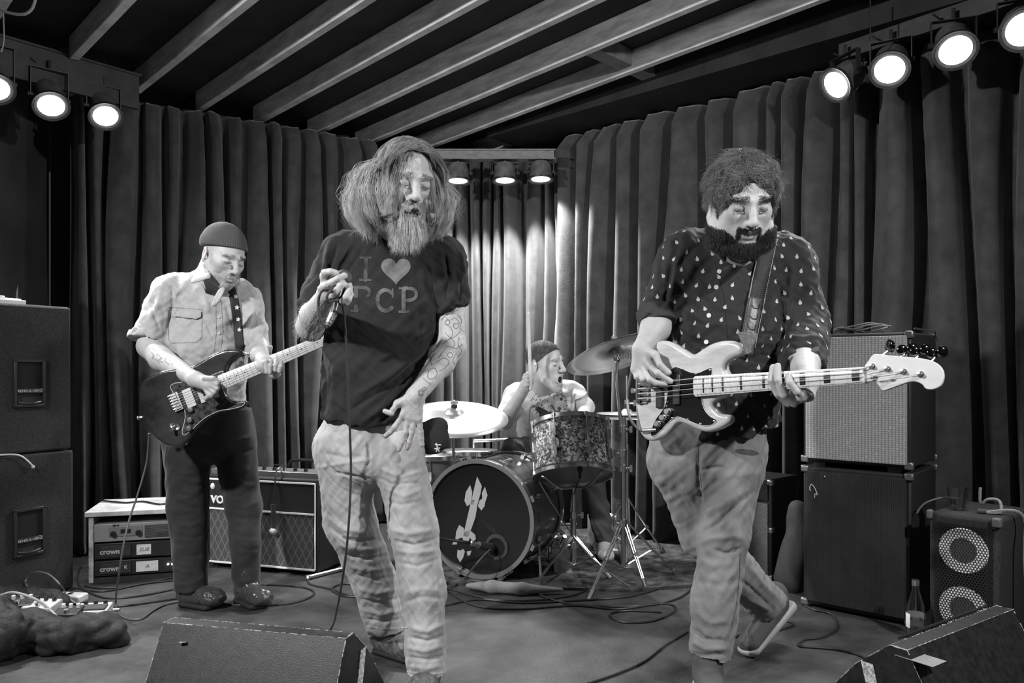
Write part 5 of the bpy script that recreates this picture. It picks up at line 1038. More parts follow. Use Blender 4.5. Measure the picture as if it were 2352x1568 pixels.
    fo = [([(845, 1010), (850, 1060), (840, 1075)], 4, -.012), ([(725, 1075), (780, 1065), (850, 1055)], 4, .007), ([(745, 1060), (770, 1085), (850, 1100)], 3, -.012), ([(740, 1040), (790, 1050), (840, 1048)], 5, -.007), ([(870, 1075), (920, 1095), (975, 1080)], 5, .009), ([(868, 1095), (900, 1112), (960, 1108)], 3, -.009), ([(880, 1120), (930, 1140), (975, 1120)], 5, .007), ([(880, 1148), (920, 1160), (965, 1150)], 4, -.007),
          ([(745, 1180), (790, 1215), (850, 1225)], 7, .013), ([(750, 1205), (795, 1240), (870, 1240)], 4, -.013), ([(775, 1250), (830, 1262), (880, 1255)], 7, .013), ([(785, 1272), (840, 1285), (890, 1275)], 4, -.013), ([(800, 1300), (850, 1310), (905, 1300)], 6, .010), ([(810, 1318), (860, 1332), (910, 1322)], 4, -.010), ([(820, 1350), (865, 1362), (918, 1352)], 6, .011), ([(825, 1375), (870, 1385), (925, 1372)], 4, -.011), ([(830, 1398), (875, 1410), (928, 1400)], 6, .012), ([(832, 1420), (880, 1428), (930, 1420)], 4, -.010),
          ([(895, 1215), (940, 1225), (1005, 1215)], 7, .012), ([(898, 1240), (950, 1252), (1008, 1235)], 4, -.012), ([(905, 1262), (950, 1270), (1010, 1262)], 7, .012), ([(910, 1290), (960, 1300), (1015, 1280)], 4, -.009), ([(925, 1385), (970, 1370), (1025, 1375)], 5, -.009), ([(925, 1365), (970, 1352), (1020, 1358)], 7, .009), ([(940, 1440), (980, 1450), (1025, 1430)], 6, .013), ([(935, 1462), (980, 1472), (1026, 1458)], 4, -.014), ([(932, 1485), (975, 1495), (1026, 1480)], 6, .013), ([(932, 1508), (980, 1515), (1024, 1505)], 4, -.013), ([(930, 1528), (980, 1535), (1022, 1526)], 6, .011),
          ([(962, 975), (968, 1100), (985, 1200), (1003, 1320), (1008, 1480)], 3, .0035), ([(822, 1070), (842, 1180), (862, 1230)], 3, .004), ([(893, 1010), (905, 1003), (960, 1005), (972, 1012)], 2.5, -.004)]
    V, F = cloth('jeans', q, .0045, None, None, [(p_, w_*1.0, h_*.42) for p_, w_, h_ in fo], [(.003, .10, 22, 5, (1, 1, .6)), (.0014, .035, 23)], it=0)
    Mden = mat('faded_denim', .36, .85, bump=(420, .35), var=(7, .28), stretch=(1, 1, .5), sheen=.1)
    tr = bvh(V, F); hole = decal(tr, uni(lambda x, y: np.hypot((x-793)/14, (y-1228)/4)-1), (775, 1220, 812, 1236), 1., .0008)
    cuf = decal(tr, uni(sq([(842, 1437), (885, 1444), (935, 1440)], 2.2), sq([(937, 1541), (975, 1548), (1020, 1543)], 2.2)), (836, 1432, 1030, 1552), 1., .0012)
    V2, F2, mi = join(V, F, [(*hole, 1), (*cuf, 2)]); npmesh('jeans', V2, F2, [Mden, mat('frayed_denim', .5, .9), mat('frayed_denim', .5, .9)], t, mi)
    # ---------------- boots
    Mbt = mat('worn_leather', .10, .45, bump=(70, .4), var=(25, .35)); Msole = mat('rubber_sole', .02, .7)
    for (ank, heel, toe) in ((at(886, 1445, 2.80), fl(872, 1492), fl(898, 1500)), (at(980, 1545, 2.48), fl(975, 1592), fl(960, 1650))):
        heel = Vector(heel); toe = Vector(toe); dr = (toe-heel).normalized(); heel = Vector((ank.x, ank.y, 0))-dr*.05; toe = heel+dr*.27
        q = Sdf(); q.cap(ank+Zv*.06, heel+dr*.05+Zv*.06, .052, .046, k=.02); q.seg(heel+dr*.03+Zv*.045, heel+dr*.16+Zv*.045, (.04, .045), (.046, .042), dr.cross(Zv), k=.02); q.seg(heel+dr*.15+Zv*.04, toe-dr*.05+Zv*.035, (.046, .042), (.042, .032), dr.cross(Zv), k=.02); q.half((0, 0, .012), (0, 0, -1))
        V, F = q.mesh(.004); V = V+vnormals(V, F)*wav(V, .002, .03, 5)[:, None]; bt = npmesh('boot', V, F, Mbt, t)
        q = Sdf(); q.seg(heel+dr*.03+Zv*.012, toe-dr*.05+Zv*.012, (.044, .022), (.047, .022), dr.cross(Zv), k=.02); q.half((0, 0, .020), (0, 0, 1), .003); q.half((0, 0, .002), (0, 0, -1), .003); V, F = q.mesh(.004); npmesh('sole', V, F, Msole, bt)
    # ---------------- microphone, its lead, cap in the pocket
    mt = thing('microphone', at(785, 640, 2.25), 'black handheld microphone gripped upside down in the singer\'s raised fist', 'microphone')
    a, c, e = at(789, 638, 2.255), at(768, 716, 2.215), at(753, 748, 2.205)
    m = MB(); m.ball(a, .025, 18); m.build('grille', mat('mic_grille_dark', .10, .5, .6, bump=(900, .6)), mt)
    m = MB(); m.cyl(a, c, .0165, .0115, 20); m.build('handle', mat('mic_body', .06, .3), mt)
    m = MB(); m.cyl(c, c+(e-c)*.12, .0122, n=18); m.build('ring', mblack(), mt); m = MB(); m.cyl(c+(e-c)*.12, c+(e-c)*.8, .0115, .0105, 18); m.cyl(c+(e-c)*.8, e, .0095, .007, 18); m.build('plug', mat('scratched_plug', .45, .3, .8, var=(180, .8)), mt)
    b = MB(); b.tube([e, at(750, 752, 2.205), at(741, 742, 2.2), at(734, 720, 2.2), at(731, 695, 2.2), at(735, 675, 2.2), at(744, 665, 2.2), at(757, 663, 2.19), at(764, 661, 2.19), at(755, 672, 2.18), at(751, 684, 2.18), at(755, 694, 2.19), at(770, 690, 2.21), at(784, 692, 2.22), at(790, 720, 2.24), at(796, 800, 2.27), at(800, 900, 2.30), at(804, 1000, 2.33), at(806, 1080, 2.36), at(803, 1170, 2.38), at(797, 1250, 2.42), at(788, 1320, 2.48), at(776, 1390, 2.6), fl(762, 1440, .01), fl(735, 1452, .006), fl(640, 1452, .006)], .0038, 8, smooth=8)
    tag(b.build('microphone_cable', mat('rubber_cable', .05, .4)), 'microphone cable looping from the singer\'s fist and hanging to the floor', 'cable')
    q = Sdf(); P = lambda x, y, d=0: at(x, y, 2.60+d); q.seg(P(985, 975), P(1000, 1030), (.045, .018), (.044, .016), k=.02); q.cap(P(1016, 978), P(1018, 1010), .012, k=.03); V, F = q.mesh(.005); V = V+vnormals(V, F)*wav(V, .003, .05, 3)[:, None]
    cp = npmesh('knitted_cap', V, F, mat('black_knit', .02, .95, bump=(220, .6))); tag(cp, 'dark folded cap hanging from the back pocket beside the singer\'s fingers', 'cap')
    mm = mat('white_stitching', .7, .8); tr = bvh(V, F); dv, df = decal(tr, uni(seg2([(1002, 1018), (1005, 1028), (1002, 1036)], 1.4), seg2([(999, 1030), (1010, 1028)], 1.4), seg2([(1000, 1020), (1012, 1021)], 1.4), seg2([(1007, 1030), (1008, 1037)], 1.3)), (990, 1010, 1020, 1042), .7, .001)
    if df: npmesh('stitched_letters', np.array([tuple(p) for p in dv]), np.array(df), mm, cp)
singer()
# ================================================================== INSTRUMENTS
def strip_on(tree, pts, hw, lift=.004, step=5):
    """a ribbon lying on a surface, centre line in px"""
    P = spline([(x, y, 0) for x, y in pts], step); V = []; o = Vector((0, 0, CZ)); last = None
    for i, p in enumerate(P):
        tg = (P[min(i+1, len(P)-1)]-P[max(0, i-1)]).normalized(); n = Vector((-tg.y, tg.x, 0)); row = []
        for s in (-1, -.33, .33, 1):
            c = p+n*hw*s; d = Vector(((c.x-CX)/FPX, 1, -(c.y-HY)/FPX)).normalized(); h = tree.ray_cast(o, d); row.append((d, h[0].y if h[0] else None))
        ys = [r[1] for r in row if r[1] is not None]; Y = min(ys) if ys else last; Y = Y if last is None else last*.4+Y*.6; last = Y
        for d, y in row: y_ = Y if y is None else max(min(y, Y+.03), Y); V.append(o+d*((y_-lift)/d.y))
    F = [(i*4+j, i*4+j+1, i*4+j+5, i*4+j+4) for i in range(len(P)-1) for j in range(3)]
    return V, F
def guitar_body(name, outline, p0, n, thick, bev, m, parent, h=.0035):
    """solid body: the outline (px) lies on the plane p0/n; rounded edges"""
    n = Vector(n).normalized(); pts = spline([onp(x, y, p0, n) for x, y in outline], 4, True); o = pts[0].copy(); ex = (Vector((1, 0, 0))-n*n.x).normalized(); ey = n.cross(ex)
    P2 = np.array([((p-o).dot(ex), (p-o).dot(ey)) for p in pts]); f2 = poly2(P2); oo, nn, xx, yy = V3(o), V3(n), V3(ex), V3(ey); q = Sdf()
    def f(P):
        d = P-oo; a = f2(d@xx, d@yy)+bev; b = np.abs(d@nn+thick/2)-thick/2+bev
        return np.minimum(np.maximum(a, b), 0)+np.hypot(np.maximum(a, 0), np.maximum(b, 0))-bev
    q.ops.append((f, '+', .001, None, 9)); A = np.array([tuple(p) for p in pts]); q.lo = A.min(0)-thick*1.1; q.hi = A.max(0)+thick*1.1
    V, F = q.mesh(h); return npmesh(name, V, F, m, parent)
def neckpt(a, b, u, w, n, lift):   # u along, w across
    pass
def leaf(name, pts, m, parent, th=.004):
    P = [at(*p) for p in pts]; c = sum(P, Vector())/len(P); c.y -= .004; R_ = spline(P, 3, True); V = [c]+[c.lerp(p, .55)+Vector((0, -.002, 0)) for p in R_]+R_; n = len(R_); F = []
    for i in range(n): j = (i+1) % n; F += [(0, 1+i, 1+j), (1+i, 1+n+i, 1+n+j, 1+j)]
    m_ = MB(); m_.add(V, F); o = m_.build(name, m, parent, angle=60); s = o.modifiers.new('cloth', 'SOLIDIFY'); s.thickness = th; return o
# ------------------------------------------------------------------ electric guitar
def electric_guitar():
    n = Vector((.05, -1, .12)).normalized(); p0 = at(430, 920, 3.10); t = thing('electric_guitar', at(430, 920, 3.13), 'dark electric guitar with tortoiseshell pickguard and pale maple neck', 'electric guitar')
    O = lambda x, y, l=0.: onp(x, y, p0, n)+n*l
    out = [(345, 862), (376, 850), (410, 845), (440, 840), (462, 828), (488, 813), (515, 803), (545, 801), (558, 808), (556, 815), (540, 821), (527, 833), (519, 850), (517, 872), (515, 892), (519, 908), (533, 919), (553, 921), (566, 920), (561, 934), (535, 942), (503, 948), (472, 966), (446, 992), (420, 1022), (392, 1026), (362, 1010), (336, 978), (321, 938), (320, 898), (328, 874)]
    Mb = mat('dark_lacquer', .022, .18, coat=1., var=(6, .8)); body = guitar_body('body', out, p0, n, .044, .010, Mb, t)
    pg = [(392, 888), (402, 880), (418, 878), (424, 874), (470, 868), (508, 853), (513, 855), (508, 868), (516, 905), (524, 917), (540, 926), (562, 923), (557, 932), (532, 939), (502, 944), (468, 962), (440, 988), (424, 999), (419, 990), (426, 960), (422, 935), (404, 925), (400, 905)]
    m = MB(); m.prism([O(x, y, .001) for x, y in spline2(pg)], n*.0018); m.build('pickguard', mat('tortoiseshell', .04, .2, coat=.8, var=(70, .9)), t)
    m = MB(); m.tube([O(x, y, .0024) for x, y in spline2(pg)], .0013, 5, closed=True); m.build('pickguard_edge', mat('ivory_edge', .6, .4), t)
    def bx(nm, x, y, w, h_, dp, ang, mt, lift=.003, r=.001):
        c = O(x, y, lift+dp/2); ex = (O(x+10*math.cos(ang), y+10*math.sin(ang))-O(x, y)).normalized(); ey = n.cross(ex); m = MB(); m.box(c, w, h_, dp, ex, ey, n); return m.build(nm, mt, t, bevel=r)
    A_ = math.radians(-22)
    bx('bridge', 407, 923, .035, .075, .008, A_, CH)
    for i in range(6): c = O(398+ (i-2.5)*2.6+8, 922+(i-2.5)*6.0, .013); ex = (O(417, 919)-O(407, 923)).normalized(); m = MB(); m.box(c, .022, .008, .006, ex, n.cross(ex), n); m.cyl(c-ex*.02, c-ex*.008, .003, n=8); m.build('saddle', CH, t)
    bx('pickup', 436, 914, .037, .078, .006, A_, mat('pickup_cover', .45, .35, .5)); bx('pickup', 462, 905, .018, .075, .006, A_, mat('cream_plastic', .5, .4)); bx('pickup', 492, 893, .018, .075, .006, A_, mat('cream_plastic', .5, .4))
    for x, y in ((440, 941), (438, 965), (436, 984)): m = MB(); c = O(x, y, .003); m.lathe([(.013, 0), (.012, .004), (.010, .014), (0, .015)], c, n, 18); m.build('knob', mat('worn_knob', .10, .35), t)
    m = MB(); c = O(402, 979, .001); m.lathe([(.011, 0), (.014, .002), (.012, .004), (.006, .003), (.005, .0)], c, n, 20, sx=1.7, up=(.4, 0, 1)); m.build('jack_plate', CH, t); m = MB(); m.cyl(O(402, 979, .002), O(399, 990, .03), .006, n=10); m.build('jack_plug', CH, t)
    for x, y in ((322, 957), (560, 809)): m = MB(); m.cyl(O(x, y, -.02), O(x-8 if x < 400 else x+8, y+2, -.018), .004, .004, n=8); m.ball(O(x-9 if x < 400 else x+9, y+2, -.018), .008, 10); m.build('strap_button', CH, t)
    # neck
    a = O(507, 879, .004); b = O(768, 772, .004); ax_ = (b-a).normalized(); cr = n.cross(ax_).normalized(); w0, w1 = .030, .022
    Lk = (b-a).length*1.05; m = MB(); V = []; N_ = 12
    prof = [(-1, .0), (-1, .004), (-.6, .0065), (0, .0072), (.6, .0065), (1, .004), (1, 0), (.7, -.010), (0, -.016), (-.7, -.010)]
    for i in range(N_+1):
        f = i/N_; w = w0+(w1-w0)*f; V += [a+ax_*Lk*f+cr*c*w+n*(z_+.0) for c, z_ in prof]
    k = len(prof); F = [(i*k+j, i*k+(j+1) % k, (i+1)*k+(j+1) % k, (i+1)*k+j) for i in range(N_) for j in range(k)]+[tuple(reversed(range(k))), tuple(range(N_*k, N_*k+k))]; m.add(V, F); fr_ = m; sc_ = .648; tot = Lk
    for i in range(0, 22):
        d = tot*1.03-(sc_-sc_/2**((i)/12))*1.02; f = 1-(d/tot) if False else (sc_/2**(i/12)-sc_/2**(21.6/12))/(sc_-sc_/2**(21.6/12)); w = w0+(w1-w0)*f; c = a+ax_*tot*f; fr_.tube([c-cr*w+n*.0045, c-cr*w*.5+n*.0068, c+n*.0076, c+cr*w*.5+n*.0068, c+cr*w+n*.0045], .0011, 5, 1)
    nk = fr_.build('neck', [mat('maple_neck', .55, .3, coat=.6, var=(8, .08)), mat('fret_wire', .5, .35, .5)], t)
    for i in (3, 5, 7, 9, 12, 15, 17, 19, 21):
        f1 = (sc_/2**((i-.5)/12)-sc_/2**(21.6/12))/(sc_-sc_/2**(21.6/12)); c = a+ax_*tot*f1+n*.0072
        for s in ((-.5, .5) if i == 12 else (0,)): m = MB(); m.cyl(c+cr*s*.02-n*.0005, c+cr*s*.02+n*.0004, .0032, n=10); m.build('fret_dot', mblack(), nk)
    br = O(404, 924, .017)
    for i in range(6): s = (i-2.5)/2.5; m = MB(); m.cyl(br+cr*s*.026, a+ax_*tot*1.0+cr*s*.017+n*.0095, .0006+.0001*(i > 2), n=5); m.build('string', mat('steel_string', .8, .35, .5), t)
    # headstock beyond the singer
    hs = a+ax_*Lk; m = MB(); P = [(-.02, 0), (-.03, .03), (-.035, .15), (-.015, .18), (.01, .17), (.04, .12), (.045, .06), (.024, .02), (.02, 0)]; m.prism([hs+ax_*y+cr*x-n*.004 for x, y in P], -n*.014); m.build('headstock', mat('maple_neck', .55), t)
    return t, O, n
def spline2(pts): return [(p.x, p.y) for p in spline([(x, y, 0) for x, y in pts], 3, True)]
# ------------------------------------------------------------------ bass guitar
BU = Vector((.760, -.650, .055)).normalized(); BN = Vector((-.650, -.760, .10)); BN = (BN-BU*BN.dot(BU)).normalized(); BP = at(1603, 888, 2.40)
def bass_guitar():
    n = BN; t = thing('bass_guitar', onp(1540, 880, BP, n), 'pale ash four-string bass guitar with black pickguard and block-inlaid maple neck', 'bass guitar'); O = lambda x, y, l=0.: onp(x, y, BP, n)+n*l
    c3 = lambda x, y: (1440+x*.19558, 740+y*.19558)
    out = [c3(*p) for p in [(100, 560), (150, 400), (240, 280), (340, 225), (440, 210), (540, 240), (640, 300), (760, 370), (830, 345), (960, 260), (1100, 215), (1240, 215), (1330, 250), (1365, 310), (1330, 370), (1240, 410), (1170, 460), (1150, 540), (1190, 620), (1200, 740), (1180, 860), (1060, 900), (1000, 960), (1060, 1050), (1120, 1075), (1195, 1085), (1215, 1140), (1180, 1190), (1060, 1255), (930, 1285), (800, 1250), (660, 1185), (590, 1180), (500, 1260), (400, 1350), (300, 1390), (210, 1370), (140, 1280), (105, 1130), (90, 950), (88, 740)]]
    body = guitar_body('body', out, BP, n, .042, .012, mat('pale_ash_wood', .52, .28, coat=.8, var=(9, .14), stretch=(1, 1, 5)), t)
    pg = [c3(*p) for p in [(540, 540), (590, 525), (680, 560), (760, 590), (840, 595), (920, 560), (985, 535), (1003, 550), (985, 640), (840, 645), (822, 700), (822, 810), (850, 870), (885, 890), (890, 960), (930, 1050), (990, 1110), (1055, 1145), (1030, 1185), (980, 1210), (900, 1212), (800, 1185), (700, 1140), (600, 1110), (520, 1150), (430, 1240), (350, 1320), (295, 1335), (285, 1290), (330, 1160), (400, 1060), (450, 980), (478, 850), (480, 700), (490, 600)]]
    m = MB(); m.prism([O(x, y, .001) for x, y in spline2(pg)], n*.002); m.build('pickguard', mat('black_pickguard', .012, .15, coat=.6), t); m = MB(); m.tube([O(x, y, .0022) for x, y in spline2(pg)], .0012, 5, closed=True); m.build('pickguard_edge', mat('ivory_edge', .6), t)
    def bx(nm, x, y, w, h_, dp, mt, lift=.002, r=.001, u=BU):
        c = O(x, y, lift+dp/2); m = MB(); m.box(c, w, h_, dp, u, n.cross(u), n); return m.build(nm, mt, t, bevel=r)
    X = lambda a, b: c3(a, b)
    bx('bridge_plate', *X(185, 810), .040, .082, .006, CH); bx('bridge_cover', *X(165, 812), .014, .078, .016, mat('black_amp_face', .025))
    for i in range(4): m = MB(); c = O(*X(200, 730+i*57), .014); m.cyl(c-BU*.012, c+BU*.022, .0065, n=12); m.build('saddle', CH, t)
    bx('pickup', *X(395, 830), .025, .098, .010, mat('pickup_black', .02, .35), r=.003); bx('pickup', *X(595, 790), .026, .098, .010, mat('pickup_black', .02, .35), r=.003)
    for x, y in (X(505, 1050), X(450, 1122), X(385, 1195)):
        for h0, r_ in ((.002, .011), (.014, .009)): m = MB(); m.lathe([(r_, 0), (r_, .011), (r_-.001, .012), (0, .012)], O(x, y, h0), n, 20); m.build('knob', CH, t)
    for p in ((540, 1125), (470, 985), (670, 555), (810, 605), (983, 560), (717, 1140), (870, 1190), (1030, 1160), (478, 935)): m = MB(); m.ball(O(*X(*p), .003), .0035, 8); m.build('screw', CH, t)
    j = O(*X(350, 1262), .004); m = MB(); m.cyl(j, O(*X(215, 1272), .012), .006, .007, n=12); m.build('jack_plug', CH, t)
    for s, f in ((1, X(1375, 325)), (1, X(95, 800))): m = MB(); c = O(*f, -.018); m.cyl(c, c+n*.014+Vector((.012, 0, 0))*(1 if f[0] > 1600 else -1), .005, .009, n=12); m.build('strap_button', CH, t)
    # neck: from the heel end at 1603 to the nut at 1985
    a = onp(1603, 888, BP, n)+n*.012; b = onp(1988, 862, BP, n)+n*.012; ax_ = (b-a).normalized(); cr = n.cross(ax_).normalized(); w0, w1 = .032, .0215; Lk = (b-a).length
    prof = [(-1, .0), (-1, .005), (-.6, .0072), (0, .0080), (.6, .0072), (1, .005), (1, 0), (.75, -.010), (0, -.017), (-.75, -.010)]
    m = MB(); V = []; N_ = 10
    for i in range(-1, N_+1):
        f = max(i, 0)/N_; w = (w0+(w1-w0)*f)*(.86 if i < 0 else 1); o = -ax_*.006 if i < 0 else ax_*0; V += [a+o+ax_*Lk*f+cr*c*w+n*z_ for c, z_ in prof]
    k = len(prof); F = [(i*k+q, i*k+(q+1) % k, (i+1)*k+(q+1) % k, (i+1)*k+q) for i in range(N_+1) for q in range(k)]+[tuple(reversed(range(k))), tuple(range((N_+1)*k, (N_+2)*k))]; m.add(V, F); Mn = mat('bright_maple', .62, .3, coat=.7, var=(6, .06)); fm = m
    S0 = 1/(1-2**(-20.6/12)); ff = lambda i: 1-(1-2**(-i/12))*S0
    for i in range(1, 21): f = ff(i); w = w0+(w1-w0)*f; c = a+ax_*Lk*f; fm.tube([c-cr*w+n*.0052, c-cr*w*.5+n*.0075, c+n*.0083, c+cr*w*.5+n*.0075, c+cr*w+n*.0052], .0009, 5, 1)
    nk = fm.build('neck', [Mn, mat('fret_wire', .5, .35, .5)], t)
    for i in (1, 3, 5, 7, 9, 12, 15, 17, 19):
        f = (ff(i)+ff(i-1))/2; w = (w0+(w1-w0)*f)*.72; L_ = (ff(i-1)-ff(i))*Lk*(.5 if i < 9 else .32); c = a+ax_*Lk*f; V = []
        for u_ in (-.5, .5):
            for q in range(7): s = (q-3)/3; V.append(c+ax_*L_*u_+cr*s*w+n*(.0087-.0016*s*s))
        m = MB(); m.add(V, [(q, q+1, q+8, q+7) for q in range(6)]); m.build('block_inlay', mat('black_inlay', .015, .3), nk)
    m = MB(); c = b+n*.009; m.box(c, .004, .043, .005, ax_, cr, n); m.build('nut', mat('ivory_edge', .6), nk)
    hn = (n+ax_*.0).normalized(); hp = b-n*.006
    H = lambda x, y, l=0.: onp(x, y, hp, hn)+hn*l
    hs = [(1986, 845), (1996, 828), (2006, 815), (2020, 814), (2060, 818), (2110, 822), (2145, 830), (2164, 845), (2169, 865), (2162, 885), (2146, 894), (2128, 893), (2118, 882), (2098, 876), (2070, 884), (2048, 892), (2028, 897), (2018, 884), (2010, 876), (1996, 877), (1986, 879)]
    m = MB(); pts = spline2(hs); m.prism([H(x, y, .006) for x, y in pts], -hn*.014); head_ = m.build('headstock', Mn, t, bevel=.0025)
    for (x, y), (tx, ty) in zip(((2005, 842), (2040, 848), (2077, 854), (2116, 860)), ((2038, 796), (2076, 804), (2107, 808), (2146, 812))):
        p = H(x, y, .006); m = MB(); m.lathe([(.0085, 0), (.0085, .003), (.0055, .004), (.0045, .012), (.0055, .017), (0, .018)], p, hn, 18); m.build('tuning_post', CH, head_)
        q0 = H(x+12, y-22, -.012); q1 = H(tx, ty+8, -.012); m = MB(); m.cyl(q0, q1, .0035, n=10); m.build('tuner_shaft', CH, head_)
        e = H(tx, ty, -.012); d = (q1-q0).normalized(); sd = Vector((.55, -.3, .1)).normalized() if tx != 2038 else hn; m = MB()
        for s in (-1, 1): m.ball(e+d*.006+sd*s*.012, .0155, 12, sc=(1, .45, 1) if tx != 2038 else (.35, 1, 1.1))
        m.ball(e-d*.002, .008, 10); m.build('tuner_key', mat('dark_chrome', .12, .12, 1.), head_)
    m = MB(); m.lathe([(.008, 0), (.008, .004), (.003, .005), (.003, .009), (.006, .010), (0, .012)], H(2009, 868, .006), hn, 16); m.build('string_tree', CH, head_)
    text('Marcus Miller', 'headstock_script', .0075, H(2041, 875.5, .0068), H(2070, 872)-H(2050, 874), hn.cross(H(2070, 872)-H(2050, 874)), mat('grey_print', .12, .5), head_, shear=.35, depth=.0003)
    br = [O(*X(205, 730+i*57), .022) for i in range(4)]; posts = [H(x, y, .013) for x, y in ((2005, 842), (2040, 848), (2077, 854), (2116, 860))]
    for i in range(4):
        s = (i-1.5)/1.5; nt_ = b+cr*(-s)*.0165*-1+n*.013; nt_ = b-cr*s*.0165*(1 if cr.z < 0 else -1)*-1+n*.013
        up = cr if cr.z > 0 else -cr; nt_ = b-up*s*.0165+n*.0135; he = a-up*s*.024+n*.014
        m = MB(); m.tube([br[i], he, nt_, posts[i]], .0013-.0002*i, 6); m.build('string', mat('steel_string', .7), t)
    return t, O, n
# ================================================================== THE GUITARIST
def guitarist():
    S = lambda x, y, d=0: at(x, y, 3.40+d); t = thing('person', (S(475, 0).x, 3.42, 0), 'guitarist in a knitted beanie, pale work shirt and dark trousers, looking down', 'person')
    R = rot(54, 22, 4); H = at(514, 590, 3.32); sc = 1.04
    q = Sdf(); head(q, R, H, sc, fat=.003); q.cap(wl((0, .03, -.05), R, H, sc), S(480, 660, .03), .060, .066, k=.02)
    q.seg(S(482, 680, .04), S(470, 800, .05), (.14, .09), (.14, .1), k=.04); q.seg(S(470, 800, .05), S(475, 960, .06), (.14, .1), (.15, .1), k=.03); q.cap(S(395, 670, .02), S(565, 685, .06), .055, k=.04)
    q.path([S(385, 670, .0), S(345, 795, -.06)], [.055, .052], k=.03); q.path([S(345, 795, -.06), S(372, 825, -.13), S(448, 871, -.32)], [.052, .050, .029], k=.02)
    P = lambda x, y, d: at(x, y, 3.045+d)
    q.cap(P(448, 871, .03), P(482, 883, .01), .030, .030, k=.02)
    fingers(q, [[(470, 868, -.01), (490, 869, -.02), (503, 878, -.012)], [(484, 876, -.01), (499, 882, -.02), (499, 893, -.01)], [(486, 884, -.01), (499, 892, -.02), (495, 902, -.008)], [(482, 892, -.005), (492, 901, -.015), (485, 911, -.006)], [(474, 896, .0), (481, 907, -.01), (473, 915, -.004)]], P, .0100)
    q.path([S(572, 700, .06), S(592, 800, -.0)], [.050, .045], k=.03); q.path([S(592, 800, .0), S(596, 815, -.1), S(612, 838, -.34)], [.044, .036, .028], k=.02)
    Q = lambda x, y, d: at(x, y, 3.03+d); q.cap(Q(606, 840, .05), Q(630, 856, .045), .026, .026, k=.02)
    fingers(q, [[(607, 852, .03), (608, 832, .01), (612, 830, -.016), (613, 861-6, -.018)], [(618, 855, .03), (623, 829, .005), (622, 840, -.020), (621, 856, -.018)], [(630, 852, .03), (635, 825, .005), (634, 838, -.020), (633, 850, -.018)], [(640, 850, .03), (645, 833, .005), (645, 842, -.018), (642, 853, -.016)]], Q, .0095)
    q.path([S(430, 1000, .05), S(432, 1165, .02), S(442, 1340, -.03)], [.07, .05, .04], k=.03); q.path([S(535, 1000, .08), S(560, 1165, .05), S(566, 1330, .0)], [.07, .05, .04], k=.03)
    V, F = q.mesh(.0029); N = vnormals(V, F); tr = bvh(V, F)
    ink = decal(tr, uni(seg2([(347, 808), (353, 815), (350, 823)], 1.5), seg2([(360, 812), (372, 822), (362, 826), (374, 832)], 1.3), seg2([(356, 824), (366, 833)], 1.2), seg2([(384, 815), (378, 828), (388, 836)], 1.4), seg2([(388, 824), (396, 838)], 1.3), seg2([(350, 800), (356, 806)], 1.2)), (335, 790, 405, 845), 1., .0005)
    V2, F2, mi = join(V, F, [(*ink, 1)]); npmesh('body', V2, F2, [Mskin, mat('faded_tattoo', .25, .6)], t, mi); brow_lash(V, N, R, H, sc, t, None, 70)
    fur('stubble', V, N, lambda L: (L[:, 1] < .01) & (L[:, 2] < -.045) & (L[:, 2] > -.13) & ~((np.abs(L[:, 0]) < .02) & (L[:, 2] > -.078) & (L[:, 2] < -.06) & (L[:, 1] < -.08)), 1800, .006, lambda l: np.tile([0, -.2, -1.], (len(l), 1)), .0004, mat('stubble_hair', .13, .6), t, R, H, sc, 3, .3, lift=.6)
    # beanie
    q = Sdf(); q.xf(R, H, sc); q.ell((0, .026, .045), (.086, .108, .094), k=.01); q.half((0, 0, .040), (0, -.30, -1), .004); q.xf()
    q2 = Sdf(); q2.xf(R, H, sc); q2.ell((0, .022, .043), (.091, .111, .070), k=.01); q2.half((0, 0, .036), (0, -.30, -1), .006); q2.half((0, 0, .080), (0, .15, 1), .008); q2.xf()
    Mk = mat('ribbed_knit', .06, .95, sheen=.1); nt = Mk.node_tree; Vb, Fb = q.mesh(.004)
    def rib(V, F, amp):
        L = loc(V, R, H, sc); th = np.arctan2(L[:, 0], -(L[:, 1]-.02)); return V+vnormals(V, F)*(amp*np.sin(th*64))[:, None]
    bn = npmesh('beanie', rib(*q.mesh(.0030)[:2], .0008), q.mesh(.0030)[1], Mk, t); V3_, F3_ = q2.mesh(.0030); npmesh('beanie_cuff', rib(V3_, F3_, .0010), F3_, Mk, bn)
    # shirt
    q = Sdf(); q.cap(S(398, 672, .02), S(560, 684, .07), .078, .07, k=.04); q.seg(S(484, 680, .04), S(474, 800, .04), (.165, .115), (.178, .128), k=.05); q.seg(S(474, 800, .04), S(468, 945, .05), (.178, .128), (.185, .13), k=.03)
    q.cap(S(486, 655, .03), S(492, 635, .02), .078, .070, k=.04)
    q.path([S(390, 675, .01), S(338, 790, -.06)], [.080, .074], k=.04); q.path([S(570, 700, .06), S(590, 815, .0)], [.068, .058], k=.03)
    q.disp(lambda P, d: np.where((P[:, 0] < S(384, 0).x) & (P[:, 2] < S(0, 768).z-(P[:, 0]-S(340, 0).x)*.35), .05, 0)); q.disp(lambda P, d: np.where((P[:, 0] > S(566, 0).x) & (P[:, 2] < S(0, 800).z), .05, 0)); q.ell(S(508, 640, -.06), (.075, .07, .075), k=.02, op='-')
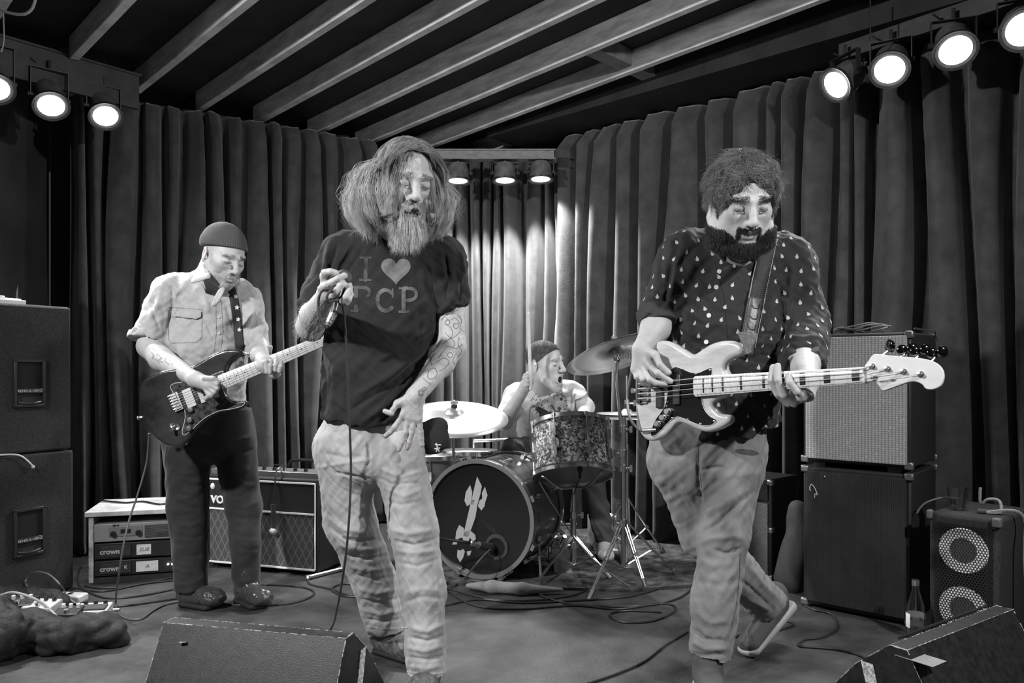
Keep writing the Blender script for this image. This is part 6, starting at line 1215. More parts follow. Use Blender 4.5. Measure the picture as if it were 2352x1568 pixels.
    fo = [([(375, 650), (360, 700), (340, 740)], 6, .006), ([(395, 650), (398, 700), (385, 760)], 4, -.012), ([(350, 680), (352, 720), (370, 755)], 4, -.007), ([(430, 650), (400, 680), (395, 720)], 5, .006), ([(470, 680), (480, 720), (500, 760)], 6, .006), ([(450, 690), (470, 730), (490, 780)], 4, -.005), ([(400, 780), (430, 830), (445, 850)], 6, .006), ([(395, 800), (420, 850), (420, 870)], 4, -.006), ([(500, 760), (530, 790), (545, 800)], 5, .006), ([(560, 760), (575, 740), (585, 700)], 5, .006), ([(570, 770), (583, 745), (590, 715)], 3, -.008), ([(575, 790), (590, 780), (600, 775)], 4, .007), ([(520, 700), (530, 740), (560, 770)], 5, -.006)]
    V, F = cloth('shirt', q, .0048, None, None, fo, [(.004, .11, 41), (.0018, .04, 42)]); tr = bvh(V, F); Msh = mat('chambray_cloth', .40, .8, bump=(320, .3), var=(60, .07), sheen=.1); Mseam = mat('shirt_seam', .27, .85)
    pk = decal(tr, uni(seg2([(387, 712), (387, 780), (395, 788), (452, 786), (463, 775), (465, 716)], .8), seg2([(388, 706), (396, 728), (462, 732), (466, 712)], .9), seg2([(495, 690), (497, 760), (492, 810)], .7), seg2([(508, 690), (512, 760), (508, 800)], .7), seg2([(388, 705), (466, 711)], .6)), (380, 685, 520, 812), .9, .0010)
    V2, F2, mi = join(V, F, [(*pk, 1)]); sh = npmesh('shirt', V2, F2, [Msh, Mseam], t, mi)
    def sheet(name, poly, m_, lift=.012, th=.004, par=sh):
        v, f = decal(tr, poly2(poly), (min(p[0] for p in poly)-2, min(p[1] for p in poly)-2, max(p[0] for p in poly)+2, max(p[1] for p in poly)+2), 1.5, lift)
        if not f: return
        o = npmesh(name, np.array([tuple(p) for p in v]), np.array(f), m_, par); s = o.modifiers.new('cloth', 'SOLIDIFY'); s.thickness = th; return o
    leaf('collar', [(470, 588, 3.40), (463, 598, 3.38), (452, 622, 3.30), (440, 650, 3.25), (474, 641, 3.22), (484, 637, 3.22), (482, 620, 3.27), (476, 604, 3.33)], Msh, sh); leaf('collar', [(517, 662, 3.20), (505, 664, 3.20), (494, 684, 3.20), (488, 704, 3.21), (500, 698, 3.19), (512, 678, 3.18)], Msh, sh)
    sheet('pocket_flap', [(400, 712), (463, 716), (462, 728), (452, 733), (403, 727)], Msh, .005, .002)
    for y in (690, 728, 765): d = Vector(((503-CX)/FPX, 1, -(y-HY)/FPX)).normalized(); h = tr.ray_cast(Vector((0, 0, CZ)), d); m = MB(); m.cyl(h[0], h[0]-d*.004, .006, n=12); m.build('button', mat('pale_button', .6, .4), sh)
    h = S(427, 724, -.1); 
    for nm, pts, r0 in (('rolled_cuff', [S(372, 775, -.04), S(305, 756, -.04)], .0),):
        q = Sdf(); c = S(338, 772, -.045); axv = (S(338, 800, -.05)-S(350, 740, -.02)).normalized(); q.seg(c-axv*.016, c+axv*.016, (.076, .078), (.076, .078), (1, 0, 0), flat=True); V_, F_ = q.mesh(.004); npmesh(nm, V_+vnormals(V_, F_)*wav(V_, .003, .05, 7)[:, None], F_, Msh, sh)
    c = S(592, 803, -.0); q = Sdf(); q.seg(c-Zv*.014, c+Zv*.014, (.058, .058), (.060, .060), (1, 0, 0), flat=True); V_, F_ = q.mesh(.004); npmesh('rolled_cuff', V_+vnormals(V_, F_)*wav(V_, .003, .05, 7)[:, None], F_, Msh, sh)
    # strap with stars
    v, f = strip_on(tr, [(520, 640), (533, 670), (542, 710), (546, 750), (550, 790), (556, 806)], 10, .008); st = npmesh('guitar_strap', np.array([tuple(p) for p in v]), np.array(f), mat('black_webbing', .015, .7), None); s = st.modifiers.new('web', 'SOLIDIFY'); s.thickness = .003; tag(st, 'black strap printed with white stars over the guitarist\'s shoulder', 'guitar strap')
    t2 = bvh(np.array([tuple(p) for p in v]), np.array(f))
    def star(cx, cy, r_): return poly2([(cx+(r_ if i % 2 == 0 else r_*.42)*math.sin(i*PI/5+.1), cy-(r_ if i % 2 == 0 else r_*.42)*math.cos(i*PI/5+.1)) for i in range(10)])
    a_, b_ = decal(t2, uni(*[star(x, y, 6.5) for x, y in ((539, 656), (542, 681), (544, 706), (547, 733), (550, 757))]), (525, 645, 562, 770), .8, .0015); npmesh('star_print', np.array([tuple(p) for p in a_]), np.array(b_), mat('white_print', .7, .7), st)
    # trousers
    q = Sdf(); q.seg(S(478, 925, .05), S(480, 1000, .05), (.188, .125), (.195, .13), k=.03); q.seg(S(428, 990, .03), S(431, 1160, .01), (.102, .12), (.083, .088), k=.03); q.seg(S(431, 1160, .01), S(440, 1350, -.04), (.083, .088), (.068, .072), k=.03)
    q.seg(S(534, 990, .08), S(560, 1160, .06), (.098, .115), (.074, .082), k=.02); q.seg(S(560, 1160, .06), S(567, 1332, .01), (.074, .082), (.060, .066), k=.03); q.half(S(440, 1352, -.04), (0, 0, -1)); q.disp(lambda P, d: np.where(P[:, 2] > S(0, 934).z, .05, 0))
    fo = rings(0, 5, .0035, 21, 1080, 1350, lambda y: 385, lambda y: 475, 3)+rings(0, 5, .0035, 21, 1080, 1330, lambda y: 520, lambda y: 602, 4)+[([(400, 960), (430, 985), (480, 1000)], 5, .007), ([(480, 1040), (520, 1020), (580, 1000)], 5, .007), ([(500, 1060), (540, 1045), (585, 1030)], 4, -.007)]
    V, F = cloth('trousers', q, .0052, None, None, fo, [(.003, .10, 51, 5, (1, 1, .8))]); npmesh('trousers', V, F, mat('dark_trouser_cloth', .022, .85, bump=(300, .35), var=(10, .3), sheen=.15), t)
    Mbt = mat('polished_boot_leather', .05, .28, coat=.4, bump=(60, .3))
    for ank, toe in ((S(442, 1345, -.04), Vector(fl(503, 1398))), (S(567, 1330, .0), Vector(fl(594, 1394)))):
        base = Vector((ank.x, ank.y, 0)); dr = (toe-base); dr.z = 0; L = max(.17, min(dr.length, .23)); dr.normalize(); q = Sdf(); q.cap(ank+Zv*.02, base+Zv*.07, .050, .048, k=.02); q.cap(base-dr*.03+Zv*.055, base+Zv*.05, .044, .044, k=.02)
        q.seg(base+Zv*.05, base+dr*(L-.08)+Zv*.047, (.044, .045), (.050, .040), dr.cross(Zv), k=.03); q.ell(base+dr*(L-.055)+Zv*.045, (.053, .053, .038), k=.02); q.half((0, 0, .014), (0, 0, -1)); V, F = q.mesh(.0042); V = V+vnormals(V, F)*wav(V, .002, .03, 5)[:, None]; bt = npmesh('boot', V, F, Mbt, t)
        q = Sdf(); q.seg(base-dr*.03+Zv*.012, base+dr*(L-.06)+Zv*.012, (.048, .024), (.056, .024), dr.cross(Zv), k=.02); q.half((0, 0, .024), (0, 0, 1), .003); q.half((0, 0, .002), (0, 0, -1), .003); V, F = q.mesh(.0042); npmesh('sole', V, F, mat('rubber_sole', .02, .7), bt)
electric_guitar(); guitarist()
# ================================================================== THE BASSIST
def bassist():
    S = lambda x, y, d=0: at(x, y, 2.66+d); t = thing('person', (S(1640, 0).x, 2.6, 0), 'dark-bearded bassist in a paisley-dotted dark shirt and grey trousers, looking down at the bass', 'person')
    R = rot(2, 26, -1); H = at(1704, 461, 2.36); sc = 1.13
    q = Sdf(); head(q, R, H, sc, fat=.010); q.cap(wl((0, .03, -.06), R, H, sc), S(1692, 590, .0), .068, .075, k=.02)
    q.seg(S(1690, 600, .02), S(1672, 780, .02), (.17, .11), (.18, .13), k=.04); q.seg(S(1672, 780, .02), S(1640, 1010, .02), (.18, .13), (.17, .12), k=.03); q.cap(S(1580, 580, .02), S(1800, 585, .02), .06, k=.04)
    q.path([S(1560, 590, .0), S(1512, 725, -.02)], [.056, .050], k=.03); 
    on = lambda x, y, l: onp(x, y, BP, BN)+BN*l
    P = lambda x, y, d: on(x, y, .030-d)
    w = P(1486, 804, -.004); q.path([S(1512, 725, -.02), S(1506, 752, -.08), w], [.050, .048, .028], k=.02)
    for x, y in ((1506, 840), (1492, 848), (1480, 851), (1471, 850)): q.cap(w, P(x, y, -.008), .023, .0135, k=.014)
    q.cap(w, P(1522, 818, -.015), .018, .0125, k=.014)
    fingers(q, [[(1522, 818, -.015), (1533, 840, -.018), (1549, 858, -.006)], [(1506, 842, -.008), (1530, 860, -.020), (1549, 877, .006)], [(1492, 850, -.008), (1513, 875, -.024), (1523, 882, -.014), (1538, 883, .004)],
                [(1480, 853, -.008), (1496, 874, -.022), (1503, 884, .0)], [(1471, 852, -.004), (1480, 869, -.016), (1488, 881, .004)]], P, .0102)
    q.path([S(1815, 600, .02), S(1850, 790, -.11)], [.050, .044], k=.03); nk = lambda x, y, l: onp(x, y, BP, BN)+BN*l
    wr = nk(1838, 868, -.055); q.path([S(1850, 790, -.11), S(1846, 838, -.26), wr], [.044, .046, .032], k=.02)
    q.cap(wr, nk(1820, 905, -.040), .032, .026, k=.02); q.cap(nk(1838, 880, -.05), nk(1848, 905, -.03), .026, .020, k=.02)
    Q = lambda x, y, d: nk(x, y, -d)
    fingers(q, [[(1808, 921, .020), (1790, 905, -.012), (1780, 876, -.030), (1783, 845, -.024)], [(1818, 926, .020), (1806, 908, -.016), (1798, 875, -.034), (1794, 842, -.025)], [(1846, 912, .015), (1836, 900, -.018), (1824, 880, -.033), (1818, 866, -.024)],
                [(1802, 925, .028), (1788, 908, .004), (1778, 890, -.010)]], Q, .0104)
    q.cap(nk(1846, 905, .0), nk(1850, 913, -.004), .010, .009)
    q.path([S(1570, 1040, .03), S(1628, 1230, .02), S(1765, 1375, .17)], [.07, .055, .04], k=.03); q.path([S(1680, 1040, .0), S(1660, 1240, -.10), S(1628, 1515, -.19)], [.075, .06, .045], k=.03)
    V, F = q.mesh(.0026); N = vnormals(V, F); npmesh('body', V, F, Mskin, t); brow_lash(V, N, R, H, sc, t, Mdarkhair, 170, 1.25)
    # hair, beard
    Mh = mat('dark_wavy_hair', .15, .42, var=(60, .3)); q = Sdf(); q.xf(R, H, sc); q.ell((0, .018, .042), (.081, .1075, .086), k=.01); q.ell((-.042, .01, .025), (.040, .07, .055), k=.03); q.ell((.042, .01, .025), (.038, .07, .055), k=.03)
    q.ell((0, -.130, -.028), (.061, .092, .116), k=.012, op='-'); q.half((0, 0, -.040), (0, -.5, -1), .02); q.xf(); V_, F_ = q.mesh(.004); V_ = V_+vnormals(V_, F_)*wav(V_, .003, .03, 4)[:, None]; hair = npmesh('hair', V_, F_, mat('hair_underlayer', .035, .8, bump=(200, .8)), t); N_ = vnormals(V_, F_)
    def comb(l):
        e = l-np.array([-.012, .03, .125]); e = e/np.maximum(.01, np.linalg.norm(e, axis=1))[:, None]; f_ = np.clip(-(l[:, 1]+.02)*22, 0, 1)*np.clip((l[:, 2]-.03)*25, 0, 1)
        c0 = np.stack([e[:, 0], e[:, 1], e[:, 2]*.9-.25], 1); g_ = np.clip(-(l[:, 1]+.0)*20, 0, 1)*np.clip((.068-np.abs(l[:, 0]))*60, 0, 1); c1 = np.stack([np.tanh((l[:, 0]+.022)*70), .25+0*l[:, 0], .10+0*l[:, 0]], 1)
        return c0*(1-g_)[:, None]+c1*g_[:, None]
    def nz(c): return lambda l: c(l)/np.maximum(.3, np.linalg.norm(c(l), axis=1))[:, None]
    top = lambda L: (L[:, 2] > -.04) & (L[:, 1] > -.13)
    fur('hair_locks', V_, N_, top, 11000, .050, nz(comb), .00048, Mh, hair, R, H, sc, 10, .30, grav=.06, lift=.30, seed=6, clump=80, wave=.7, hug=.7)
    fur('fringe', V_, N_, lambda L: (L[:, 1] < -.045) & (L[:, 2] > .045), 190, .045, lambda l: np.stack([l[:, 0]*8+.5, -.35+0*l[:, 0], -.9+0*l[:, 0]], 1), .0005, Mh, hair, R, H, sc, 9, .5, grav=.2, lift=.25, seed=9, clump=12, wave=.5)
    fur('flyaway_hair', V_, N_, lambda L: L[:, 2] > .02, 160, .055, nz(comb), .0005, Mh, hair, R, H, sc, 8, .6, lift=.5, seed=12, wave=.4)
    ear_ok = lambda L: np.abs(L[:, 0]) < .074
    bd = lambda L: (L[:, 1] < .02) & (L[:, 2] < -.050-.35*(np.abs(L[:, 0]) < .034)*0) & (L[:, 2] > -.15) & ~((np.abs(L[:, 0]) < .027) & (L[:, 2] > -.090) & (L[:, 1] < -.07)) & ((np.abs(L[:, 0]) > .036) | (L[:, 2] < -.086) | (L[:, 1] > -.03)) & (L[:, 2] < -.050-.45*np.clip(.062-np.abs(L[:, 0]), 0, .03)*1.5-.010)
    fur('beard', V, N, bd, 15000, lambda l: .016+.012*(l[:, 2] < -.09), lambda l: np.tile([0, -.3, -1.], (len(l), 1)), .0004, Mdarkhair, t, R, H, sc, 6, .6, lift=.7, seed=3)
    fur('beard', V, N, lambda L: (np.abs(L[:, 0]) > .059) & (np.abs(L[:, 0]) < .0745) & (L[:, 2] < .025) & (L[:, 2] > -.06) & (L[:, 1] < .003) & (L[:, 1] > -.04), 3000, .008, lambda l: np.tile([0, -.2, -1.], (len(l), 1)), .0004, Mdarkhair, t, R, H, sc, 4, .4, lift=.5, seed=4)
    fur('moustache', V, N, lambda L: (np.abs(L[:, 0]) < .030) & (L[:, 2] < -.050) & (L[:, 2] > -.0615-.02*(np.abs(L[:, 0]) > .025)) & (L[:, 1] < -.065), 2200, .009, lambda l: np.stack([np.sign(l[:, 0])*.6, -.2+0*l[:, 0], -.9+0*l[:, 0]], 1), .0004, Mdarkhair, t, R, H, sc, 5, .3, grav=.1, lift=.35, seed=5)
    m = MB(); m.ball(wl((-.083, -.004, -.036), R, H, sc), .0048, 10); m.ball(wl((-.084, -.002, -.045), R, H, sc), .003, 8); m.build('earring', CH, t)
    # shirt
    q = Sdf(); q.cap(S(1585, 580, .02), S(1795, 592, .02), .078, .078, k=.04); q.seg(S(1690, 610, .02), S(1673, 780, .0), (.190, .125), (.205, .165), k=.06); q.seg(S(1673, 780, .0), S(1660, 920, .0), (.205, .165), (.200, .17), k=.03); q.seg(S(1660, 920, .0), S(1648, 1040, .0), (.200, .17), (.200, .155), k=.03)
    q.cap(S(1695, 575, .05), S(1700, 555, .0), .085, .075, k=.05)
    q.seg(S(1562, 590, .0), S(1508, 725, -.03), (.080, .085), (.060, .066), k=.045); q.seg(S(1508, 725, -.03), S(1508, 765, -.10), (.060, .066), (.058, .060), k=.02)
    q.seg(S(1815, 600, .02), S(1848, 740, -.05), (.080, .088), (.074, .078), k=.045); q.seg(S(1848, 740, -.05), S(1842, 870, -.26), (.074, .078), (.066, .068), k=.02); q.cap(S(1851, 798, -.11), S(1851, 800, -.12), .070, k=.03)
    q.half(S(1504, 756, -.095), Vector((-.1, -.75, -.9))) if False else None
    a1 = S(1508, 741, -.06); q.disp(lambda P, d: np.where((P[:, 0] < S(1550, 0).x) & (P[:, 1] < 2.72) & ((P-V3(a1))@np.array([.10, -.45, -1.]) > .0), .06, 0))
    a2 = S(1842, 851, -.22); q.disp(lambda P, d: np.where((P[:, 0] > S(1776, 0).x) & ((P-V3(a2))@np.array([-.1, -.45, -1.]) > .0), .06, 0))
    hx = np.array([1480, 1560, 1650, 1720, 1775, 1800]); hy = np.array([1010, 1022, 1016, 1004, 986, 975]); q.disp(lambda P, d: np.where((P[:, 2] < np.interp(CX+P[:, 0]/P[:, 1]*FPX, hx, [CZ-(v-HY)/FPX*2.52 for v in hy])), .06, 0))
    q.ell(S(1703, 568, -.12), (.046, .07, .040), k=.02, op='-')
    fo = [([(1545, 600), (1530, 680), (1535, 760)], 5, -.012), ([(1570, 560), (1548, 620), (1540, 680)], 7, .007), ([(1790, 640), (1800, 720), (1795, 800)], 5, -.012), ([(1820, 600), (1812, 680), (1805, 740)], 6, .008), ([(1560, 700), (1620, 740), (1700, 750)], 8, .006), ([(1550, 760), (1630, 800), (1720, 790)], 6, -.006), ([(1600, 640), (1640, 700), (1700, 720)], 7, .005), ([(1790, 770), (1740, 760), (1690, 770)], 4, -.009), ([(1790, 790), (1740, 785), (1700, 800)], 6, .008), ([(1790, 820), (1750, 815), (1710, 830)], 4, -.008),
          ([(1800, 770), (1840, 778), (1880, 772)], 5, .009), ([(1796, 790), (1840, 800), (1882, 790)], 3.5, -.011), ([(1795, 805), (1840, 815), (1884, 806)], 5, .008), ([(1700, 905), (1740, 930), (1780, 960)], 6, .010), ([(1690, 925), (1730, 955), (1770, 985)], 4, -.008), ([(1700, 940), (1650, 960), (1620, 1000)], 7, .006), ([(1490, 690), (1510, 700), (1540, 695)], 4, -.006), ([(1640, 590), (1660, 700), (1668, 800), (1665, 1000)], 2.5, .002)]
    V, F = cloth('shirt', q, .0045, None, None, fo, [(.005, .12, 61), (.002, .045, 62)]); N = vnormals(V, F); tr = bvh(V, F); r = np.random.default_rng(5)
    # paisley drops all over the cloth, in offset rows like the print
    ids = r.permutation(len(V)); ids = ids[(N[ids][:, 2] > -.85)]; chosen = []; cell = {}; dmin = .041
    c1 = (V3(a1)+np.array([0, 0, .045])); c2 = (V3(a2)+np.array([0, 0, .075]))
    for i in ids:
        p = V[i]
        if p[0] < S(1552, 0).x and p[1] < 2.74 and (p-c1)@np.array([.10, -.45, -1.]) > 0: continue
        if p[0] > S(1776, 0).x and (p-c2)@np.array([-.1, -.45, -1.]) > 0: continue
        k = tuple((p//dmin).astype(int)); ok = True
        for dx in (-1, 0, 1):
            for dy in (-1, 0, 1):
                for dz in (-1, 0, 1):
                    for j in cell.get((k[0]+dx, k[1]+dy, k[2]+dz), ()):
                        if np.linalg.norm(V[j]-p) < dmin*(1.+.12*((i*7) % 5)/5): ok = False
        if ok: cell.setdefault(k, []).append(i); chosen.append(i)
    dv = []; dfc = []
    for i in chosen:
        n = N[i]; up = np.array([0, 0, 1.])-n*n[2]; up = nrm(up) if np.linalg.norm(up) > .2 else nrm(np.cross(n, [1, 0, 0])); sdv = np.cross(up, n); fl_ = 1 if r.random() < .5 else -1; a0 = r.uniform(-.35, .35); u2_ = up*math.cos(a0)+sdv*math.sin(a0); s2_ = np.cross(u2_, n)*fl_; k = len(dv); s_ = .0080
        ring_ = [(0, -.9), (.45, -.8), (.75, -.35), (.72, .1), (.45, .5), (.42, .95), (.62, 1.3), (.1, 1.05), (-.3, .55), (-.62, .15), (-.72, -.35), (-.45, -.8)]
        cen = V[i]+n*.0014; hit = tr.find_nearest(Vector(cen+0)); dv.append(tuple(V[i]+n*.0012))
        for x, y in ring_:
            p = V[i]+s2_*x*s_+u2_*y*s_; h = tr.find_nearest(Vector(p)); nn = V3(h[1]); nn = nn if nn@n > 0 else -nn; dv.append(tuple(V3(h[0])+nn*.0012))
        for q_ in range(0, 12, 2): dfc.append((k, k+1+q_, k+1+(q_+1) % 12, k+1+(q_+2) % 12))
    pl = decal(tr, uni(seg2([(1641, 600), (1665, 690), (1672, 800), (1668, 1010)], .5)), (1600, 600, 1690, 1020), .9, .0008)
    V2, F2, mi = join(V, F, [(dv, dfc, 1), (*pl, 2)]); Msh = mat('dark_printed_cotton', .022, .8, bump=(300, .3), spec=.3, sheen=.08); sh = npmesh('shirt', V2, F2, [Msh, mat('paisley_print', .42, .8), mat('shirt_dark_seam', .008, .9)], t, mi)
    for x, y in ((1652, 623), (1645, 659), (1628, 724), (1622, 785)):
        d = Vector(((x-CX)/FPX, 1, -(y-HY)/FPX)).normalized(); h = tr.ray_cast(Vector((0, 0, CZ)), d); m = MB(); m.cyl(h[0], h[0]-d*.004, .0075, n=14); m.build('button', mat('pearl_button', .7, .25), sh)
    def sheet(name, poly, m_, lift=.012, th=.004):
        v, f = decal(tr, poly2(poly), (min(p[0] for p in poly)-2, min(p[1] for p in poly)-2, max(p[0] for p in poly)+2, max(p[1] for p in poly)+2), 1.5, lift)
        if f: o = npmesh(name, np.array([tuple(p) for p in v]), np.array(f), m_, sh); s = o.modifiers.new('cloth', 'SOLIDIFY'); s.thickness = th
    leaf('collar', [(1636, 518, 2.56), (1627, 530, 2.55), (1630, 560, 2.48), (1644, 588, 2.43), (1668, 600, 2.41), (1664, 578, 2.43), (1650, 550, 2.48), (1644, 528, 2.54)], Msh, sh); leaf('collar', [(1764, 542, 2.54), (1770, 552, 2.52), (1762, 578, 2.46), (1736, 602, 2.41), (1722, 596, 2.41), (1736, 576, 2.44), (1752, 556, 2.50)], Msh, sh)
    q = Sdf(); ns = []
    q.path([wl(p, R, H, sc) for p in ((-.06, -.03, -.145), (-.03, -.075, -.165), (0, -.09, -.172), (.03, -.075, -.165), (.06, -.03, -.145))], .0035); 
    b = MB(); b.tube([S(1655, 565, -.19), S(1675, 592, -.235), S(1700, 603, -.25), S(1722, 596, -.24), S(1742, 570, -.19)], .003, 6, smooth=6); b.ball(S(1700, 602, -.253), .0055, 10); b.build('necklace', mat('dark_chain', .12, .3, .8), t)
    for nm, c, axv, w_ in (('turned_cuff', S(1509, 728, -.055), Vector((.10, -.45, -1)), (.063, .067)), ('turned_cuff', S(1843, 833, -.195), Vector((-.05, -.75, -1)), (.068, .068))):
        axv.normalize(); q = Sdf(); q.seg(c-axv*.026, c+axv*.028, (w_[0]+.002, w_[1]+.002), w_, (1, 0, 0), flat=True); V_, F_ = q.mesh(.004); npmesh(nm, V_+vnormals(V_, F_)*wav(V_, .0025, .05, 7)[:, None], F_, mat('plain_dark_lining', .035, .85), sh)
    # strap
    pts = [(1768, 545), (1760, 580), (1748, 630), (1738, 680), (1727, 740), (1716, 800)]; v, f = strip_on(tr, pts, 19, .008, 6); Mst = mat('ribbed_black_webbing', .028, .7, bump=(150, .5)); st = npmesh('bass_strap', np.array([tuple(p) for p in v]), np.array(f), Mst, None); s = st.modifiers.new('web', 'SOLIDIFY'); s.thickness = .004
    tag(st, 'wide dark leather-ended strap over the bassist\'s shoulder', 'guitar strap'); t2 = bvh(np.array([tuple(p) for p in v]), np.array(f)); o_ = Vector((0, 0, CZ)); eg = decal(t2, uni(seg2([(1751, 545), (1742, 580), (1730, 630), (1720, 680), (1709, 740), (1699, 795)], .7), seg2([(1785, 550), (1777, 585), (1766, 632), (1756, 682), (1745, 742), (1734, 797)], .7)), (1690, 540, 1790, 805), .9, .003)
    npmesh('edge_stitching', np.array([tuple(p) for p in eg[0]]), np.array(eg[1]), mat('pale_stitching', .35, .7), st)
    v2, f2 = strip_on(t2, [(1738, 684), (1731, 720), (1722, 770), (1714, 812)], 15, .012, 6); e2_ = npmesh('leather_tab', np.array([tuple(p) for p in v2]), np.array(f2), mat('brown_leather', .09, .4, bump=(60, .4)), st); s = e2_.modifiers.new('leather', 'SOLIDIFY'); s.thickness = .004
    t3 = bvh(np.array([tuple(p) for p in v2]), np.array(f2)); sc_ = []
    for i in range(4): cy = 700+i*24; cx = 1731-(cy-720)*.18; sc_.append(seg2([(cx-9, cy), (cx-2, cy+8), (cx+8, cy+9), (cx+10, cy-2)], .8))
    sc_.append(seg2([(1722, 684), (1708, 780)], .6)); sc_.append(seg2([(1750, 688), (1738, 790)], .6)); eg = decal(t3, uni(*sc_), (1695, 680, 1760, 800), .8, .003)
    if eg[1]: npmesh('tooled_pattern', np.array([tuple(p) for p in eg[0]]), np.array(eg[1]), mat('tooling_line', .015, .7), e2_)
    pe = [(1700, 762), (1736, 764), (1738, 778), (1728, 796), (1722, 812), (1712, 812), (1708, 795), (1698, 775)]; pl_ = lambda x, y: onp(x, y, onp(1716, 808, BP, BN)+BN*.02, Vector((0, -1, .15)).normalized()); m = MB(); m.prism([pl_(x, y) for x, y in spline2(pe)], Vector((0, .004, 0))); o = m.build('leather_end', mat('brown_leather', .09, .4), st, bevel=.0015)
    # trousers
    q = Sdf(); q.seg(S(1624, 985, .0), S(1622, 1065, .0), (.198, .148), (.200, .145), k=.03)
    q.seg(S(1684, 1040, -.0), S(1660, 1240, -.10), (.108, .125), (.080, .090), k=.03); q.seg(S(1660, 1240, -.10), S(1640, 1400, -.15), (.080, .090), (.074, .078), k=.03); q.seg(S(1640, 1400, -.15), S(1628, 1530, -.19), (.074, .078), (.066, .072), k=.02)
    q.seg(S(1562, 1050, .02), S(1622, 1225, .02), (.108, .125), (.088, .092), k=.02); q.seg(S(1622, 1225, .02), S(1700, 1325, .10), (.088, .092), (.076, .08), k=.03); q.seg(S(1700, 1325, .10), S(1772, 1392, .17), (.076, .08), (.066, .072), k=.02)
    q.disp(lambda P, d: np.where((P[:, 1] < 2.6) & (P[:, 2] < at(0, 1510, 2.46).z-(P[:, 0]-at(1628, 0, 2.47).x)*.1), .06, 0)); q.half(S(1778, 1402, .17), Vector((.75, .1, -.75)), .003) if False else None
    c5 = S(1775, 1395, .17); q.disp(lambda P, d: np.where((P[:, 1] > 2.62) & ((P-V3(c5))@np.array([.72, .1, -.69]) > 0), .06, 0))
    fo = [([(1605, 1040), (1605, 1100), (1612, 1160)], 4, -.014), ([(1608, 1080), (1630, 1076), (1660, 1072)], 4, -.010), ([(1620, 1100), (1680, 1090), (1745, 1085)], 8, .005), ([(1612, 1180), (1660, 1160), (1720, 1120)], 9, .010), ([(1608, 1225), (1650, 1200), (1700, 1155), (1740, 1120)], 5, -.011), ([(1605, 1248), (1640, 1235), (1690, 1232), (1705, 1240)], 7, .012), ([(1640, 1262), (1670, 1272), (1702, 1258)], 4, -.012), ([(1600, 1280), (1640, 1300), (1690, 1290)], 8, .007), ([(1600, 1330), (1650, 1345), (1700, 1330)], 8, -.006), ([(1690, 1290), (1695, 1360), (1680, 1440)], 6, .006),
          ([(1595, 1400), (1630, 1430), (1675, 1425)], 7, .008), ([(1585, 1440), (1620, 1468), (1670, 1472)], 5, -.014), ([(1585, 1470), (1620, 1490), (1675, 1488)], 6, .012), ([(1580, 1500), (1620, 1505), (1670, 1502)], 4, -.010), ([(1500, 1080), (1540, 1150), (1590, 1220)], 8, .006), ([(1545, 1110), (1580, 1170), (1605, 1210)], 4, -.010), ([(1555, 1100), (1592, 1150), (1606, 1185)], 5, .008), ([(1720, 1300), (1750, 1340), (1790, 1380)], 6, .010), ([(1700, 1330), (1735, 1360), (1775, 1400)], 4, -.012), ([(1710, 1370), (1740, 1385), (1770, 1402)], 5, .010), ([(1500, 1040), (1530, 1045), (1590, 1050)], 6, -.004)]
    V, F = cloth('trousers', q, .0047, None, None, [(a, b_*1.05, c*.7) for a, b_, c in fo], [(.0032, .10, 71, 5, (1, 1, .7)), (.0018, .04, 72)]); tr = bvh(V, F)
    ell2 = lambda cx, cy, a_, b_: (lambda x, y: (np.hypot((x-cx)/a_, (y-cy-.12*(x-cx))/b_)-1)*b_); rp_ = decal(tr, ell2(1716, 1038, 27, 6.5), (1685, 1025, 1750, 1050), .9, .001); cf = decal(tr, uni(seg2([(1582, 1512), (1625, 1521), (1664, 1522)], 2.5), seg2([(1700, 1032), (1690, 1035)], .1)), (1575, 1500, 1680, 1535), .9, .0012); fly = decal(tr, uni(seg2([(1604, 1005), (1604, 1060), (1612, 1120)], .7), seg2([(1700, 1270), (1698, 1330), (1690, 1400), (1680, 1440)], .8)), (1595, 1000, 1710, 1450), .9, .0008)
    V2, F2, mi = join(V, F, [(*rp_, 1), (*cf, 2), (*fly, 3)]); npmesh('trousers', V2, F2, [mat('washed_canvas', .20, .85, bump=(360, .35), var=(6, .2), sheen=.1), mat('torn_edge', .07, .9), mat('frayed_pale_cuff', .33, .9), mat('trouser_seam', .10, .9)], t, mi)
    # shoes
    Mshoe = mat('suede_shoe', .075, .85, bump=(120, .3)); Msl = mat('pale_rubber_sole', .33, .6)
    base = Vector((S(1624, 0, -.19).x, 2.46, 0)); dr = Vector((-.12, -1, 0)).normalized(); q = Sdf(); q.cap(base+Zv*.10, base+Zv*.06, .048, .046, k=.02); q.seg(base+Zv*.055-dr*.03, base+dr*.15+Zv*.045, (.042, .045), (.048, .034), dr.cross(Zv), k=.02); q.half((0, 0, .018), (0, 0, -1)); V, F = q.mesh(.0045); s1 = npmesh('shoe', V, F, Mshoe, t)
    q = Sdf(); q.seg(base-dr*.03+Zv*.012, base+dr*.16+Zv*.012, (.046, .03), (.050, .03), dr.cross(Zv), k=.02); q.half((0, 0, .026), (0, 0, 1), .003); q.half((0, 0, .001), (0, 0, -1), .003); V, F = q.mesh(.0045); npmesh('sole', V, F, Msl, s1)
    heel = at(1793, 1398, 2.88); toe = at(1722, 1488, 2.76); toe.z = .04; dr = (toe-heel).normalized(); nrm_ = Vector((.72, .42, -.25)); sdn = (nrm_-dr*nrm_.dot(dr)).normalized(); side_ = dr.cross(sdn).normalized()   # sdn points out of the sole
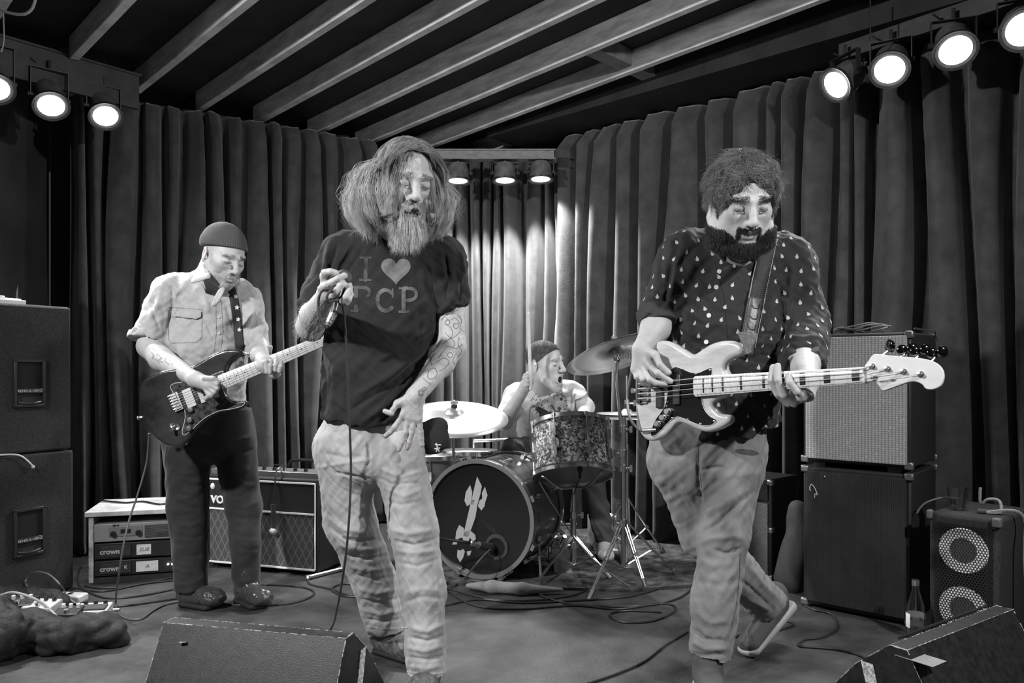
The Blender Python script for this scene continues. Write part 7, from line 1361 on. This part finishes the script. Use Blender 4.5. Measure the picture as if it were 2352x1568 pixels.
    q = Sdf(); q.cap(heel-sdn*.060-dr*.01, heel+dr*.06-sdn*.04, .046, .044, k=.02); q.seg(heel-sdn*.02, toe-sdn*.012, (.040, .036), (.047, .030), side_, k=.02); q.half(heel+sdn*.006, sdn); V, F = q.mesh(.0042); s2 = npmesh('shoe', V, F, Mshoe, t)
    q = Sdf(); q.seg(heel-dr*.03+sdn*.012, toe+dr*.01+sdn*.006, (.044, .030), (.049, .026), side_, k=.02); q.half(heel+sdn*.030, sdn, .003); q.half(heel-sdn*.001, -sdn, .003); V, F = q.mesh(.004); npmesh('sole', V, F, Msl, s2)
    b = MB(); m_ = toe-sdn*.045+dr*-.03; b.tube([heel+dr*.09-sdn*.055, m_-sdn*.01, at(1712, 1470, 2.70), at(1704, 1476, 2.68), at(1712, 1484, 2.69), at(1722, 1478, 2.70)], .0028, 6, smooth=5); b.build('shoelace', mat('lace', .10, .8), s2)
bt_, BO, _ = bass_guitar(); bassist()
b = MB(); b.tube([onp(1482, 989, BP, BN)+BN*.012, at(1466, 985, 2.50), at(1447, 960, 2.5), at(1441, 915, 2.52), at(1445, 880, 2.54), at(1452, 850, 2.56), at(1462, 835, 2.60)], .0045, 8, smooth=7); tag(b.build('cable', mat('worn_cable', .10)), 'instrument lead curving from the bass jack up behind the body', 'cable')

# ================================================================== THE DRUMMER
def drummer():
    S = lambda x, y, d=0: at(x, y, 4.30+d); t = thing('person', (S(1250, 0).x, 4.55, 0), 'drummer in a white printed t-shirt behind the kit, mouth wide open, one stick raised', 'person')
    R = rot(52, 2, -6); H = at(1253, 834, 4.20); sc = 1.06
    q = Sdf(); head(q, R, H, sc, mouth=1.); q.cap(wl((0, .02, -.05), R, H, sc), S(1245, 905, .08), .058, .068, k=.02); q.seg(S(1250, 920, .1), S(1250, 1020, .14), (.14, .085), (.13, .09), k=.03); q.cap(S(1190, 905, .08), S(1312, 898, .08), .055, k=.04)
    q.path([S(1183, 908, .07), S(1158, 968, -.06), S(1210, 882, -.24)], [.055, .045, .028], k=.02)
    P = lambda x, y, d: at(x, y, 4.04+d); q.cap(P(1208, 885, .02), P(1216, 872, .0), .030, .030, k=.02); fingers(q, [[(1206, 862, .0), (1212, 858, -.035), (1221, 860, -.02)], [(1204, 868, .0), (1212, 866, -.038), (1222, 868, -.02)], [(1205, 876, .0), (1212, 875, -.036), (1221, 876, -.02)], [(1206, 884, .0), (1212, 883, -.030), (1219, 883, -.018)], [(1222, 870, .01), (1225, 858, -.01), (1220, 850, -.02)]], P, .0102)
    q.path([S(1318, 900, .07), S(1346, 935, -.0), S(1340, 975, -.16), S(1325, 990, -.25)], [.055, .046, .036, .026], k=.02); q.ell(S(1322, 996, -.27), (.03, .04, .03), k=.02)
    q.path([S(1235, 1040, .16), S(1182, 1036, -.10), Vector((S(1182, 0, -.1).x, 4.16, .10))], [.065, .05, .035], k=.03); q.path([S(1280, 1040, .16), S(1350, 1040, -.08), Vector((S(1385, 0, -.0).x, 4.24, .10))], [.065, .05, .035], k=.03)
    V, F = q.mesh(.0034); N = vnormals(V, F); npmesh('body', V, F, Mskin, t); brow_lash(V, N, R, H, sc, t, Mbrow, 50)
    q = Sdf(); q.xf(R, H, sc); q.ell((0, .016, .038), (.0775, .097, .082), k=.01); q.ell((0, -.10, .0), (.056, .058, .068), k=.01, op='-'); q.half((0, 0, .0), (0, -.95, -1), .01); q.xf(); V_, F_ = q.mesh(.0035); hr_ = npmesh('hair', V_, F_, mat('cropped_hair', .06, .8, bump=(300, .8), var=(60, .4)), t)
    fur('hair_locks', V_, vnormals(V_, F_), lambda L: L[:, 2] > -.02, 1800, .007, lambda l: np.tile([0, -.5, .2], (len(l), 1)), .0006, mat('short_dark_hair', .04, .6), hr_, R, H, sc, 3, .2, lift=.6)
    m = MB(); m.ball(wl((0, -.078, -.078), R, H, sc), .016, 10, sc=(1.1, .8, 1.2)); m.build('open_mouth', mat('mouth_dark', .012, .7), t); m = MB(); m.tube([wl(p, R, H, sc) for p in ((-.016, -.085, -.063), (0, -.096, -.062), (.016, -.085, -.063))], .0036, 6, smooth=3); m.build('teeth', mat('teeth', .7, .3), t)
    m = MB(); m.ball(wl((-.087, .004, .006), R, H, sc), .0085, 10); m.build('ear_plug', mat('white_print', .7, .7), t)
    q = Sdf(); q.cap(S(1192, 910, .08), S(1308, 904, .08), .070, k=.04); q.seg(S(1250, 915, .1), S(1252, 1030, .14), (.165, .11), (.155, .115), k=.05); q.path([S(1185, 912, .07), S(1165, 955, -.03)], [.070, .064], k=.04); q.path([S(1315, 905, .07), S(1338, 928, .0)], [.070, .062], k=.04); q.cap(S(1246, 895, .08), S(1247, 888, .06), .072, k=.03); q.ell(S(1262, 885, -.03), (.06, .07, .045), k=.02, op='-')
    q.disp(lambda P, d: np.where((P[:, 0] < S(1184, 0).x) & (P[:, 2] < S(0, 948).z), .05, 0)); q.disp(lambda P, d: np.where((P[:, 0] > S(1318, 0).x) & (P[:, 2] < S(0, 920).z+(P[:, 0]-S(1318, 0).x)*.5), .05, 0)); q.disp(lambda P, d: np.where(P[:, 2] < S(0, 1012).z, .05, 0))
    fo = [([(1190, 900), (1200, 940), (1195, 980)], 4, -.008), ([(1185, 985), (1215, 1000), (1260, 1002)], 4, .007), ([(1185, 970), (1210, 985), (1240, 990)], 3, -.007), ([(1315, 880), (1310, 920), (1312, 950)], 4, -.008), ([(1205, 910), (1220, 930), (1225, 960)], 4, .005)]
    V, F = cloth('t_shirt', q, .0055, None, None, fo, [(.004, .1, 81)]); tr = bvh(V, F); r = np.random.default_rng(8); dots = []
    qd = [(1218, 908), (1297, 884), (1306, 950), (1230, 958)]
    def inq(u, v): a = np.array(qd[0])*(1-u)+np.array(qd[1])*u; b_ = np.array(qd[3])*(1-u)+np.array(qd[2])*u; return a*(1-v)+b_*v
    fs = []
    for i in range(120):
        u, v = r.random(), r.random()
        if .30 < u < .88 and v > .38 and r.random() < .9: continue
        c = inq(u, v); fs.append(seg2([c, c+r.normal(size=2)*1.8], .9))
    fs += [seg2([inq(.55, .62), inq(.62, .85), inq(.75, .88)], 1.6), lambda x, y: np.hypot(x-inq(.75, .78)[0], y-inq(.75, .78)[1])-4.2, lambda x, y: np.hypot(x-inq(.85, .45)[0], y-inq(.85, .45)[1])-3.6, seg2([inq(.35, .8), inq(.5, .86)], 1.2)]
    pr = decal(tr, uni(*fs), (1212, 878, 1312, 964), .8, .001); V2, F2, mi = join(V, F, [(*pr, 1)]); npmesh('t_shirt', V2, F2, [mat('white_jersey', .55, .85, bump=(260, .3), sheen=.1), mat('grey_shirt_print', .09, .8)], t, mi)
    q = Sdf(); q.seg(S(1252, 1020, .18), S(1255, 1050, .2), (.16, .13), (.16, .12), k=.03); q.path([S(1235, 1038, .16), S(1182, 1036, -.10)], [.088, .074], k=.03); q.path([S(1182, 1036, -.10), Vector((S(1182, 0, -.1).x, 4.16, .10))], [.074, .055], k=.02); q.path([S(1280, 1040, .16), S(1350, 1040, -.08)], [.088, .074], k=.03); q.path([S(1350, 1040, -.08), Vector((S(1385, 0).x, 4.24, .10))], [.074, .052], k=.02)
    V, F = cloth('trousers', q, .007, None, None, [], [(.005, .08, 91)]); npmesh('trousers', V, F, mat('drummer_dark_denim', .07, .9, bump=(300, .4)), t)
    for x, Y in ((S(1385, 0).x, 4.24), (S(1182, 0, -.1).x, 4.16)):
        q = Sdf(); a = Vector((x, Y, .0)); q.cap(a+Zv*.09, a+Zv*.06, .04, .042, k=.02); q.seg(a+Zv*.055, a+Vector((-.01, -.16, .04)), (.042, .045), (.045, .03), (1, 0, 0), k=.02); q.half((0, 0, .014), (0, 0, -1)); V, F = q.mesh(.005); npmesh('sneaker', V, F, mat('white_sneaker', .55, .6), t)
    a, c = P(1219, 893, -.02), at(1213, 720, 3.92); t = thing('drumstick', P(1216, 870, -.02), 'pale drumstick held upright in the drummer\'s raised hand', 'drumstick'); m = MB(); m.cyl(a, c, .0085, .0095, 14); m.ball(c, .0095, 10); m.ball(a, .0085, 10); m.build('shaft', mat('bare_hickory', .6, .5, var=(30, .1)), t)
drummer()
